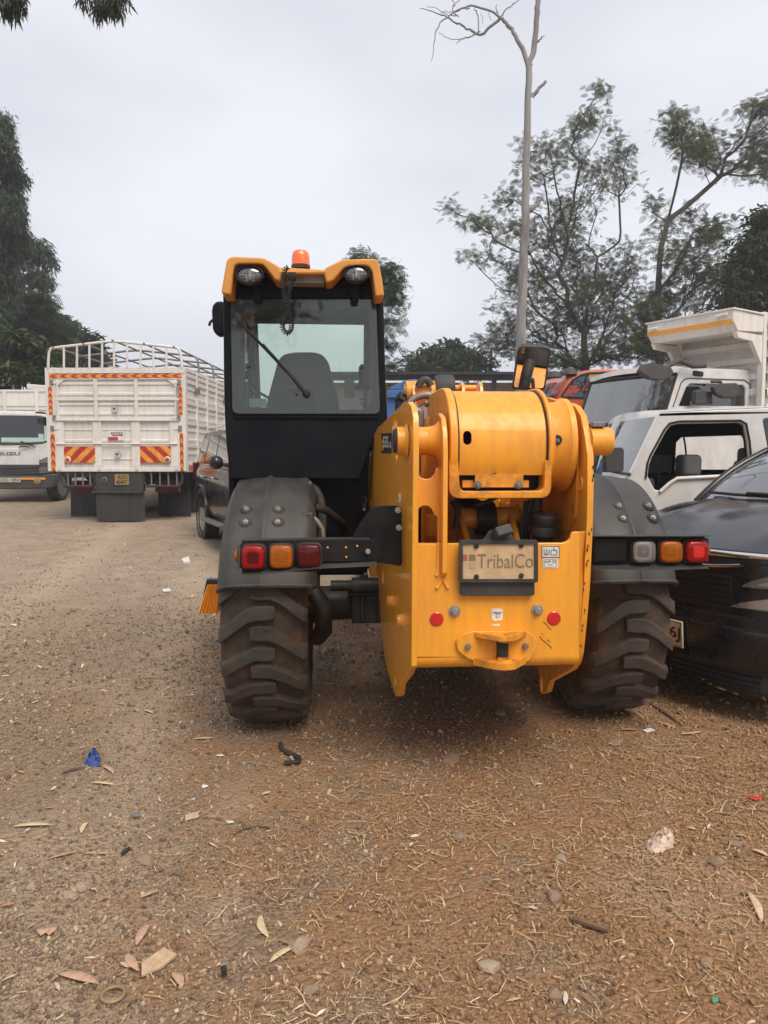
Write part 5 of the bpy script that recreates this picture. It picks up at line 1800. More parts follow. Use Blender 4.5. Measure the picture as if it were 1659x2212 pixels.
for (x0, x1) in ((385, 436), (645, 696), (908, 960), (1170, 1222)):
    bx6(x0, 712, x1, 1042, -.002, .047, 'door_stile', 'white_body', ld)
for (y0, y1) in ((708, 718),):
    bx6(378, y0, 1235, y1, -.004, .049, 'door_rail', 'white_body', ld)
for (x0, x1) in ((436, 645), (696, 908), (960, 1170)):
    for (y0, y1) in ((718, 866), (874, 1038)):
        a, b = c6(x0, y1, .04), c6(x1, y0, .04)
        ribbed(ld, a, (b.x - a.x, 0, 0), (0, 0, b.z - a.z), -YA, [(.04, .2, .018), (.6, .66, .014)] if y0 < 800 else [(.36, .44, .014)], M['white_body'], 'door_panel')
build(MB().tube([c6(378, 706, -.02), c6(1230, 708, -.02)], .012, 8), 'locking_rod', M['white_body'], ct)
build(MB().tube([c6(388, 868, -.02), c6(1220, 868, -.02)], .018, 8), 'locking_rod', M['white_body'], ct)
for (p0, p1, p2) in (((385, 428), (440, 428), (385, 480)), ((1215, 428), (1150, 428), (1215, 480))):
    build(MB().prism([c6(*p, -.006) for p in (p0, p1, p2)], (0, .03, 0)), 'corner_gusset', M['white_body'], ct)
for (x, y) in ((352, 445), (1232, 445), (358, 762), (1238, 762), (372, 690), (1228, 688)):
    bx6(x - 12, y - 18, x + 10, y + 18, -.03, .03, 'door_latch', 'grey_pipe')
    bx6(x + (8 if x < 700 else -45), y - 8, x + (45 if x < 700 else -8), y + 12, -.015, .015, 'latch_strap', 'white_body')
for x in (680, 940, 1210, 408):
    bx6(x - 8, 1008, x + 8, 1050, -.03, .03, 'door_hinge', 'white_body')
bx6(443, 888, 651, 998, -.012, .010, 'hazard_board', 'diag_a', bevel=0)['label'] = 'red and yellow hazard board with a round red lamp'
bx6(965, 886, 1172, 997, -.012, .010, 'hazard_board', 'diag_b', bevel=0)
for x, y in ((467, 978), (1152, 976)):
    c = c6(x, y, -.013)
    build(MB().lathe([(0, .02), (.035, .02), (.05, .015), (.062, .008), (.064, 0)], c, -YA, 20), 'lamp_ring', M['white_body'], ct)
    build(MB().lathe([(0, .035), (.03, .032), (.042, .024), (.042, .016)], c, -YA, 20), 'round_lamp', M['reflector'], ct)
for (x, y) in ((788, 631), (808, 944)):
    c = c6(x, y, -.03)
    rr = (c6(x + 24, y, -.03) - c).x
    dsc = build(MB().lathe([(0, .003), (rr, .003), (rr, 0)], c, -YA, 26), 'speed_disc', M['ink'], ct)
    build(MB().lathe([(0, .005), (rr * .88, .005), (rr * .88, .004)], c, -YA, 26), 'disc_face', M['sticker'], dsc)
    text('80', 'lettering', M['ink'], dsc, c + Vector((-rr * .55, -.008, -rr * .18)), XA, ZA, rr * .75, rr * 1.1, .03)
    text('KPH', 'lettering', M['ink'], dsc, c + Vector((-rr * .45, -.008, -rr * .58)), XA, ZA, rr * .28, rr * .9, .01)
bs = bx6(742, 780, 850, 846, -.012, .010, 'builder_sticker', 'sticker', bevel=0)
a, b = c6(765, 806, -.016), c6(845, 788, -.016)
text('BOYCHILD', 'lettering', M['ink'], bs, a, XA, ZA, b.z - a.z, b.x - a.x, .02)
bx6(744, 822, 810, 844, -.015, .002, 'red_band', 'tape_red', bs, bevel=0)
bx6(772, 808, 844, 815, -.015, .002, 'small_print', 'tape_red', bs, bevel=0)
# below the bed
ch = bx6(660, 1060, 985, 1195, .02, .12, 'tail_panel', 'mudflap')
npl = bx6(790, 1078, 885, 1152, .0, .018, 'number_plate', 'plate_yellow', bevel=.003)
a, b = c6(812, 1112, -.003), c6(875, 1084, -.003)
text('KDU', 'lettering', M['ink'], npl, a, XA, ZA, b.z - a.z, b.x - a.x, .02)
a, b = c6(798, 1146, -.003), c6(875, 1118, -.003)
text('404T', 'lettering', M['ink'], npl, a, XA, ZA, b.z - a.z, b.x - a.x, .02)
c = c6(720, 1116, .018)
build(MB().lathe([(0, .03), (.03, .02), (.04, 0)], c, -YA, 14), 'small_lamp', M['dark_red_lens'], ct)
build(MB().lathe([(.04, .012), (.055, .006), (.055, 0)], c, -YA, 14), 'lamp_ring', M['steel_dull'], ct)
for (x0, y0, x1, y1, yl) in ((490, 1175, 664, 1400, .9), (667, 1200, 992, 1420, .05), (1090, 1062, 1312, 1398, 1.0), (1314, 1062, 1352, 1340, 1.6)):
    a, b = c6(x0, y1, yl), c6(x1, y0, yl)
    a.z = max(a.z, .03)
    build(MB().grid(lambda u, v: Vector((u, yl + .02 * math.sin(u * 3) + .03 * (1 - v) * math.sin(2 + u * 2), a.z + (b.z - a.z) * v)), lin(a.x, b.x, 7), lin(0, 1, 5)), 'mud_flap', M['mudflap'], ct, smooth=60)
build(MB().box2((c6(640, 1300, .05).x, .0, c6(660, 1196, .05).z - .03), (c6(988, 1300, .05).x, .05, c6(660, 1196, .05).z + .01)), 'flap_bar', M['mudflap'], ct)
# tubular under-run guards
for (xs_) in ((425, 655), (990, 1255)):
    a, b = c6(xs_[0], 1160, .06), c6(xs_[1], 1160, .06)
    t = c6(700, 1062, .06).z
    g0 = build(MB().tube([Vector((a.x, .06, t)), a + ZA * .1, a + XA * .05, b - XA * .05, b + ZA * .1, Vector((b.x, .06, t))], .028, 8), 'guard_rail', M['mudflap'], ct, smooth=60)
    for f in (.2, .42, .64, .86):
        x = a.x + (b.x - a.x) * f
        build(MB().tube([Vector((x, .06, t)), Vector((x, .06, a.z))], .018, 8), 'guard_bar', M['steel_dull'], ct)
    build(MB().box2((a.x + .15, .30, t - .42), (b.x - .15, .40, t - .18)), 'tail_lamp_box', M['dark_red_lens'], ct)
# hoops over the bed
def hoop(yl, verticals):
    P = [(332, 346), (336, 260), (345, 228), (372, 210), (575, 186), (780, 165), (990, 184), (1198, 206), (1228, 222), (1242, 250), (1252, 346)]
    Q = [c6(x, y, 0) for x, y in P]
    Q = [Vector((q.x, yl, q.z)) for q in Q]
    h = build(MB().tube([tuple(p) for p in smooth_poly(Q, 3)], .027 if yl == 0 else .023, 8), 'hoop', M['white_body'] if yl == 0 else M['grey_pipe'], ct, smooth=60)
    if verticals:
        for x in (440, 530, 615, 703, 785, 875, 967, 1055, 1145):
            top = np.interp(x, [p[0] for p in P], [p[1] for p in P])
            build(MB().tube([c6(x, 346, 0), c6(x, top, 0)], .022, 8), 'hoop_bar', M['white_body'], h)
    return h
hoop(0.0, True)
for k in range(1, 7):
    hoop(LEN * k / 6, False)
for x, y in ((372, 206), (580, 184), (780, 160), (995, 182), (1200, 204)):
    p = c6(x, y, 0)
    build(MB().tube([p - YA * .06, p + YA * LEN], .020, 8), 'hoop_rail', M['grey_pipe'], ct)
# right-hand and left-hand bed sides
xr_, xl_ = c6(1268, 600).x, c6(330, 600).x
zt0, zb0 = c6(1268, 343).z, c6(1268, 1060).z
rows = [c6(1268, y).z for y in (1052, 880, 722, 580, 430)]
side = build(MB().box2((xr_ - .06, .09, zb0), (xr_ - .035, LEN, zt0)), 'bed_side', M['white_body'], ct)
for z in rows + [zt0 - .12, zt0 - .02]:
    build(MB().box2((xr_ - .035, .05, z - .035), (xr_ + .005, LEN, z + .035)), 'side_rail', M['white_body'], side)
ncol = 9
for k in range(ncol + 1):
    y = .09 + (LEN - .12) * k / ncol
    build(MB().box2((xr_ - .035, y - .035, zb0), (xr_ + .02, y + .045, zt0)), 'side_post', M['white_body'], side)
    if k < ncol:
        dy = (LEN - .12) / ncol
        for i in range(4):
            ribbed(side, (xr_ - .03, y + .045, rows[i] + .035), (0, dy - .08, 0), (0, 0, rows[i + 1] - rows[i] - .07), XA, [(.1, .28, .02), (.62, .8, .02)], M['white_body'], 'side_panel')
build(MB().box2((xr_ + .02, .15, zb0 + .03), (xr_ + .024, LEN, zb0 + .12)), 'sill_tape', M['sill_tape'], ct)
for k in (0, 3, 6):
    y = .09 + (LEN - .12) * (k + 1) / ncol
    build(MB().box2((xr_ + .0, y - .1, zt0 - .45), (xr_ + .04, y + .1, zt0 - .33)), 'side_latch', M['grey_pipe'], ct)
build(MB().box2((xl_ + .03, .09, zb0), (xl_ + .06, LEN, zt0)), 'bed_side', M['white_body'], ct)
build(MB().box2((xl_ + .03, .05, zb0 - .02), (xr_ - .03, LEN, zb0 + .05)), 'bed_floor', M['mudflap'], ct)
build(MB().box2((xl_ + .03, LEN - .04, zb0), (xr_ - .03, LEN, zt0 + .25)), 'bed_headboard', M['white_body'], ct)
xm = (xl_ + xr_) / 2
build(MB().box2((xm - .5, .1, .75), (xm - .38, 9.3, .98)).box2((xm + .38, .1, .75), (xm + .5, 9.3, .98)), 'chassis_rail', M['mudflap'], ct)
build(MB().box2((xm - 1.1, LEN + .15, .7), (xm + 1.1, LEN + 1.9, 2.6)), 'truck_cab', M['white_paint'], ct, bevel=.12, seg=3)
for s in (-1, 1):
    road_wheel(ct, (xm + s * .98, 2.2, .5), .5, .28, XA, M['steel_dull'], 6, flip=s)
    road_wheel(ct, (xm + s * .68, 2.2, .5), .5, .26, XA, M['steel_dull'], 6, flip=s)
    road_wheel(ct, (xm + s * .95, LEN + 1.0, .5), .5, .28, XA, M['steel_dull'], 6, flip=s)

# ------------------------------------------------------------------ white cab-over truck facing us at the left
IZ = Frame(-9.34, 18.4, ground_z(18.4), 0)
it = thing('flatbed_truck', 'white cab-over truck facing the camera beside the hooped cargo truck', 'truck', IZ.o, 0)
def c11(x, y, yl=0.0): return IZ.y(11, x, y, yl)
hwI = c11(805, 1300).x
def sym(pts):      # right half outline -> full
    return [Vector((p.x, p.y, p.z)) for p in pts] + [Vector((-p.x, p.y, p.z)) for p in reversed(pts)]
ob = sym([c11(140, 668), c11(560, 680), c11(720, 705), c11(780, 770), c11(800, 1000), c11(808, 1300), c11(810, 1665)])
icab = build(MB().prism(ob, (0, 1.75, 0)), 'cab', M['white_paint'], it, bevel=.09, seg=3)
ws = sym([c11(140, 745, -.01), c11(600, 752, -.01), c11(735, 772, -.01), c11(778, 830, -.01), c11(792, 1010, -.01), c11(780, 1160, -.01), c11(680, 1195, -.01), c11(500, 1215, -.01), c11(140, 1222, -.01)])
iws = build(MB().prism(ws, (0, .03, 0)), 'windscreen', M['dark_glass'], it, bevel=.01)
build(MB().prism([c11(x, y, -.014) for x, y in ((20, 1098), (600, 1100), (690, 1110), (700, 1160), (420, 1175), (20, 1170))], (0, .002, 0)), 'dashboard_shade', M['sticker_green'], iws)
for (x0, y0, x1, y1) in ((706, 912, 775, 1110), (612, 1040, 690, 1130), (700, 1110, 770, 1150)):
    a, b = c11(x0, y1, -.016), c11(x1, y0, -.016)
    build(MB().box2((a.x, -.016, a.z), (b.x, -.013, b.z)), 'windscreen_sticker', M['sticker_green'], iws)
fp = sym([c11(140, 1272, -.02), c11(622, 1268, -.02), c11(622, 1532, -.02)])
build(MB().prism(fp, (0, .03, 0)), 'front_panel', M['white_paint'], it, bevel=.012)
a, b = c11(-55, 1380, -.03), c11(318, 1325, -.03)
text('ISUZU', 'lettering', M['steel_dull'], it, a, XA, ZA, b.z - a.z, b.x - a.x, .035)
gp = sym([c11(140, 1538, -.02), c11(622, 1536, -.02), c11(632, 1690, -.02)])
gr_ = build(MB().prism(gp, (0, .04, 0)), 'grille', M['ink'], it)
for (y0, y1) in ((1555, 1585), (1610, 1640), (1655, 1685)):
    p = sym([c11(140, y0, -.03), c11(340, y0, -.03), c11(400, y0 - 15, -.03), c11(610, y0 - 15, -.03), c11(610, y1 - 15, -.03), c11(400, y1 - 10, -.03), c11(330, y1, -.03)])
    build(MB().prism(p, (0, .02, 0)), 'grille_bar', M['dark_grey'], gr_)
for s in (1, -1):
    def m_(pts, y0): return [Vector((s * p.x, y0, p.z)) for p in pts]
    q = [c11(628, 1458), c11(800, 1388), c11(806, 1668), c11(628, 1675)]
    hl = build(MB().prism(m_(q, -.02), (0, .05, 0)), 'headlamp', M['dark_grey'], it, bevel=.01)
    q = [c11(626, 1568), c11(760, 1560), c11(772, 1600), c11(770, 1665), c11(626, 1670)]
    build(MB().prism(m_(q, -.035), (0, .03, 0)), 'lamp_lens', M['clear_lens'], hl, bevel=.008)
    q = [c11(640, 1470), c11(790, 1410), c11(796, 1500), c11(640, 1505)]
    build(MB().prism(m_(q, -.03), (0, .03, 0)), 'indicator_lens', M['steel_dull'], hl, bevel=.008)
    c = c11(592, 1785, -.12); c = Vector((s * c.x, c.y, c.z))
    build(MB().lathe([(0, .02), (.06, .015), (.09, 0)], c, -YA, 18), 'fog_lamp', M['plate_yellow'], it)
    road_wheel(it, (s * (hwI - .1), .55, .40), .40, .26, XA, M['steel_dull'], 6, flip=s)
    q = m_([c11(620, 800), c11(640, 785), c11(720, 790), c11(725, 895), c11(690, 900), c11(640, 880)], -.12)
    mr_ = build(MB().prism(rounded(q, .05), (0, .05, 0)), 'round_mirror', M['rubber'], it, bevel=.01)
    build(MB().tube([Vector((s * p.x, p.y, p.z)) for p in (c11(570, 700, -.1), c11(680, 708, -.14), c11(770, 730, -.1), c11(780, 800, .05))], .022, 8), 'mirror_arm', M['rubber'], mr_)
    build(MB().tube([Vector((s * p.x, p.y, p.z)) for p in (c11(560, 1250, -.05), c11(480, 1215, -.06), c11(330, 1160, -.05))], .018, 6), 'wiper', M['rubber'], it)
bp = sym([c11(140, 1700, -.1), c11(600, 1700, -.1), c11(840, 1668, -.1), c11(858, 1700, -.1), c11(860, 1880, -.1), c11(780, 1905, -.1), c11(140, 1915, -.1)])
build(MB().prism(bp, (0, .25, 0)), 'bumper', M['dark_grey'], it, bevel=.03)
a, b = c11(-20, 1805, -.12), c11(325, 1735, -.12)
ip = build(MB().box2((a.x, -.125, a.z), (b.x, -.105, b.z)), 'number_plate', M['plate_white'], it)
a, b = c11(-15, 1795, -.128), c11(315, 1745, -.128)
text('KDD 185V', 'lettering', M['ink'], ip, a, XA, ZA, b.z - a.z, b.x - a.x, .015)
a, b = c11(330, 1765, -.11), c11(720, 1730, -.11)
build(MB().box2((a.x, -.112, a.z), (b.x, -.10, b.z)), 'reflective_tape', M['tape_yellow'], it)
a, b = c11(305, 1262, -.05), c11(470, 1238, -.05)
build(MB().tube([a, c11(320, 1240, -.07), c11(450, 1240, -.07), b - ZA * .02], .015, 6), 'grab_handle', M['rubber'], it)
# its dropside bed, seen over the cab
yb_ = 2.1
a, b = c11(0, 665, yb_), c11(900, 340, yb_)
hb_ = 1.25
bed = build(MB().box2((-hb_, yb_, a.z - .6), (hb_, yb_ + .04, b.z)), 'bed_headboard', M['white_body'], it)
for x in (85, 590):
    p = c11(x, 400, yb_)
    for s in (1,):
        build(MB().box2((s * p.x - .05, yb_ - .05, a.z - .5), (s * p.x + .05, yb_, b.z)), 'headboard_post', M['white_body'], bed)
for (y0, y1) in ((600, 535), (660, 625), (370, 345)):
    q0, q1 = c11(0, y0, yb_), c11(0, y1, yb_)
    build(MB().box2((-hb_, yb_ - .03, q0.z), (hb_, yb_, q1.z)), 'headboard_rail', M['white_body'], bed)
for s in (-1, 1):
    build(MB().box2((s * hb_ - .02, yb_, a.z - .6), (s * hb_ + .02, yb_ + 5, b.z)), 'bed_side', M['white_body'], it)
    road_wheel(it, (s * .9, 5.2, .40), .40, .26, XA, M['steel_dull'], 6, flip=s)
build(MB().box2((-.45, .3, .55), (.45, 7, .8)), 'chassis_rail', M['mudflap'], it)
build(MB().box2((-hb_, yb_, a.z - .65), (hb_, yb_ + 5, a.z - .58)), 'bed_floor', M['mudflap'], it)
# another truck further back: only its roof rack and visor show over the bed
IW = Frame(-10.4, 26.5, ground_z(26.5), 0)
bt_ = thing('box_truck', 'white box truck, only its roof edge and visor showing over the flatbed', 'truck', IW.o, 0)
def c26(x, y, yl=0.0): return IW.y(11, x, y, yl)
a, b = c26(-700, 400), c26(268, 232)
build(MB().box2((a.x, 0, .9), (b.x, 5.5, a.z)), 'box_body', M['white_body'], bt_, bevel=.05)
p = [c26(-400, 340), c26(268, 340), c26(262, 268), c26(215, 235), c26(-400, 235)]
q = [c26(-350, 345), c26(212, 345), c26(212, 278), c26(-350, 278)]
build(MB().plate(p, [q[::-1]], (0, .3, 0)), 'roof_frame', M['white_paint'], bt_, bevel=.03)
for x in (a.x + .5, b.x - .5):
    road_wheel(bt_, (x, .6, .45), .45, .28, -YA, M['steel_dull'], 6)
    road_wheel(bt_, (x, 4.6, .45), .45, .28, -YA, M['steel_dull'], 6)
IV = Frame(-8.7, 24.5, ground_z(24.5), 0)
vt = thing('visor_truck', 'white truck whose tilted roof visor rises behind the flatbed headboard', 'truck', IV.o, 0)
def c24(x, y, yl=0.0): return IV.y(11, x, y, yl)
p = [c24(415, 270), c24(425, 248), c24(1000, 290), c24(1000, 372), c24(640, 372), c24(430, 335)]
build(MB().prism(p, (0, .8, 0)), 'roof_visor', M['white_paint'], vt, bevel=.03)
a, b = c24(650, 900), c24(1400, 350)
build(MB().box2((a.x, .2, .5), (b.x, 2.0, b.z)), 'cab', M['white_paint'], vt, bevel=.08)
for x in (a.x + .15, b.x - .15):
    road_wheel(vt, (x, .8, .42), .42, .25, -YA, M['steel_dull'], 6)

# ------------------------------------------------------------------ black SUV between truck and telehandler
SV = Frame(-2.30, 13.18, ground_z(12.6), R(24.2))
sv_ = thing('black_suv', 'black SUV with roof rails parked nose in behind the telehandler cab', 'suv', SV.o, SV.rot)
def loft(secs, cap=True):
    """secs: list of rings (same length)"""
    mb = MB(); n = len(secs[0])
    vs = [p for s in secs for p in s]
    fs = [(i * n + j, i * n + (j + 1) % n, (i + 1) * n + (j + 1) % n, (i + 1) * n + j) for i in range(len(secs) - 1) for j in range(n)]
    if cap: fs += [tuple(range(n - 1, -1, -1)), tuple((len(secs) - 1) * n + j for j in range(n))]
    return mb.add(vs, fs)
def ring(y, hw, z0, z1, k=.92, r=.12):
    """body cross-section, slightly tumbled home"""
    pts = [(hw * .90, z0), (hw, z0 + .18), (hw * 1.01, (z0 + z1) * .5), (hw * .985, z1 - .12), (hw * k, z1)]
    full = [(x, z) for x, z in pts] + [(-x, z) for x, z in reversed(pts)]
    return [Vector((x, y, z)) for x, z in full]
secs = [ring(1.02, .80, .50, 1.20), ring(.95, .90, .42, 1.27), ring(.4, .945, .38, 1.30), ring(-1.2, .95, .36, 1.28), ring(-2.2, .945, .36, 1.24), ring(-3.3, .90, .38, 1.12), ring(-3.7, .80, .42, .98), ring(-3.78, .68, .5, .85)]
build(loft(secs), 'body', M['black_car'], sv_, bevel=.03, smooth=60)
gh = [[Vector((s * x, y, z)) for s, x, y, z in ((1, .86, y0, 1.27), (1, .72, y1, 1.86), (-1, .72, y1, 1.86), (-1, .86, y0, 1.27))] for y0, y1 in ((1.0, .78), (.3, .3), (-1.0, -.8), (-2.05, -1.25))]
build(loft(gh), 'greenhouse', M['black_car'], sv_, bevel=.05, smooth=60)
def gpt(y, t, off=.006):   # point on right-hand side glass plane at height fraction t
    z = 1.27 + .59 * t
    return Vector((-(.86 - .14 * t) - off, y, z))
for (ya0, ya1, yb0, yb1) in ((.78, .22, .66, .18), (.14, -.72, .12, -.66), (-.82, -1.80, -.76, -1.20)):
    w = [gpt(ya0, .08), gpt(ya1, .08), gpt(yb1, .86), gpt(yb0, .86)]
    build(MB().prism(w, (.012, 0, 0)), 'side_window', M['dark_glass'], sv_, bevel=.004)
    w = [Vector((-p.x, p.y, p.z)) for p in w]
    build(MB().prism(w, (-.012, 0, 0)), 'side_window', M['dark_glass'], sv_, bevel=.004)
build(MB().prism([Vector((.68, -2.06, 1.30)), Vector((-.68, -2.06, 1.30)), Vector((-.60, -1.30, 1.83)), Vector((.60, -1.30, 1.83))], (0, .02, -.01)), 'windscreen', M['dark_glass'], sv_)
for s in (-1, 1):
    build(MB().tube([(s * .66, .7, 1.93), (s * .66, .6, 1.95), (s * .66, -1.0, 1.95), (s * .66, -1.15, 1.90)], .022, 8), 'roof_rail', M['chrome'], sv_)
    build(MB().box2((s * .93, -1.95, .36), (s * 1.06, -.55, .41)), 'running_board', M['steel_dull'], sv_, bevel=.01)
    build(MB().tube([(s * .955, .05, 1.29), (s * .955, -1.9, 1.27)], .012, 6), 'belt_trim', M['chrome'], sv_)
    for y in (-.12, -1.05):
        build(MB().tube([(s * .965, y, 1.08), (s * .99, y - .03, 1.085), (s * .99, y - .15, 1.085), (s * .965, y - .18, 1.08)], .016, 6), 'door_handle', M['chrome'], sv_)
    mb = MB().lathe([(0, .10), (.06, .09), (.10, .04), (.11, -.02), (.08, -.06), (0, -.07)], (s * 1.03, -1.72, 1.33), (-s * .3, -1, 0), 14)
    build(mb, 'wing_mirror', M['black_car'], sv_, smooth=60)
    road_wheel(sv_, (s * .82, 0, .39), .39, .25, XA, M['steel'], 6, flip=s)
    road_wheel(sv_, (s * .82, -2.8, .39), .39, .25, XA, M['steel'], 6, flip=s)
    arch = [(s * .955, .52 * math.cos(t), .42 + .50 * math.sin(t)) for t in lin(0.05, PI - .05, 14)]
    build(MB().tube(arch, .028, 6), 'wheel_arch', M['black_car'], sv_, smooth=60)
    build(MB().box2((s * .70, 1.0, 1.0), (s * .91, 1.06, 1.32)), 'tail_lamp', M['dark_red_lens'], sv_, bevel=.02)
    build(MB().lathe([(.47, 0), (.47, .012), (.40, .012), (.40, 0)], (s * .948, 0, .42), XA * s, 28, close=True), 'wheel_well', M['ink'], sv_)

# ------------------------------------------------------------------ black hatchback at the right, nose towards the telehandler wheel
BC = Frame(1.69, 4.45, 0, R(-62))
bc = thing('black_car', 'black car at the right edge with chrome grille bars and a scraped bumper', 'car', BC.o, BC.rot)
def plan(x): return .05 * (abs(x) / .85) ** 2 + .26 * (abs(x) / .85) ** 5
def prf(z): return float(np.interp(z, [.13, .16, .19, .195, .31, .315, .345, .44, .52, .538, .548, .596, .604, .66, .74, .84, .93, .962], [.09, .04, .012, .035, .04, .0, -.012, -.025, -.03, -.026, .004, .006, .052, .055, .058, .055, .062, .09]))
def fpt(x, z, off=0.0): return Vector((x, plan(x) + prf(z) - off, z))
xs_ = lin(-.86, .86, 31)
zs_ = [.13, .16, .19, .195, .25, .31, .315, .345, .39, .44, .49, .52, .538, .548, .57, .596, .604, .63, .66, .74, .80, .84, .89, .93, .962]
build(MB().grid(lambda x, z: fpt(x, z), xs_, zs_), 'bumper', M['black_car_worn'], bc, smooth=55)
def hood(x, t):
    y0 = plan(x) + .10
    y1 = 1.10 + .16 * (x / .8) ** 2
    f = 1 - (1 - t) ** 1.5
    z = .962 + .235 * f - .055 * (abs(x) / .86) ** 3 * min(1, t * 3) + .012 * math.exp(-((abs(x) - .45) / .08) ** 2) * min(1, t * 2)
    return Vector((x, y0 + (y1 - y0) * t, z))
build(MB().grid(lambda x, t: hood(x, t), lin(-.84, .84, 33), lin(0, 1, 16)), 'bonnet', M['black_car'], bc, smooth=60)
# front wings and sides
for s in (-1, 1):
    def sidep(y, q):
        t = min(max((y - .36) / .9, 0), 1)
        zt_ = hood(s * .84, min(1, max(0, (y - .36) / .9))).z if y < 1.26 else 1.14
        z = .16 + (zt_ - .16) * q
        return Vector((s * (.86 + .02 * math.sin(q * PI)) - s * (.02 if q > .95 else 0), y, z))
    build(MB().grid(sidep, lin(.355, 4.1, 40), [0, .08, .3, .5, .7, .85, .95, 1]), 'body_side', M['black_car'], bc, smooth=60)
    road_wheel(bc, (s * .76, .92, .31), .31, .2, XA, M['steel'], 7, flip=s)
    road_wheel(bc, (s * .76, 3.4, .31), .31, .2, XA, M['steel'], 7, flip=s)
cw_ = [Vector((x, 1.10 + .16 * (x / .8) ** 2 + .02, 1.185 - .05 * (abs(x) / .86) ** 3)) for x in lin(-.80, .80, 13)]
rfz, rfy = 1.60, 1.92
top_ = [Vector((x * .80, rfy - .06 * (1 - (x / .8) ** 2), rfz - .05 * (abs(x) / .8) ** 2)) for x in lin(-.80, .80, 13)]
build(MB().grid(lambda i, t: cw_[i].lerp(top_[i], t) + Vector((0, -.04 * math.sin(PI * t), .03 * math.sin(PI * t))), list(range(13)), lin(0, 1, 7)), 'windscreen', M['screen_glass'], bc, smooth=60)
build(MB().grid(lambda i, t: Vector((top_[i].x, rfy + (3.9 - rfy) * t - .06 * (1 - t), top_[i].z + .05 * math.sin(PI * min(1, t * 1.2)) - .1 * t * t)), list(range(13)), lin(0, 1, 8)), 'roof', M['black_car'], bc, smooth=60)
for s in (0, 12):
    P = [cw_[s].lerp(top_[s], t) + Vector((0, -.04 * math.sin(PI * t) - .01, .03 * math.sin(PI * t))) for t in lin(0, 1, 7)]
    build(MB().tube(P, .03, 8), 'windscreen_pillar', M['black_car'], bc, smooth=60)
    sx_ = -1 if s == 0 else 1
    build(MB().prism([Vector((sx_ * .84, 1.3, 1.13)), Vector((sx_ * .84, 3.9, 1.13)), Vector((sx_ * .66, 3.7, 1.53)), Vector((sx_ * .65, 1.98, 1.55))], (-.01 * sx_, 0, 0)), 'side_window', M['dark_glass'], bc)
build(MB().box2((-.83, 3.98, .3), (.83, 4.12, 1.15)), 'tailgate', M['black_car'], bc, bevel=.05)
build(MB().prism([Vector((-.66, 3.85, 1.53)), Vector((.66, 3.85, 1.53)), Vector((.82, 4.08, 1.1)), Vector((-.82, 4.08, 1.1))], (0, .01, 0)), 'rear_window', M['dark_glass'], bc)
build(MB().box2((-.7, 1.45, .3), (.7, 3.8, 1.05)), 'cabin_floor', M['ink'], bc)
for x in (-.36, .36):
    build(MB().box2((x - .22, 2.2, .9), (x + .22, 2.36, 1.36)), 'seat', M['seat'], bc, bevel=.06, seg=3)
build(MB().box2((-.72, 1.3, .95), (.72, 1.7, 1.15)), 'dashboard', M['ink'], bc, bevel=.05)
# cowl and wipers
build(MB().grid(lambda i, t: cw_[i] + Vector((0, -.10 + .10 * t, .0 - .004)), list(range(13)), [0, .5, 1]), 'cowl', M['rubber'], bc)
build(MB().tube([cw_[7] + Vector((0, -.02, .03)), cw_[3] + Vector((0, .0, .04)), cw_[1] + Vector((0, .03, .06))], .012, 6), 'wiper', M['rubber'], bc)
build(MB().tube([cw_[10] + Vector((0, -.05, .03)), cw_[8] + Vector((0, -.02, .045)), cw_[4] + Vector((0, -.01, .05))], .012, 6), 'wiper', M['rubber'], bc)
# chrome bars, grille, lamps
def band(x0, x1, z0, z1, off, name, mat, n=15, parent=None, zc=0.0):
    return build(MB().shell(lambda x, z: (fpt(x, z + zc * (x / .6) ** 2, off), Vector((0, -1, 0))), lin(x0, x1, n), [z0, (z0 + z1) / 2, z1], .02), name, M[mat], parent or bc, smooth=50)
build(MB().tube([fpt(x, .938 + .006 * (x / .6) ** 2, .012) for x in lin(-.60, .72, 25)], [.015 + .006 * math.sin(PI * i / 24) for i in range(25)], 10), 'chrome_bar', M['chrome'], bc, smooth=70)
build(MB().tube([fpt(x, .858 + .030 * (abs(x) / .47) ** 3, .012) for x in lin(-.47, .47, 21)], .011, 10), 'chrome_bar', M['chrome'], bc, smooth=70)
band(-.46, .46, .872, .918, .004, 'upper_grille', 'ink')
lg = band(-.42, .42, .63, .82, .004, 'lower_grille', 'ink')
for z in (.655, .69, .725, .76, .795):
    band(-.42, .42, z, z + .012, .014, 'grille_slat', 'black_paint', parent=lg)
build(MB().tube([hood(x, 0) + Vector((0, -.012, -.004)) for x in lin(-.80, .80, 21)], .006, 6), 'bonnet_gap', M['ink'], bc)
for z in (.215, .245, .275):
    band(-.60, .60, z, z + .010, .012, 'intake_slat', 'black_paint')
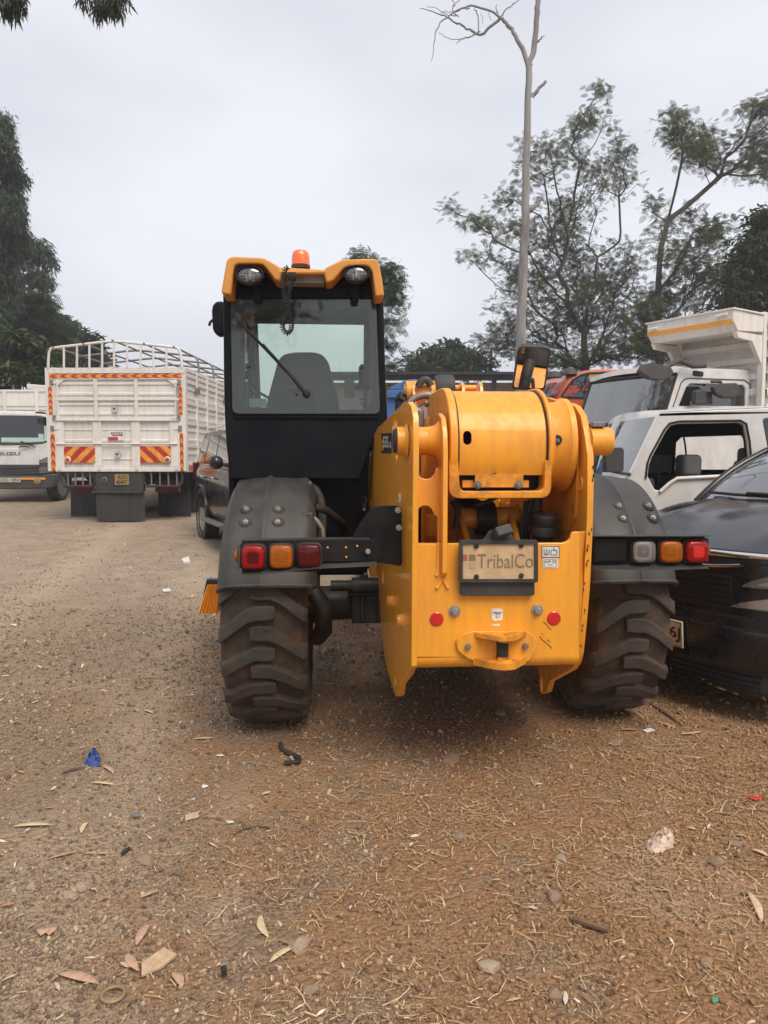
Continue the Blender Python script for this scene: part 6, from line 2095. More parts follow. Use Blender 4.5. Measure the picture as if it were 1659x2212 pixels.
for s in (-1, 1):
    def hp_(x, z, o): return fpt(s * x, z, o)
    def patch(x0, x1, zb, ztf, off, name, mat, nx=12, nz=5):
        xs3 = lin(x0, x1, nx)
        return build(MB().shell(lambda x, t: (fpt(s * x, zb(x) + (ztf(x) - zb(x)) * t, off), Vector((0, -1, 0))), xs3, lin(0, 1, nz), .02), name, M[mat], bc, smooth=50)
    patch(.485, .855, lambda x: .770 + .01 * (x - .485), lambda x: .776 + .13 * min(1, (x - .485) / .30) ** .8, .014, 'headlamp', 'clear_lens')
    patch(.56, .80, lambda x: .785, lambda x: .79 + .075 * min(1, (x - .56) / .2), .008, 'lamp_reflector', 'lamp_metal')
    patch(.485, .855, lambda x: .770, lambda x: .776 + .12 * min(1, (x - .485) / .30) ** .8, .003, 'lamp_bowl', 'dark_grey')
    patch(.43, .855, lambda x: .650, lambda x: .655 + .10 * min(1, (x - .43) / .32) ** .8, .014, 'fog_lamp', 'clear_lens')
    patch(.47, .85, lambda x: .655, lambda x: .66 + .085 * min(1, (x - .43) / .32) ** .8, .005, 'lamp_bowl', 'lamp_metal')
    patch(.06, .72, lambda x: .200, lambda x: .305, .003, 'air_intake', 'ink')
a = .20
plt = build(MB().prism([fpt(-.18, .37, .03), fpt(a, .37, .03), fpt(a, .53, .03), fpt(-.18, .53, .03)], (0, .01, 0)), 'number_plate', M['plate_white'], bc, bevel=.004)
o1 = fpt(a - .095, .40, .033)
text('6J', 'lettering', M['ink'], plt, o1, XA, ZA, .095, .082, .02)
build(MB().tube([fpt(x, z, .034) for x, z in ((-.172, .378), (a - .008, .378), (a - .008, .522), (-.172, .522))], .0025, 4, closed=True), 'plate_border', M['ink'], plt)
# paint scrapes along the lip
rnd = random.Random(11)
for (x, z, w, h) in ((.06, .215, .05, .04), (.28, .20, .03, .014), (.34, .19, .02, .012), (.40, .175, .06, .03), (.48, .165, .035, .025), (.58, .22, .010, .07), (.62, .17, .012, .03), (.66, .20, .02, .02), (.70, .16, .03, .012)):
    m_ = 9
    P = [fpt(x + w * .5 * math.cos(2 * PI * k / m_) * rnd.uniform(.5, 1.1), max(.135, z + h * .5 * math.sin(2 * PI * k / m_) * rnd.uniform(.5, 1.1)), .002) for k in range(m_)]
    build(MB().add(P, [tuple(range(m_))]), 'paint_scrape', M['plate_tan'], bc, smooth=0)

# ------------------------------------------------------------------ white van with its side window open
VF = Frame(2.05, 8.32, 0, R(-90))
vn = thing('white_van', 'white van with an open side window and black door mirror, behind the black car', 'van', VF.o, VF.rot)
HWV = .80
def v7(x, y, xl=HWV): return VF.x(7, x, y, xl)
so = [v7(905, 838), v7(925, 815), v7(960, 806), v7(1300, 790), v7(1659, 775), Vector((HWV, 4.3, 1.98)), Vector((HWV, 4.35, 1.2)), Vector((HWV, 4.35, .35)), Vector((HWV, .25, .35)), Vector((HWV, .06, .8)), Vector((HWV, .12, 1.12)), v7(715, 1240)]
op = [v7(x, y) for x, y in ((852, 1235), (862, 1160), (880, 1110), (975, 935), (1005, 897), (1060, 884), (1470, 876), (1500, 893), (1520, 1000), (1545, 1225), (1420, 1240), (1050, 1258), (1000, 1290), (940, 1335), (900, 1325))]
op2 = [v7(x, y) for x, y in ((1625, 860), (1640, 850), (1900, 840), (1900, 1060), (1660, 1060))]
op_near = op
op_far = [Vector((HWV, p.y, p.z)) for p in (VF.x(7, x, y, -HWV) for x, y in ((1015, 1190), (1025, 1010), (1060, 975), (1470, 962), (1490, 985), (1505, 1190)))]
op2_far = [Vector((HWV, y, z)) for y, z in ((3.6, 1.35), (3.6, 1.8), (4.1, 1.8), (4.1, 1.35))]
op2_near = op2
for s in (1, -1):
    def mm(P): return [Vector((s * p.x, p.y, p.z)) for p in P]
    op, op2 = (op_near, op2_near) if s > 0 else (op_far, op2_far)
    sd = build(MB().plate(mm(so), [mm(op), mm(op2)], (-.05 * s, 0, 0)), 'body_side', M['white_paint'], vn, bevel=.012)
    li = [Vector((p.x - .055, p.y, p.z)) for p in so]
    build(MB().plate(mm(li), [mm([Vector((p.x - .055, p.y, p.z)) for p in op]), mm([Vector((p.x - .055, p.y, p.z)) for p in op2])], (-.03 * s, 0, 0)), 'door_lining', M['ink'], sd)
    ro_ = [v7(x, y, HWV + .004) for x, y in ((838, 1250), (850, 1150), (868, 1100), (965, 922), (998, 882), (1060, 868), (1475, 862), (1512, 882), (1535, 1000), (1556, 1240))]
    build(MB().tube(mm(ro_), .012, 6), 'door_seam', M['rubber'], sd, smooth=60)
    if s > 0: build(MB().prism(mm([v7(x, y, HWV - .02) for x, y in ((1625, 860), (1640, 850), (1900, 840), (1900, 1060), (1660, 1060))]), (-.006 * s, 0, 0)), 'quarter_window', M['dark_glass'], sd)
    road_wheel(vn, (s * .72, .75, .33), .33, .2, XA, M['steel_dull'], 6, flip=s)
    road_wheel(vn, (s * .72, 3.3, .33), .33, .2, XA, M['steel_dull'], 6, flip=s)
rp = [(p.y, p.z) for p in so[0:6]]
us = lin(-1, 1, 11)
build(MB().grid(lambda u, i: Vector((u * (HWV - .0), rp[i][0] - .06 * (1 - u * u) * (1 if i < 2 else 0), rp[i][1] + (.05 * (1 - abs(u) ** 2.5) + .002 if i else 0))), us, [0, 1, 2, 3, 4, 5]), 'roof', M['white_paint'], vn, smooth=60)
A_, B_ = v7(905, 838), v7(715, 1240)
def wsp(u, t): return Vector((u * HWV * .985, A_.y + (B_.y - A_.y) * t - .06 * (1 - u * u), A_.z + (B_.z - A_.z) * t))
vws = build(MB().grid(wsp, us, lin(0, 1, 5)), 'windscreen', M['screen_glass'], vn, smooth=60)
for (u0, u1, t0, t1) in ((.55, .93, .22, .38), (.62, .93, .40, .58), (.66, .93, .60, .80), (.2, .42, .15, .3)):
    build(MB().grid(lambda u, t: wsp(u, t) + Vector((0, .012, 0)), [u0, u1], [t0, t1]), 'windscreen_sticker', M['sticker_green'], vws)
build(MB().grid(lambda u, t: Vector((u * HWV, [B_.y - .0, .10, .02, .0, .05][t] - .06 * (1 - u * u), [B_.z, 1.12, .9, .55, .35][t])), us, [0, 1, 2, 3, 4]), 'front_panel', M['white_paint'], vn, smooth=60)
build(MB().box2((-.78, 4.30, .35), (.78, 4.36, 1.9)), 'rear_door', M['white_paint'], vn, bevel=.03)
build(MB().box2((-.75, .3, .38), (.75, 4.3, .5)), 'floor_pan', M['ink'], vn)
build(MB().box2((-.72, .45, .9), (.72, .75, 1.28)), 'dashboard', M['ink'], vn, bevel=.05)
for (x, y, ya_) in ((.40, 1.10, 0), (-.40, 1.10, 0), (.40, 2.15, .14), (-.40, 2.15, .14)):
    build(MB().box2((x - .24, y, .62), (x + .24, y + .17 + ya_, 1.32 + ya_)), 'seat_back', M['ink'], vn, bevel=.06, seg=3)
    build(MB().box2((x - .14, y + .0, 1.28), (x + .14, y + .2 + ya_, 1.52 + ya_ * .6)), 'headrest', M['seat'], vn, bevel=.05, seg=3)
build(MB().tube([(-.74, 1.6, 1.26), (.74, 1.6, 1.26)], .025, 8), 'cabin_bar', M['ink'], vn)
mrp = [v7(x, y, HWV + .12) for x, y in ((545, 1050), (560, 1042), (650, 1042), (662, 1060), (660, 1195), (645, 1208), (545, 1208))]
vm = build(MB().prism(rounded(mrp, .01), (.06, .03, 0)), 'door_mirror', M['dark_grey'], vn, bevel=.02, seg=3)
build(MB().tube([v7(600, 1200, HWV + .14), v7(680, 1215, HWV + .05), v7(735, 1222, HWV)], .015, 8), 'mirror_arm', M['dark_grey'], vm)
# door panel crest visible below the window
build(MB().tube([v7(x, y, HWV + .01) for x, y in ((935, 1340), (1000, 1282), (1050, 1250), (1420, 1232), (1550, 1222))], .02, 8), 'window_sill', M['white_paint'], vn, smooth=60)

# ------------------------------------------------------------------ white truck with a box over its cab
KT = Frame(3.279, 10.612, .03, R(-56.4))
kt = thing('box_truck', 'white truck with a ribbed box body overhanging its cab, orange stripe on the overhang', 'truck', KT.o, KT.rot)
HK = .9
def xk(u): return .15 + .75 * u
def k7(x, y, xl=HK): return KT.x(7, x, y, xl)
so = [k7(1058, 548), k7(1066, 512), k7(1100, 504), k7(1540, 520), k7(1588, 555), k7(1612, 620), k7(1622, 745), Vector((HK, 1.65, .6)), Vector((HK, .0, .6)), Vector((HK, .0, 1.35)), k7(985, 790)]
op = [k7(x, y) for x, y in ((1062, 765), (1112, 640), (1140, 613), (1490, 624), (1512, 650), (1512, 765))]
for s in (1, -1):
    def mm(P): return [Vector((p.x if s > 0 else .30 - p.x, p.y, p.z)) for p in P]
    sd = build(MB().plate(mm(so), [mm(op)], (-.05 * s, 0, 0)), 'cab_side', M['white_paint'], kt, bevel=.015)
    build(MB().prism(mm([k7(x, y, HK - .03) for x, y in ((1050, 790), (1105, 630), (1140, 608), (1490, 618), (1520, 650), (1520, 790))]), (-.006 * s, 0, 0)), 'side_window', M['car_glass'], sd)
    dl = [k7(x, y, HK + .004) for x, y in ((1022, 770), (1075, 610), (1100, 585), (1130, 578), (1500, 590), (1538, 620), (1545, 760))]
    build(MB().tube(mm(dl), .008, 6), 'door_seam', M['dark_grey'], sd, smooth=60)
    road_wheel(kt, (.15 + s * .62, .8, .42), .42, .24, XA, M['steel_dull'], 6, flip=s)
    road_wheel(kt, (.15 + s * .62, 4.6, .42), .42, .24, XA, M['steel_dull'], 6, flip=s)
    build(MB().box(KT.x(7, 1190, 547, s * HK + .01 if s > 0 else -HK - .01) if s > 0 else Vector((-.61, .5, 2.55)), (.03, .22, .07)), 'roof_marker', M['rubber'], sd, bevel=.02)
rr = [(p.y, p.z) for p in so[0:5]]
us = lin(-1, 1, 11)
build(MB().grid(lambda u, i: Vector((xk(u), rr[i][0] - .10 * (1 - u * u) * (1 if i < 2 else 0), rr[i][1] + .06 * (1 - abs(u) ** 2.5) + .002)), us, [0, 1, 2, 3, 4]), 'cab_roof', M['white_paint'], kt, smooth=60)
A_, B_ = k7(1058, 548), k7(985, 790)
def wsk(u, t): return Vector((xk(u * .975), A_.y + (B_.y - A_.y) * t - .10 * (1 - u * u) - .005, A_.z + (B_.z - A_.z) * t))
kws = build(MB().grid(wsk, us, lin(.02, 1.3, 5)), 'windscreen', M['screen_glass'], kt, smooth=60)
for (u0, u1, t0, t1) in ((.72, .94, .18, .38), (.70, .94, .40, .58), (.68, .94, .60, .78), (.64, .92, .80, .92)):
    build(MB().grid(lambda u, t: wsk(u, t) + Vector((0, .012, 0)), [u0, u1], [t0, t1]), 'windscreen_sticker', M['sticker_green'], kws)
build(MB().tube([wsk(u, 0.0) + Vector((0, -.006, 0)) for u in us] , .02, 6), 'screen_seal', M['rubber'], kt, smooth=60)
for u in (-1, 1):
    build(MB().tube([wsk(u, t) + Vector((0, -.004, 0)) for t in lin(0, 1.2, 4)], .018, 6), 'screen_seal', M['rubber'], kt)
build(MB().grid(lambda u, t: Vector((xk(u), [B_.y - .1, -.05, -.05, .0][t] - .10 * (1 - u * u), [B_.z - .25, 1.2, .8, .55][t])), us, [0, 1, 2, 3]), 'front_panel', M['white_paint'], kt, smooth=60)
build(MB().box2((-.55, 1.55, .6), (.85, 1.62, 2.4)), 'cab_back', M['dark_grey'], kt)
build(MB().box2((-.55, .2, .6), (.85, 1.5, 1.4)), 'cab_interior', M['ink'], kt)
for x in (-.22, .55):
    build(MB().box2((x - .24, 1.05, 1.3), (x + .24, 1.25, 2.05)), 'seat_back', M['seat'], kt, bevel=.06, seg=3)
# mirrors
mp_ = [KT.x(7, x, y, HK + .25) for x, y in ((768, 540), (800, 488), (850, 478), (975, 515), (990, 545), (960, 585), (900, 598), (830, 585))]
km = build(MB().prism(rounded(mp_, .03), (.10, -.02, .0)), 'front_mirror', M['dark_grey'], kt, bevel=.03, seg=3)
build(MB().tube([KT.x(7, x, y, HK + .1) for x, y in ((960, 512), (1040, 468), (1070, 462), (1120, 485), (1150, 497), (1235, 495))], .035, 8), 'mirror_arm', M['dark_grey'], km, smooth=60)
mp_ = [KT.x(7, x, y, HK + .22) for x, y in ((1262, 640), (1290, 616), (1420, 612), (1442, 640), (1440, 690), (1400, 715), (1330, 715), (1280, 690))]
km2 = build(MB().prism(rounded(mp_, .03), (.08, -.02, 0)), 'side_mirror', M['dark_grey'], kt, bevel=.03, seg=3)
build(MB().tube([KT.x(7, x, y, HK + .1) for x, y in ((1280, 602), (1340, 602), (1345, 620))], .02, 8), 'mirror_arm', M['dark_grey'], km2)
mp_ = [KT.x(7, x, y, HK + .10) for x, y in ((1140, 755), (1145, 670), (1165, 656), (1250, 672), (1252, 755))]
build(MB().prism(rounded(mp_, .02), (.08, 0, 0)), 'side_mirror', M['dark_grey'], kt, bevel=.03, seg=3)
# box body and overhang
XB = 1.095
yo = 1.086
def o7(x, y): return KT.x(7, x, y, XB)
def f7(x, y): return KT.y(7, x, y, yo)
zt1, zbo = f7(1390, 118).z, f7(1388, 262).z
y1 = o7(1560, 300).y
XBL = -.30
prof = [o7(1390, 120), o7(1625, 150), o7(1615, 292), o7(1385, 232)]
prof = [Vector((XB, p.y, p.z)) for p in prof]
ov = build(MB().prism([Vector((XB, yo, zt1)), Vector((XB, y1 + .25, zt1 - .02)), Vector((XB, y1 + .25, zbo + .04)), Vector((XB, yo + .12, zbo)), Vector((XB, yo, zbo + .12))], (XBL - XB, 0, 0)), 'overhang_box', M['white_body'], kt, bevel=.012)
zs0, zs1 = f7(1380, 218).z, f7(1380, 186).z
build(MB().box2((XBL + .02, yo - .006, zs0), (XB - .02, yo, zs1)), 'orange_stripe', M['tape_yellow'], ov)
build(MB().box2((XBL - .03, yo - .02, zt1 - .01), (XB + .02, y1 + .25, zt1 + .015)), 'overhang_lid', M['white_body'], ov, bevel=.005)
build(MB().tube([Vector((XB - .25, yo - .03, zt1 - .08)), Vector((XB - .08, yo - .03, zt1 - .06))], .02, 8), 'lamp_peg', M['white_body'], ov)
build(MB().tube([Vector((XBL + .05, yo - .03, zt1 - .10)), Vector((XBL + .2, yo - .03, zt1 - .09))], .02, 8), 'lamp_peg', M['white_body'], ov)
yb0 = y1 + .30
build(MB().box2((XBL, yb0, .8), (XB - .02, yb0 + 3.4, zt1 + .05)), 'box_body', M['white_body'], kt, bevel=.01)
nr = 11
for k in range(nr):
    z0 = .9 + (zt1 - .95) * k / nr
    hh = (zt1 - .95) / nr
    ribbed(kt, (XB - .02, yb0 + .08, z0), (0, 3.25, 0), (0, 0, hh), XA, [(.25, .75, .035)], M['white_body'], 'side_panel')
    ribbed(kt, (XBL + .02, yb0, z0), (XB - XBL - .08, 0, 0), (0, 0, hh), -YA, [(.25, .75, .035)], M['white_body'], 'front_rib')
for x in (XBL, XB - .07):
    build(MB().box2((x, yb0 - .05, .8), (x + .08, yb0 + .03, zbo + .1)), 'body_post', M['white_body'], kt)
    build(MB().prism([Vector((x, yo + .1, zbo)), Vector((x, yb0, zbo)), Vector((x, yb0, zbo - .42)), Vector((x, yb0 - .06, zbo - .40)), Vector((x, yb0 - .30, zbo - .10)), Vector((x, yo + .15, zbo - .08))], (.06, 0, 0)), 'overhang_brace', M['white_body'], kt)
build(MB().box2((XBL, yb0 - .052, zbo - .9), (XBL + .08, yb0 - .05, zbo - .1)), 'post_tape', M['tape_yellow'], kt)
build(MB().box2((-.4, .2, .45), (.4, 5.4, .75)), 'chassis_rail', M['mudflap'], kt)

# ------------------------------------------------------------------ orange-red minibus with painted windows
def graffiti():
    m, t, N, L, P = nodes('painted_window')
    tcn = N.new('ShaderNodeTexCoord')
    n0 = _noise(N, L, 2.2, 3, .6, tcn.outputs['Object'], 2.5)
    vv = N.new('ShaderNodeTexVoronoi'); vv.inputs['Scale'].default_value = 4.2
    mixv = _mix(N, L, .35, tcn.outputs['Object'], n0.outputs['Color'])
    L.new(mixv, vv.inputs['Vector'])
    r = _ramp(N, L, vv.outputs['Color'], [(0, (.03, .03, .04)), (.2, (.55, .30, .10)), (.38, (.06, .12, .16)), (.55, (.50, .35, .18)), (.72, (.35, .08, .06)), (.86, (.12, .16, .17)), (1, (.6, .5, .33))])
    r.color_ramp.interpolation = 'CONSTANT'
    v2 = N.new('ShaderNodeTexVoronoi'); v2.feature = 'DISTANCE_TO_EDGE'; v2.inputs['Scale'].default_value = 4.2
    L.new(mixv, v2.inputs['Vector'])
    e = _ramp(N, L, v2.outputs['Distance'], [(.02, G(1)), (.05, G(0))])
    c = _mix(N, L, e.outputs['Color'], r.outputs['Color'], (.015, .013, .012))
    L.new(c, P.inputs['Base Color'])
    P.inputs['Roughness'].default_value = .2
    return m


M['graffiti'] = graffiti()
OB = Frame(3.086, 14.35, ground_z(14), R(-80))
obu = thing('minibus', 'orange-red minibus with graffiti-painted windows behind the white truck cab', 'minibus', OB.o, OB.rot)
HO = .9
def b7(x, y, xl=HO): return OB.x(7, x, y, xl)
so = [b7(300, 600), b7(330, 560), b7(380, 535), b7(460, 520), b7(560, 512), b7(780, 520), Vector((HO, 6.2, b7(780, 520).z)), Vector((HO, 6.3, 1.2)), Vector((HO, 6.3, .4)), Vector((HO, -.2, .4)), Vector((HO, -.3, 1.1)), Vector((HO, -.15, 1.6)), b7(240, 720)]
build(MB().prism([Vector((-p.x, p.y, p.z)) for p in so], (2 * HO, 0, 0)), 'body', M['orange_body'], obu, bevel=.12, seg=4)
wn = [b7(x, y, HO + .006) for x, y in ((275, 692), (350, 590), (395, 560), (450, 546), (560, 540), (900, 548), (900, 720), (290, 705))]
build(MB().prism(wn, (-.01, 0, 0)), 'side_window', M['graffiti'], obu, smooth=0)
build(MB().tube(wn, .02, 6, closed=True), 'window_seal', M['rubber'], obu)
wA, wB = b7(300, 605), b7(240, 720)
def wso(u, t): return Vector((u * .84, wA.y + (wB.y - wA.y) * t - .12 * (1 - u * u) - .13, wA.z + (wB.z - wA.z) * t + .02))
ow = build(MB().grid(wso, us, lin(.05, 1.0, 4)), 'windscreen', M['graffiti'], obu, smooth=60)
a = wso(.0, .75) + Vector((0, -.06, 0)); b = wso(.85, .75)
text('KAR', 'lettering', M['pink'], ow, a, (b - a), ZA, .30, .72, .04)
for (x, w) in ((330, 30), (225, 18)):
    p = b7(x, 548 if x > 300 else 566, .8)
    build(MB().lathe([(0, .12), (.10, .10), (.14, .0)], p - ZA * .02, ZA, 14), 'roof_vent', M['dark_grey'], obu, smooth=60)
for s in (-1, 1):
    road_wheel(obu, (s * .85, .9, .4), .4, .24, XA, M['steel_dull'], 6, flip=s)
    road_wheel(obu, (s * .85, 4.8, .4), .4, .24, XA, M['steel_dull'], 6, flip=s)

# ------------------------------------------------------------------ blue hopper
HZ = Frame(.5, 16.5, ground_z(16.5), 0)
hz = thing('blue_hopper', 'blue steel hopper on a braced frame behind the boom', 'hopper', HZ.o, 0)
def h10(x, y, yl=0.0): return HZ.y(10, x, y, yl)
p = [h10(220, 352), h10(245, 325), h10(420, 245), h10(520, 213), h10(625, 213), h10(860, 250), h10(900, 380), h10(222, 380)]
build(MB().prism(p, (0, 1.6, 0)), 'hopper_body', M['blue'], hz, bevel=.02)
build(MB().prism([h10(x, y, -.1) for x, y in ((175, 380), (900, 372), (900, 500), (175, 500))], (0, 1.9, 0)), 'hopper_frame', M['blue'], hz, bevel=.02)
build(MB().prism([h10(x, y, -.13) for x, y in ((325, 420), (450, 400), (450, 470), (325, 480))], (0, .03, 0)), 'hopper_panel', M['blue'], hz, bevel=.01)
for x in (235, 640):
    a = h10(x, 500)
    build(MB().box2((a.x - .09, 0, 0), (a.x + .09, .15, a.z)), 'frame_leg', M['blue'], hz)
    build(MB().box2((a.x - .09, 1.5, 0), (a.x + .09, 1.65, a.z)), 'frame_leg', M['blue'], hz)
build(MB().tube([h10(250, 520, .05), h10(420, 720, .05)], .05, 6), 'frame_brace', M['black_iron'], hz)
build(MB().prism([h10(x, y, .4) for x, y in ((250, 560), (640, 560), (640, 720), (250, 720))], (0, .8, 0)), 'lower_chute', M['blue'], hz)
for x in (430, 560):
    a, b = h10(x, 240, -.01), h10(x, 375, -.01)
    build(MB().box2((a.x - .02, -.03, b.z), (a.x + .02, 0, a.z)), 'hopper_rib', M['blue'], hz)

# ------------------------------------------------------------------ dark shed
SHF = Frame(2.3, 28.0, ground_z(28), 0)
sh = thing('long_shed', 'long low shed with a dark metal fascia and pale wall', 'shed', SHF.o, 0)
def s10(x, y, yl=0.0): return SHF.y(10, x, y, yl)
z1a, z1b = s10(180, 92).z, s10(1650, 138).z
xa, xb = s10(-1500, 90).x, s10(5200, 200).x
zf = s10(700, 215).z
zt_ = s10(180, 95).z
seg_ = 12
for k in range(seg_):
    x0, x1 = xa + (xb - xa) * k / seg_, xa + (xb - xa) * (k + 1) / seg_
    build(MB().box2((x0 + .01, 0, zf), (x1 - .01, .08, zt_ - .05 * k * .3)), 'fascia_sheet', M['shed_black'], sh)
build(MB().prism([Vector((xa, -.2, zt_ - .02)), Vector((xa, 8, zt_ + .6)), Vector((xa, 8, zt_ + .5)), Vector((xa, -.2, zt_ - .12))], (xb - xa, 0, 0)), 'roof', M['shed_black'], sh)
build(MB().box2((xa, 4.0, 0), (xb, 4.2, zt_)), 'back_wall', M['shed_wall'], sh)
build(MB().box2((xa, 3.9, zf - 1.0), (s10(300, 300).x, 3.99, zf + .1)), 'sign_board', M['shed_wall'], sh)
for k in range(7):
    x = xa + (xb - xa) * (k + .5) / 7
    build(MB().box2((x - .08, .1, 0), (x + .08, .26, zt_)), 'shed_post', M['shed_black'], sh)
a, b = s10(182, 305, 3.9), s10(245, 262, 3.9)
text('he', 'lettering', M['pink'], sh, a + Vector((0, -.02, 0)), XA, ZA, b.z - a.z, b.x - a.x, .02)

# ================================================================== TREES
def leaf_material(name, trans=.3):
    m, t, N, L, P = nodes(name)
    out = N['Material Output']
    a = N.new('ShaderNodeAttribute'); a.attribute_name = 'tint'
    L.new(a.outputs['Color'], P.inputs['Base Color'])
    P.inputs['Roughness'].default_value = .5
    P.inputs['Specular IOR Level'].default_value = .3
    tr = N.new('ShaderNodeBsdfTranslucent')
    g2 = _mix(N, L, 1.0, a.outputs['Color'], (1.5, 1.7, .8), 'MULTIPLY')
    L.new(g2, tr.inputs['Color'])
    ms = N.new('ShaderNodeMixShader'); ms.inputs['Fac'].default_value = trans
    L.new(P.outputs['BSDF'], ms.inputs[1]); L.new(tr.outputs['BSDF'], ms.inputs[2])
    L.new(ms.outputs['Shader'], out.inputs['Surface'])
    return m


M['leaf'] = leaf_material('leaf')
M['bark'] = paint('dark_bark', (.075, .060, .046), .9, dirt=(.14, .12, .10), amount=.5, scale=2, mottled=.3, bump=.6, bscale=14)
M['pale_bark'] = paint('bleached_dead_wood', (.28, .275, .268), .85, dirt=(.09, .078, .07), amount=.85, scale=1.1, mottled=.18, bump=.5, bscale=18, streak=True)


def frond_mesh(pairs=6):
    v, f = [], []
    for i in range(pairs + 1):
        t = .12 + .88 * i / pairs
        z = -.28 * t * t
        if i == pairs:
            b = len(v); v += [(t - .1, -.03, z), (t - .1, .03, z), (t + .12, .03, z - .06), (t + .12, -.03, z - .06)]; f.append((b, b + 1, b + 2, b + 3)); continue
        l = .30 * math.sin(PI * (.15 + .8 * t)) + .06
        for s in (-1, 1):
            b = len(v)
            v += [(t - .045, 0, z), (t + .045, 0, z), (t + .10, s * l, z - .06), (t + .03, s * l, z - .06)]
            f.append((b, b + 1, b + 2, b + 3))
    return np.array(v, float), np.array(f)


def lance_mesh(w=.16, droop=.18):
    v = np.array([(0, 0, 0), (.4, w / 2, .02), (.4, -w / 2, .02), (.75, w * .35, -droop * .5), (.75, -w * .35, -droop * .5), (1, 0, -droop)], float)
    f = np.array([(0, 2, 4, 1), (1, 2, 4, 3), (3, 4, 5, 5)])
    return v, np.array([(0, 2, 1, 1), (1, 2, 4, 3), (3, 4, 5, 5)])


FROND = frond_mesh(5)
LANCE = (np.array([(0, 0, 0), (.42, .09, .03), (1, 0, -.2), (.42, -.09, .03)], float), np.array([(0, 1, 2, 3)]))
BROAD = (np.array([(0, 0, 0), (.45, .17, .05), (1, 0, -.15), (.45, -.17, .05)], float), np.array([(0, 1, 2, 3)]))


def dir_mats(yaw, pitch, roll):
    n = len(yaw)
    cy_, sy = np.cos(yaw), np.sin(yaw); cp, sp = np.cos(pitch), np.sin(pitch); cr, sr = np.cos(roll), np.sin(roll)
    Rz = np.zeros((n, 3, 3)); Rz[:, 0, 0] = cy_; Rz[:, 0, 1] = -sy; Rz[:, 1, 0] = sy; Rz[:, 1, 1] = cy_; Rz[:, 2, 2] = 1
    Ry = np.zeros((n, 3, 3)); Ry[:, 0, 0] = cp; Ry[:, 0, 2] = -sp; Ry[:, 2, 0] = sp; Ry[:, 2, 2] = cp; Ry[:, 1, 1] = 1
    Rx = np.zeros((n, 3, 3)); Rx[:, 0, 0] = 1; Rx[:, 1, 1] = cr; Rx[:, 1, 2] = -sr; Rx[:, 2, 1] = sr; Rx[:, 2, 2] = cr
    return Rz @ Ry @ Rx


def foliage(name, parent, centers, per, spread, shape, size, pal, pitch=(0.1, .5), squash=.8):
    """leaves round each twig end"""
    c = np.repeat(np.asarray(centers, float), per, 0)
    n = len(c)
    off = RNG.normal(0, 1, (n, 3))
    off /= np.linalg.norm(off, axis=1)[:, None]
    off *= RNG.random((n, 1)) ** .5 * spread * np.array([1, 1, squash])
    pos = c + off
    yaw = np.where(RNG.random(n) < .6, np.arctan2(off[:, 1], off[:, 0]) + RNG.normal(0, .6, n), RNG.random(n) * 2 * PI)
    pit = RNG.normal(pitch[0], pitch[1], n)
    mats = dir_mats(yaw, pit, RNG.normal(0, .6, n))
    sc = size * (.65 + .7 * RNG.random(n))
    pal = np.asarray(pal, float)
    cols = pal[RNG.choice(len(pal), n)]
    clump = np.repeat(.75 + .5 * RNG.random(len(centers)), per)
    cols = cols * (clump * (1 + .3 * (RNG.random(n) - .5)))[:, None]
    bv, bf = shape
    k = len(bv)
    v = np.einsum('nij,nkj->nki', mats, bv[None] * sc[:, None, None]) + pos[:, None, :]
    f = (bf[None] + (np.arange(n) * k)[:, None, None]).reshape(-1, 4)
    return mesh_np(name, v.reshape(-1, 3), f, M['leaf'], parent, np.repeat(cols, k, 0))


def blob_points(k, blobs, Z, depth, dens=1.0):
    """blobs: (x, y, rx, ry, n) in picture k at distance Z -> world points in a real volume"""
    out = []
    for (x, y, rx, ry, n) in blobs:
        c = WORLD.y(k, x, y, Z)
        ex = abs((WORLD.y(k, x + rx, y, Z) - c).x)
        ez = abs((WORLD.y(k, x, y + ry, Z) - c).z)
        m = max(1, int(n * dens))
        d = RNG.normal(0, 1, (m, 3))
        d /= np.linalg.norm(d, axis=1)[:, None]
        d *= (RNG.random((m, 1)) ** (1 / 2.2))
        dz = depth * RNG.uniform(-.6, .6)
        out.append(np.array(c)[None] + d * np.array([ex, max(ex, ez) * .8, ez]) + np.array([0, dz, 0]))
    return np.concatenate(out)


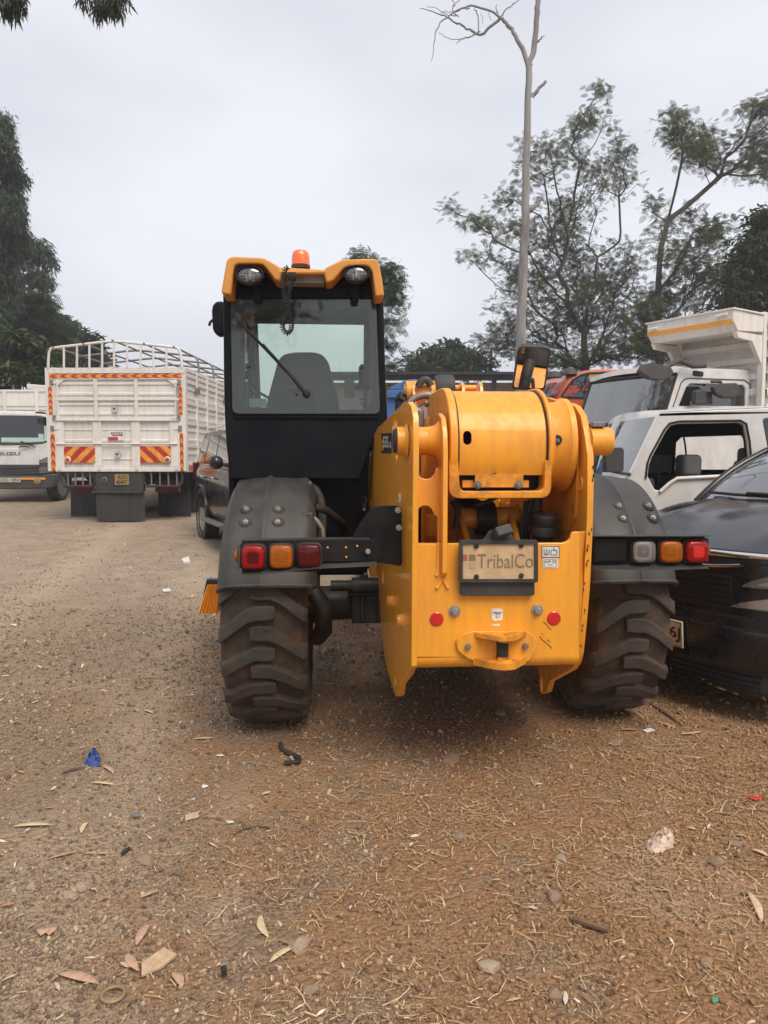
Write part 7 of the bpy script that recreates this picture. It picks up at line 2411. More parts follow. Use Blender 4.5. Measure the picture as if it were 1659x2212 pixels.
def branches(trunk, tips, r_tip=.012, wig=.08, lift=.15, power=2.3, rmax=None, bf=0.0):
    """connect twig ends to a trunk polyline; radii follow the number of twigs carried"""
    nodes_ = [Vector(p) for p in trunk]
    par = [-1] + list(range(len(trunk) - 1))
    istrunk = len(trunk)
    top = nodes_[-1]
    order = sorted(range(len(tips)), key=lambda i: min((Vector(tips[i]) - nodes_[j]).length for j in range(istrunk)))
    arr = [np.array(p) for p in nodes_]
    A = np.array(arr)
    PL = np.concatenate([[0], np.cumsum(np.linalg.norm(A[1:] - A[:-1], axis=1))])
    ends = []
    for i in order:
        t = np.array(tips[i])
        d = np.linalg.norm(A - t, axis=1) + .6 * np.clip(A[:, 2] - t[2], 0, None) + bf * PL
        j = int(np.argmin(d))
        p0, p1 = A[j], t
        L = np.linalg.norm(p1 - p0)
        m = max(2, min(6, int(L / .5) + 1))
        prev = j
        new = []
        wv = RNG.normal(0, wig * L, 3)
        for s in range(1, m + 1):
            u = s / m
            q = p0 + (p1 - p0) * u + wv * math.sin(PI * u) * .7 + RNG.normal(0, wig * L * .25, 3) * (u < 1) + np.array([0, 0, lift * L * math.sin(PI * u) * -.5])
            nodes_.append(Vector(q)); par.append(prev); prev = len(nodes_) - 1
            new.append(q)
        A = np.vstack([A, np.array(new)])
        PL = np.concatenate([PL, PL[j] + L * np.arange(1, m + 1) / m])
        ends.append(prev)
    n = len(nodes_)
    w = np.zeros(n)
    for e in ends: w[e] += 1
    for i in range(n - 1, 0, -1):
        if par[i] >= 0: w[par[i]] += w[i]
    rad = r_tip * np.maximum(w, 1) ** (1 / power)
    if rmax: rad = np.minimum(rad, rmax)
    # chains
    kids = {}
    for i in range(n):
        kids.setdefault(par[i], []).append(i)
    mb = MB()
    started = set()
    stack = [(0, None)]
    while stack:
        i, frm = stack.pop()
        ch = [i] if frm is None else [frm, i]
        while True:
            ks = kids.get(ch[-1], [])
            if not ks: break
            ks = sorted(ks, key=lambda q: -w[q])
            for q in ks[1:]: stack.append((q, ch[-1]))
            ch.append(ks[0])
        if len(ch) > 1:
            rr = [float(rad[c]) for c in ch]
            if frm is not None: rr[0] = min(rr[0], rr[1] * 1.25)
            mb.tube([nodes_[c] for c in ch], rr, 9 if rr[0] > .08 else (6 if rr[0] > .03 else 4), cap=False)
    return mb


def tree(name, label, cat, base, trunk, tips, per, spread, shape, size, pal, bark='bark', r_tip=.012, pitch=(0.1, .5), group=None, wig=.08, lift=.15, power=2.3, squash=.8, bf=0.0):
    t = thing(name, label, cat, base, 0, group)
    b = np.array(base)
    mb = branches(trunk, [tuple(p) for p in tips], r_tip, wig, lift, power, bf=bf)
    mb.v = [(v[0] - b[0], v[1] - b[1], v[2] - b[2]) for v in mb.v]
    build(mb, 'trunk', M[bark], t, smooth=60)
    foliage('crown', t, np.asarray(tips) - b, per, spread, shape, size, pal, pitch, squash)
    return t


def wp(k, x, y, Z): return tuple(WORLD.y(k, x, y, Z))
def gp_(x, Z): return (x, Z, float(ground_h(np.array([x]), np.array([Z]))[0]) - .05)
ZO[20] = (0, 0, .3597)      # left-hand sky view

GREEN_J = [(.070, .086, .044), (.088, .106, .054), (.056, .070, .038), (.100, .110, .058), (.082, .080, .045)]
GREEN_D = [(.042, .056, .036), (.056, .072, .044), (.034, .046, .032), (.068, .082, .048)]
GREEN_M = [(.045, .064, .022), (.060, .082, .026), (.035, .050, .020), (.10, .12, .035), (.042, .058, .025)]

# ---- dead tree
ZD = 20.0
def dpt(x, y): return Vector(wp(8, x, y, ZD))
s_ = .4709 * ZD / FPX / 2 * .9
bx_ = dpt(520, 1748)
dt = thing('dead_tree', 'tall bare dead tree with a bleached trunk and a broken forked top', 'tree', (bx_.x - .03, ZD, ground_z(ZD)))
o = Vector((bx_.x - .03, ZD, ground_z(ZD)))
def limb(pts, ws, name, dy=0.0, parent=dt):
    P = [dpt(x, y) + Vector((0, dy * i / len(pts), 0)) - o for i, (x, y) in enumerate(pts)]
    W_ = [w * s_ for w in ws]
    Q = smooth_poly([(p.x, p.y, p.z) for p in P], 4)
    ww = [float(np.interp(i / (len(Q) - 1) * (len(P) - 1), range(len(P)), W_)) * (1 + RNG.normal(0, .03)) for i in range(len(Q))]
    return build(MB().tube([tuple(np.array(q) + RNG.normal(0, .012, 3)) for q in Q], ww, 10), name, M['pale_bark'], parent, smooth=60)
tr_ = limb([(518, 2110), (519, 1900), (521, 1748), (526, 1500), (536, 1200), (546, 1000), (553, 700), (558, 420), (563, 290)], [70, 60, 56, 50, 46, 42, 37, 32, 30], 'trunk')
limb([(563, 300), (588, 210), (596, 110), (600, 10), (606, -110)], [28, 27, 26, 25, 22], 'limb')
limb([(560, 305), (532, 225), (490, 150), (455, 105), (428, 82)], [24, 22, 19, 17, 15], 'limb')
limb([(430, 85), (375, 128), (338, 146), (280, 105), (235, 72), (180, 34), (120, 4), (70, -20)], [14, 13, 13, 10, 9, 7, 5, 3], 'limb', .6)
limb([(425, 78), (370, 52), (290, 42), (215, 78), (152, 132), (124, 205), (122, 268), (110, 328)], [11, 10, 9, 8, 7, 5, 4, 2.5], 'limb', -.5)
limb([(338, 146), (300, 165), (262, 178), (228, 202)], [9, 7, 6, 3], 'branch')
limb([(262, 178), (220, 183), (180, 172), (150, 150)], [4, 3.5, 3, 2], 'branch')
limb([(430, 78), (455, 48), (490, 20), (530, -10)], [8, 6, 5, 3], 'branch')
limb([(425, 75), (412, 45), (415, 20)], [5, 4, 2], 'branch')
limb([(330, 140), (330, 80), (318, 55), (310, 35)], [7, 6, 5, 3], 'branch')
limb([(240, 74), (210, 45), (215, 10), (205, -15)], [6, 5, 4, 3], 'branch')
limb([(230, 72), (190, 60), (140, 20), (95, 0)], [5, 4, 3, 2], 'branch', .4)
limb([(350, 110), (350, 85), (345, 60)], [3, 2.5, 2], 'branch')
limb([(385, 95), (378, 70), (380, 50)], [3, 2.5, 2], 'branch')
limb([(290, 42), (260, 30), (225, 38), (190, 20), (160, 18)], [6, 5, 4, 3, 2], 'branch', .5)
limb([(215, 30), (245, -10), (265, -40)], [5, 4, 3], 'branch')
limb([(575, 445), (592, 425), (615, 398), (640, 379)], [24, 19, 15, 14], 'stub')
limb([(565, 965), (590, 945), (616, 914)], [30, 24, 20], 'stub')
limb([(600, 195), (612, 182), (632, 163)], [12, 9, 3], 'stub')
limb([(560, 1155), (580, 1145), (600, 1128)], [24, 20, 16], 'stub')
limb([(545, 1030), (520, 1025), (500, 1010)], [20, 14, 10], 'stub')

# ---- jacaranda pair at the right
ZJ = 30.0
bA = [(640, 680, 170, 70, 26), (800, 580, 60, 45, 12), (860, 480, 42, 42, 8), (780, 640, 110, 60, 16), (980, 680, 105, 55, 20), (970, 640, 40, 40, 5), (480, 870, 75, 60, 14), (205, 980, 28, 30, 6), (300, 1060, 70, 50, 14), (390, 1010, 45, 30, 7), (350, 1150, 80, 55, 14),
      (640, 820, 150, 100, 24), (850, 830, 140, 100, 22), (1010, 800, 85, 70, 16), (480, 1100, 110, 90, 24), (700, 1080, 170, 100, 60), (850, 1180, 150, 100, 45), (620, 1290, 170, 100, 46), (800, 1380, 190, 110, 60), (480, 1420, 110, 110, 26),
      (950, 1450, 160, 120, 50), (600, 1560, 200, 90, 60), (950, 1620, 190, 70, 60), (420, 1560, 110, 80, 34), (760, 1660, 200, 60, 56), (1000, 1300, 150, 110, 46), (700, 1450, 200, 100, 56), (1050, 1150, 110, 100, 26), (560, 1200, 130, 90, 30), (760, 960, 150, 80, 34)]
tipsA = blob_points(8, bA, ZJ, 2.5, 1.05)
bas = gp_(wp(8, 830, 1700, ZJ)[0], ZJ)
tree('jacaranda_tree', 'feathery-leaved tree behind the dead trunk, its long stems fanning out', 'tree', bas, [bas, wp(8, 822, 1700, ZJ), wp(8, 815, 1560, ZJ), wp(8, 830, 1400, ZJ)], tipsA, 11, .46, FROND, .24, GREEN_J, r_tip=.0085, pitch=(.1, .5), wig=.035, lift=.12, bf=.55, group='trees at the right')
ZB = 28.0
bB = [(1250, 545, 60, 40, 12), (1200, 640, 85, 55, 18), (1400, 580, 115, 55, 30), (1590, 540, 105, 55, 30), (1680, 560, 90, 70, 22), (1560, 680, 120, 85, 36), (1400, 710, 120, 75, 30), (1690, 700, 90, 90, 24), (1260, 730, 100, 60, 20), (1520, 810, 120, 45, 16), (1650, 830, 90, 50, 14),
      (1170, 900, 50, 60, 9), (1240, 1000, 75, 80, 14), (1340, 950, 70, 45, 10), (1350, 1100, 120, 85, 36), (1450, 1030, 55, 60, 12), (1220, 1210, 110, 100, 36), (1300, 1330, 150, 110, 56), (1150, 1380, 120, 110, 40), (1220, 1560, 170, 110, 70), (1100, 1600, 140, 90, 50), (1400, 1260, 130, 90, 44), (1080, 1480, 120, 110, 44)]
tipsB = blob_points(8, bB, ZB, 2.2, 1.0)
bas = gp_(wp(8, 1160, 1700, ZB)[0], ZB)
tree('jacaranda_tree', 'feathery-leaved tree with a bent limb leaning over the white box truck', 'tree', bas, [bas, wp(8, 1160, 1650, ZB), wp(8, 1150, 1400, ZB), wp(8, 1165, 1150, ZB), wp(8, 1200, 1010, ZB), wp(8, 1280, 950, ZB), wp(8, 1350, 890, ZB), wp(8, 1440, 810, ZB), wp(8, 1530, 760, ZB)],
     tipsB, 11, .46, FROND, .24, GREEN_J, r_tip=.0085, pitch=(.1, .5), wig=.04, lift=.12, bf=.5, group='trees at the right')
ZC = 25.0
bC = [(1630, 1040, 60, 60, 30), (1600, 1150, 110, 80, 60), (1690, 1180, 100, 140, 50), (1530, 1260, 110, 80, 60), (1620, 1340, 110, 100, 60), (1480, 1380, 120, 80, 50), (1560, 1430, 120, 60, 40)]
tipsC = blob_points(8, bC, ZC, 1.5)
bas = gp_(wp(8, 1640, 1700, ZC)[0], ZC)
tree('evergreen_tree', 'dense dark evergreen at the right edge behind the box truck', 'tree', bas, [bas, wp(8, 1640, 1600, ZC), wp(8, 1630, 1350, ZC), wp(8, 1625, 1150, ZC)], tipsC, 34, .5, BROAD, .24, GREEN_D, r_tip=.014, pitch=(-.2, .6), group='trees at the right')
# low bushes over the shed
for (bl, ZZ, lab) in (([(190, 1620, 140, 50, 50), (80, 1680, 90, 40, 34), (300, 1680, 90, 50, 34), (180, 1690, 140, 40, 40)], 40.0, 'low glossy-leaved tree behind the dark shed roof'),):
    tp = blob_points(8, bl, ZZ, 1.0)
    bas = gp_(wp(8, 180, 1700, ZZ)[0], ZZ)
    tree('shade_tree', lab, 'tree', bas, [bas, wp(8, 180, 1740, ZZ)], tp, 26, .55, BROAD, .42, GREEN_D, r_tip=.014, pitch=(-.1, .6))
# tree behind the cab
ZT_ = 24.0
bl = [(1190, 140, 80, 22, 12), (1360, 200, 50, 40, 12), (1420, 300, 60, 60, 15), (1390, 430, 50, 50, 14), (1440, 470, 40, 30, 6), (1390, 640, 34, 50, 10), (1370, 740, 30, 45, 8), (1395, 920, 30, 30, 8), (1300, 300, 80, 80, 16), (1200, 260, 100, 80, 16)]
tp = blob_points(1, bl, ZT_, 1.5)
bas = gp_(wp(1, 1290, 1000, ZT_)[0], ZT_)
tree('acacia_tree', 'light feathery tree showing beside and above the telehandler cab', 'tree', bas, [bas, wp(1, 1290, 950, ZT_), wp(1, 1290, 640, ZT_), wp(1, 1310, 480, ZT_)], tp, 12, .36, FROND, .25, [(.050, .072, .036), (.062, .085, .042), (.04, .058, .032)], r_tip=.010, pitch=(-.05, .45))

# ---- left-hand trees
ZL = 29.0
bl = [(-23, 710, 25, 45, 12), (-8, 790, 35, 60, 22), (-18, 890, 51, 80, 30), (42, 930, 46, 75, 42), (32, 1020, 51, 40, 27), (-88, 960, 102, 160, 75), (32, 1180, 63, 70, 50), (82, 1300, 52, 80, 50), (-8, 1260, 93, 110, 62), (-108, 1310, 102, 200, 75), (52, 1400, 68, 60, 45), (-8, 1460, 68, 90, 55), (2, 1610, 51, 90, 50),
      (-88, 1660, 85, 160, 62), (12, 1780, 42, 80, 45), (-8, 1900, 51, 80, 45), (-88, 1910, 85, 150, 55)]
tp = blob_points(20, bl, ZL, 1.2)
bas = gp_(wp(20, -60, 2200, ZL)[0], ZL)
tree('columnar_tree', 'tall dark columnar tree with drooping leaves at the left edge', 'tree', bas, [bas, wp(20, -60, 2100, ZL), wp(20, -55, 1700, ZL), wp(20, -50, 1300, ZL), wp(20, -30, 950, ZL), wp(20, -5, 720, ZL)], tp, 60, .42, LANCE, .25, GREEN_D, r_tip=.012, pitch=(-.85, .45), squash=1.0)
ZE = 38.0
bl = [(170, 1480, 80, 45, 30), (245, 1510, 55, 45, 26), (285, 1560, 22, 25, 8), (240, 1655, 40, 28, 16), (270, 1690, 45, 35, 20), (110, 1560, 50, 40, 14), (120, 1690, 50, 50, 14), (150, 1440, 40, 30, 12)]
tp = blob_points(20, bl, ZE, 1.0)
bas = gp_(wp(20, 195, 2200, ZE)[0], ZE)
tree('gum_tree', 'slender pale-stemmed tree with two flat leaf tufts behind the columnar tree', 'tree', bas, [bas, wp(20, 200, 1900, ZE), wp(20, 190, 1740, ZE), wp(20, 182, 1650, ZE), wp(20, 160, 1600, ZE)], tp, 26, .5, LANCE, .40, GREEN_D, bark='pale_bark', r_tip=.013, pitch=(-.7, .5))
ZF_ = 32.0
bl = [(180, 1800, 60, 40, 22), (230, 1850, 70, 50, 30), (150, 1900, 90, 70, 40), (270, 1930, 70, 60, 36), (310, 2000, 70, 70, 40), (200, 2000, 110, 80, 60), (340, 2080, 60, 70, 36), (240, 2110, 120, 80, 50), (120, 2020, 90, 90, 36)]
tp = blob_points(20, bl, ZF_, 1.6)
bas = gp_(wp(20, 200, 2200, ZF_)[0], ZF_)
tree('wattle_tree', 'rounded feathery green tree behind the hooped cargo truck', 'tree', bas, [bas, wp(20, 200, 2200, ZF_), wp(20, 200, 2000, ZF_)], tp, 22, .55, FROND, .36, [(.042, .055, .026), (.055, .068, .032), (.034, .045, .024)], r_tip=.012, pitch=(-.2, .45))
ZM_ = 26.5
bl = [(50, 2090, 80, 45, 26), (180, 2060, 60, 35, 22), (230, 2120, 50, 60, 22), (110, 2140, 110, 60, 36), (20, 2180, 80, 70, 26), (200, 2210, 90, 60, 26), (100, 2240, 110, 50, 26)]
tp = blob_points(20, bl, ZM_, 1.2)
bas = gp_(wp(20, 110, 2300, ZM_)[0], ZM_)
tree('mango_tree', 'bushy broad-leaved tree with fresh yellow-green shoots above the flatbed truck', 'tree', bas, [bas, wp(20, 110, 2330, ZM_), wp(20, 110, 2230, ZM_)], tp, 20, .38, BROAD, .34, GREEN_M, r_tip=.012, pitch=(-.35, .5))
ZK = 40.0
bl = [(400, 1990, 40, 45, 20), (450, 2040, 60, 45, 26), (520, 2070, 60, 45, 26), (430, 2120, 90, 60, 36), (560, 2130, 50, 60, 20), (590, 2180, 50, 50, 16), (480, 2180, 110, 50, 36)]
tp = blob_points(20, bl, ZK, 1.0)
bas = gp_(wp(20, 470, 2300, ZK)[0], ZK)
tree('distant_tree', 'dark leafy tree seen through the hoops of the cargo truck', 'tree', bas, [bas, wp(20, 470, 2300, ZK), wp(20, 470, 2180, ZK)], tp, 24, .6, BROAD, .45, GREEN_D, r_tip=.013, pitch=(-.2, .6))

# ---- gum tree overhead: trunk and main crown outside the frame, twigs hanging in at the top
def ball_points(balls):
    out = []
    for (x, y, z, r, n) in balls:
        d = RNG.normal(0, 1, (n, 3)); d /= np.linalg.norm(d, axis=1)[:, None]; d *= RNG.random((n, 1)) ** .45
        out.append(np.array((x, y, z)) + d * np.array((r, r, r * .75)))
    return np.concatenate(out)


ZH = 9.0
bl = [(115, 20, 40, 30, 12), (75, 55, 20, 30, 7), (130, 45, 16, 22, 5), (20, -10, 35, 14, 5), (595, 30, 20, 45, 10), (690, 30, 20, 45, 10), (640, -10, 60, 22, 9), (750, -10, 40, 18, 8), (500, -15, 16, 12, 3)]
tp = blob_points(20, bl, ZH, .3)
bas = gp_(-7.5, 8.2)
gt = tree('overhanging_gum_tree', 'leafy hanging gum twigs reaching in at the top left corner', 'tree', bas, [bas, (-7.4, 8.3, 3.0), (-7.1, 8.5, 6.0), (-6.3, 8.7, 8.3), wp(20, 40, -120, 8.9), wp(20, 350, -190, 8.9), wp(20, 620, -110, 9.0)], tp, 20, .10, LANCE, .12, [(.045, .055, .042), (.06, .07, .05), (.035, .045, .036), (.10, .08, .04)], bark='bark', r_tip=.005, pitch=(-1.15, .3), squash=1.5)
up = ball_points([(-8.6, 7.4, 12.0, 1.9, 34), (-6.6, 8.6, 13.2, 2.0, 36), (-9.4, 9.6, 13.0, 1.7, 26), (-7.6, 6.6, 15.0, 1.8, 28), (-5.2, 8.0, 11.8, 1.2, 16), (-10.6, 7.6, 11.2, 1.4, 18)])
b_ = np.array(bas)
mb = branches([(-7.1, 8.5, 6.0), (-7.3, 8.3, 8.5), (-7.6, 8.0, 11.0), (-7.6, 7.6, 13.0)], [tuple(p) for p in up], .02)
mb.v = [(v[0] - b_[0], v[1] - b_[1], v[2] - b_[2]) for v in mb.v]
build(mb, 'upper_limbs', M['bark'], gt, smooth=60)
foliage('upper_crown', gt, up - b_, 26, .55, LANCE, .30, GREEN_D, (-1.0, .4), 1.2)
# a tree behind the viewer that shows only as a reflection in the cab and car glass
tp = ball_points([(-3.0, -15.5, 7.5, 2.2, 44), (-5.6, -15.0, 6.6, 1.9, 34), (-.8, -16.2, 6.4, 1.8, 30), (-3.4, -15.4, 10.2, 2.0, 36), (-1.6, -16.0, 9.0, 1.6, 22)])
bas = gp_(-3.2, -15.5)
tree('reflected_tree', 'leafy tree behind the viewer, seen only as a reflection in the glass', 'tree', bas, [bas, (-3.2, -15.5, 2.5), (-3.1, -15.5, 5.5)], tp, 24, .6, BROAD, .34, GREEN_D, r_tip=.014, pitch=(-.2, .6))

# ================================================================== SMALL THINGS ON THE GROUND
ZO[13] = (0, 1152.1, .5)           # photo crop 0,2100-1512,4032
ZO[14] = (829.5, 1426.4, .5)       # photo crop 1512,2600-3024,4032


def gpt_(k, x, y, lift=0.0):
    p = WORLD.z(k, x, y, 0)
    return Vector((p.x, p.y, float(ground_h(np.array([p.x]), np.array([p.y]))[0]) + lift))


M['dry_leaf'] = paint('dry_leaf', (.40, .25, .15), .7, dirt=(.60, .44, .28), amount=.9, scale=45, mottled=.25, bump=.2)
M['pink_leaf'] = paint('pinkish_dry_leaf', (.50, .31, .215), .7, dirt=(.30, .17, .10), amount=.7, scale=45, mottled=.2)
M['pale_leaf'] = paint('pale_leaf', (.62, .48, .30), .65, dirt=(.42, .27, .14), amount=.8, scale=45, mottled=.15)
M['dark_leaf'] = paint('dark_dead_leaf', (.12, .065, .04), .75, mottled=.3)
M['bark_chip'] = paint('bark_chip', (.52, .37, .24), .8, dirt=(.34, .2, .11), amount=.7, scale=22, mottled=.2, bump=.3, bscale=60)
M['stone_pale'] = paint('pale_stone', (.36, .27, .19), .9, dirt=(.2, .12, .07), amount=.6, scale=25, mottled=.2, bump=.4, bscale=60)
M['stone_grey'] = paint('grey_stone', (.26, .175, .115), .9, dirt=(.24, .15, .09), amount=.6, scale=25, mottled=.2, bump=.4, bscale=60)
M['blue_plastic'] = paint('blue_plastic_film', (.035, .07, .26), .35, dirt=(.12, .14, .3), amount=.5, scale=20)
M['bag'] = paint('crumpled_bag', (.58, .44, .34), .35, dirt=(.4, .25, .16), amount=.6, scale=20, mottled=.1)
M['paper'] = paint('paper_scrap', (.66, .64, .64), .6)
M['red_plastic'] = paint('red_plastic_film', (.55, .03, .02), .4)
M['twig'] = paint('brown_twig', (.13, .075, .045), .85, dirt=(.25, .16, .1), amount=.5, scale=20)
M['brass'] = paint('brown_ring', (.30, .19, .09), .5, .2)
M['green_scrap'] = paint('green_scrap', (.03, .30, .16), .5)


def leaf_thing(k, tip0, tip1, w, mat, label, name='fallen_leaf', bend=.15, cat='leaf', curl=.25):
    a, b = gpt_(k, *tip0, .007), gpt_(k, *tip1, .007)
    w *= .72; bend *= .45; curl *= .6
    d = b - a
    L = d.length
    d.normalize()
    n = Vector((-d.y, d.x, 0))
    V_, F_ = [], []
    N_ = 9
    for i in range(N_):
        t = i / (N_ - 1)
        hw = w * .5 * math.sin(PI * min(max(t, .03), .97)) ** .7
        c = a + d * (L * t) + n * (bend * L * math.sin(PI * t)) + ZA * (curl * w * math.sin(PI * t))
        V_ += [c + n * hw + ZA * (curl * w * .6), c, c - n * hw + ZA * (curl * w * .6)]
    for i in range(N_ - 1):
        F_ += [(i * 3, i * 3 + 1, i * 3 + 4, i * 3 + 3), (i * 3 + 1, i * 3 + 2, i * 3 + 5, i * 3 + 4)]
    o = build(MB().add([v - a for v in V_], F_), name, M[mat], None, smooth=60)
    o.location = a
    md = o.modifiers.new('thickness', 'SOLIDIFY'); md.thickness = .0012
    return tag(o, label, cat, 'dry leaves on the gravel' if cat == 'leaf' else None)


def chip_thing(k, pts, mat, label, name, cat, th=.006, lift=.004, group=None):
    P = [gpt_(k, x, y, lift) for x, y in pts]
    o = P[0].copy()
    P = [p - o + ZA * RNG.uniform(0, .004) for p in P]
    ob = build(MB().prism(P, (0, 0, th)), name, M[mat], None, bevel=.0015)
    ob.location = o
    return tag(ob, label, cat, group)


def stone_thing(k, x, y, r, mat, label, sq=.65, group='loose stones on the yard', seed=0):
    p = gpt_(k, x, y)
    r *= .85
    bm = bmesh.new()
    bmesh.ops.create_icosphere(bm, subdivisions=2, radius=1)
    rn = random.Random(seed)
    ph = [rn.uniform(0, 6) for _ in range(6)]
    for v in bm.verts:
        c = v.co
        s = 1 + .3 * math.sin(c.x * 2.7 + ph[0]) * math.cos(c.y * 2.3 + ph[1]) + .12 * math.sin(c.z * 4 + ph[2] + c.x * 3)
        v.co = Vector((c.x * r * s * 1.15, c.y * r * s * .9, c.z * r * s * sq))
    mb = MB().add([v.co[:] for v in bm.verts], [tuple(q.index for q in f.verts) for f in bm.faces])
    bm.free()
    ob = build(mb, 'loose_stone', M[mat], None, smooth=25)
    ob.location = p + Vector((0, 0, r * sq * .35))
    ob.rotation_euler = (0, 0, rn.uniform(0, 6))
    return tag(ob, label, 'stone', group)


# leaves one can pick out
L_ = leaf_thing
L_(13, (835, 897), (928, 892), .028, 'pale_leaf', 'long pale leaf in front of the wheel under the cab', bend=-.08)
L_(13, (392, 1083), (502, 1094), .03, 'pale_leaf', 'pale leaf lying just below the blue plastic scrap', bend=.05)
L_(13, (262, 1045), (372, 1015), .024, 'dark_leaf', 'dark brown leaf beside the blue plastic scrap', bend=.08)
L_(13, (438, 1008), (492, 1042), .034, 'pink_leaf', 'pink leaf tip sticking out from the blue plastic scrap')
L_(13, (56, 1275), (225, 1268), .04, 'pale_leaf', 'long curled leaf near the left edge', bend=.08)
L_(13, (352, 1296), (380, 1248), .03, 'pale_leaf', 'upright whitish leaf right of the long curled one')
L_(13, (205, 1412), (345, 1378), .022, 'dry_leaf', 'thin brown leaf pointing at the small white scrap', bend=.05)
L_(13, (362, 1388), (468, 1390), .024, 'dry_leaf', 'thin tan leaf beside the small white scrap')
L_(13, (1128, 1645), (1160, 1745), .034, 'pale_leaf', 'bright curved cream leaf in the centre foreground', bend=-.22)
L_(13, (1165, 1852), (1275, 1785), .03, 'pale_leaf', 'flat tan leaf touching a pale stone in the foreground')
L_(13, (250, 1915), (424, 1958), .045, 'pink_leaf', 'large pinkish leaf at the lower left', bend=.06)
L_(13, (590, 1780), (648, 1685), .04, 'pink_leaf', 'reddish leaf above the big bark flake', bend=.1)
L_(13, (548, 1820), (598, 1895), .04, 'pink_leaf', 'curled pinkish leaf left of the big bark flake', bend=-.12)
L_(13, (742, 1900), (788, 1965), .036, 'pink_leaf', 'frayed pink leaf right of the big bark flake')
L_(13, (178, 1748), (205, 1712), .05, 'dry_leaf', 'broad brown leaf, the darker of a pair at lower left')
L_(13, (212, 1745), (238, 1705), .05, 'pink_leaf', 'broad orange leaf, the brighter of a pair at lower left')
L_(13, (605, 1578), (688, 1545), .028, 'dry_leaf', 'brown leaf in the middle of the foreground gravel', bend=.1)
L_(13, (1140, 1502), (1212, 1488), .024, 'dry_leaf', 'rusty leaf lying right of the red soil patch')
L_(13, (612, 622), (688, 632), .026, 'pink_leaf', 'pink leaf on the gravel left of the near wheel', bend=-.15)
L_(13, (618, 770), (660, 782), .026, 'pale_leaf', 'small pale leaf on the gravel left of the near wheel')
L_(14, (1570, 1005), (1630, 1140), .036, 'pale_leaf', 'long pale leaf at the right edge', bend=.1)
L_(14, (1022, 312), (1092, 310), .03, 'pink_leaf', 'pinkish leaf left of the white paper scrap')
L_(14, (1182, 275), (1258, 300), .03, 'pink_leaf', 'dull pink leaf right of the white paper scrap')
L_(14, (1280, 325), (1372, 312), .03, 'pale_leaf', 'cream curled leaf near the black car bumper', bend=-.15)
L_(14, (1590, 820), (1659, 848), .03, 'pale_leaf', 'pale leaf at the right edge behind the crumpled bag')
# bark, sticks, plastic
chip_thing(13, ((612, 1870), (708, 1795), (765, 1825), (690, 1885), (612, 1925)), 'bark_chip', 'big pale flake of bark in the left foreground', 'bark_flake', 'bark', .010)
chip_thing(13, ((800, 1220), (860, 1205), (858, 1230), (800, 1245)), 'bark_chip', 'thin bark strip in the middle of the yard', 'bark_flake', 'bark', .005)
chip_thing(13, ((565, 1218), (605, 1216), (603, 1230), (568, 1230)), 'steel_dull', 'small grey plastic piece on the gravel', 'plastic_chip', 'scrap', .012)
chip_thing(13, ((522, 1388), (560, 1360), (566, 1372), (528, 1396)), 'rubber', 'small black plastic splinter on the gravel', 'plastic_chip', 'scrap', .006)
chip_thing(13, ((955, 1895), (975, 1888), (982, 1912), (960, 1918)), 'rubber', 'small black cube of plastic in the foreground', 'plastic_chip', 'scrap', .02)
chip_thing(13, ((975, 1243), (1005, 1242), (1012, 1252), (985, 1256)), 'paper', 'tiny white paper scrap in mid yard', 'paper_scrap', 'scrap', .002)
chip_thing(13, ((870, 1098), (895, 1092), (900, 1100), (878, 1104)), 'paper', 'tiny white scrap between the two wheels', 'paper_scrap', 'scrap', .003)
chip_thing(14, ((1115, 310), (1150, 300), (1172, 310), (1135, 320)), 'paper', 'white paper scrap in front of the far wheel', 'paper_scrap', 'scrap', .002)
chip_thing(14, ((1570, 600), (1638, 596), (1640, 604), (1600, 612)), 'red_plastic', 'red plastic strip at the right edge', 'plastic_chip', 'scrap', .006)
chip_thing(14, ((1415, 1482), (1442, 1480), (1445, 1498), (1418, 1500)), 'green_scrap', 'small green scrap in the lower right corner', 'plastic_chip', 'scrap', .003)
chip_thing(13, ((785, 125), (815, 118), (822, 134), (795, 138)), 'paper', 'white crumpled scrap beside the far gravel track', 'paper_scrap', 'scrap', .03)
chip_thing(13, ((700, 248), (735, 244), (738, 254), (706, 256)), 'paper', 'white scrap lying left of the yellow ribbed step', 'paper_scrap', 'scrap', .015)
a, b = gpt_(14, 815, 1155, .012), gpt_(14, 965, 1203, .012)
wd_ = (b - a).normalized(); wn_ = Vector((-wd_.y, wd_.x, 0)) * .016
st_ = build(MB().prism([Vector(), b - a, b - a + wn_, wn_], (0, 0, .014)), 'wooden_stick', M['twig'], None, bevel=.003)
st_.location = a
tag(st_, 'short flat brown stick in the right foreground', 'stick')
P = [gpt_(13, x, y, .014) for x, y in ((1212, 922), (1222, 945), (1250, 962), (1285, 975), (1292, 992), (1275, 1002), (1228, 1003))]
rs_ = build(MB().tube([tuple(q - P[0]) for q in map(Vector, smooth_poly([tuple(p) for p in P], 3))], .012, 7), 'rubber_strip', M['rubber'], None, smooth=60)
rs_.location = P[0]
tag(rs_, 'bent black rubber strip lying between the wheels', 'rubber strip')
P = [gpt_(14, x, y, .010) for x, y in ((1145, 190), (1190, 215), (1240, 250), (1290, 290))]
tw = build(MB().tube([tuple(q - P[0]) for q in P], [.006, .007, .006, .004], 6), 'thin_twig', M['twig'], None)
tw.location = P[0]
tag(tw, 'thin dark twig leading from the far wheel towards the car', 'twig')
P = [gpt_(13, x, y, .008) for x, y in ((1010, 1300), (1060, 1275), (1110, 1268), (1165, 1272))]
tw = build(MB().tube([tuple(q - P[0]) for q in P], [.003, .004, .004, .003], 6), 'thin_twig', M['twig'], None)
tw.location = P[0]
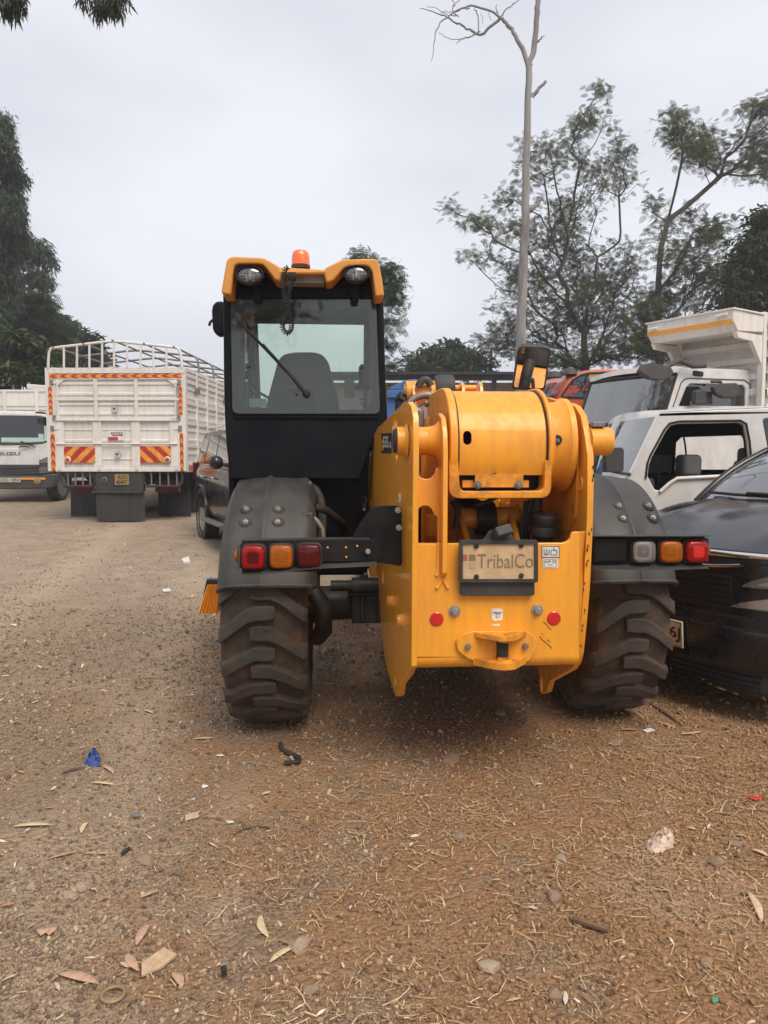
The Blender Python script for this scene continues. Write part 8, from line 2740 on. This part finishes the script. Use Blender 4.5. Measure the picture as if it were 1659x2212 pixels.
tag(tw, 'thin dark twig in the middle of the yard', 'twig')
c = gpt_(13, 490, 2005, .010)
rg = build(MB().tube(ellipse(Vector(), XA * .030, YA * .030, 24), .0055, 8, closed=True), 'metal_ring', M['brass'], None, smooth=60)
rg.location = c
tag(rg, 'small brown ring lying at the bottom left', 'ring')


def crumple(k, pts, h, mat, label, name, cat, seed):
    P = [gpt_(k, x, y, .004) for x, y in pts]
    c = sum(P, Vector()) / len(P)
    rn = random.Random(seed)
    V_, F_ = [], []
    m = 26
    rings = 8
    for r in range(rings + 1):
        t = r / rings
        for j in range(m):
            u = j / m * len(P)
            e = P[int(u) % len(P)].lerp(P[(int(u) + 1) % len(P)], u - int(u))
            q = (e - c) * (1 - t) if t < 1 else Vector()
            z = h * (1 - (1 - t) ** 2.2) * (1 + .35 * math.sin(j * 2.1 + r * 1.7 + seed)) * (.5 + .5 * rn.random() if 0 < r < rings else 1)
            V_.append(q + Vector((rn.uniform(-.006, .006), rn.uniform(-.006, .006), z)))
    for r in range(rings):
        for j in range(m):
            F_.append((r * m + j, r * m + (j + 1) % m, (r + 1) * m + (j + 1) % m, (r + 1) * m + j))
    o = build(MB().add(V_, F_), name, M[mat], None, smooth=28)
    o.location = c
    return tag(o, label, cat)


crumple(13, ((362, 1002), (385, 965), (415, 950), (438, 985), (436, 1010), (400, 1012)), .05, 'blue_plastic', 'crumpled dark blue plastic scrap on the gravel at left', 'plastic_scrap', 'scrap', 2)
crumple(14, ((1128, 800), (1175, 752), (1225, 740), (1260, 770), (1252, 815), (1160, 838)), .045, 'bag', 'crumpled translucent plastic bag at right', 'plastic_bag', 'bag', 5)
for i_, (k, x, y, r, mt, lb_) in enumerate(((14, 768, 875, .026, 'stone_pale', 'round pale stone left of the crumpled bag'), (14, 325, 770, .032, 'stone_grey', 'angular brown stone in the middle of the straw'), (14, 735, 1035, .028, 'stone_grey', 'half-buried brown stone below the round pale one'),
                                            (14, 455, 1340, .030, 'stone_pale', 'pale lumpy stone at the bottom centre'), (14, 1440, 880, .034, 'stone_grey', 'brown stone with a twig beside the crumpled bag'), (13, 296, 1575, .034, 'stone_pale', 'pinkish stone in the left foreground'),
                                            (13, 350, 1537, .024, 'stone_pale', 'flat pink stone above the pinkish one'), (13, 1297, 1780, .036, 'stone_pale', 'pale angular stone at the end of the tan leaf'), (13, 630, 1415, .045, 'stone_grey', 'broad flat brown stone in the left mid yard'),
                                            (14, 1512, 790, .024, 'stone_grey', 'dark stone at the right behind the crumpled bag'), (14, 740, 1470, .028, 'stone_grey', 'reddish brown stone at the bottom centre right'), (14, 1392, 1325, .022, 'stone_grey', 'small brown stone in the lower right'),
                                            (14, 290, 425, .06, 'stone_grey', 'large flat stone sunk in the shade behind the telehandler'), (14, 1000, 360, .05, 'stone_grey', 'flat stone sunk in the straw before the far wheel'), (14, 500, 238, .04, 'stone_grey', 'dark clod lying under the towing hitch'),
                                            (13, 1081, 1180, .022, 'stone_pale', 'pale stone in mid yard near a white chip'), (13, 133, 1527, .02, 'stone_pale', 'small pale stone near the left edge'), (13, 1348, 1972, .024, 'stone_grey', 'dark stone at the bottom centre left'))):
    stone_thing(k, x, y, r, mt, lb_, (.25 if r > .045 else .5) if r > .04 else .7, seed=i_)

# ================================================================== DAMP AIR
hm = bpy.data.materials.new('haze_air')
hm.use_nodes = True
hm.node_tree.nodes.clear()
ho = hm.node_tree.nodes.new('ShaderNodeOutputMaterial')
hv = hm.node_tree.nodes.new('ShaderNodeVolumePrincipled')
hv.inputs['Color'].default_value = (.92, .94, 1.0, 1)
hv.inputs['Density'].default_value = .0020
hv.inputs['Anisotropy'].default_value = .2
hm.node_tree.links.new(hv.outputs['Volume'], ho.inputs['Volume'])
hz_ = build(MB().box2((-420, -70, -1.2), (420, 620, 22.0)), 'haze', hm, smooth=0)
tag(hz_, 'thin grey damp air between the yard and the far trees', 'haze', kind='stuff')
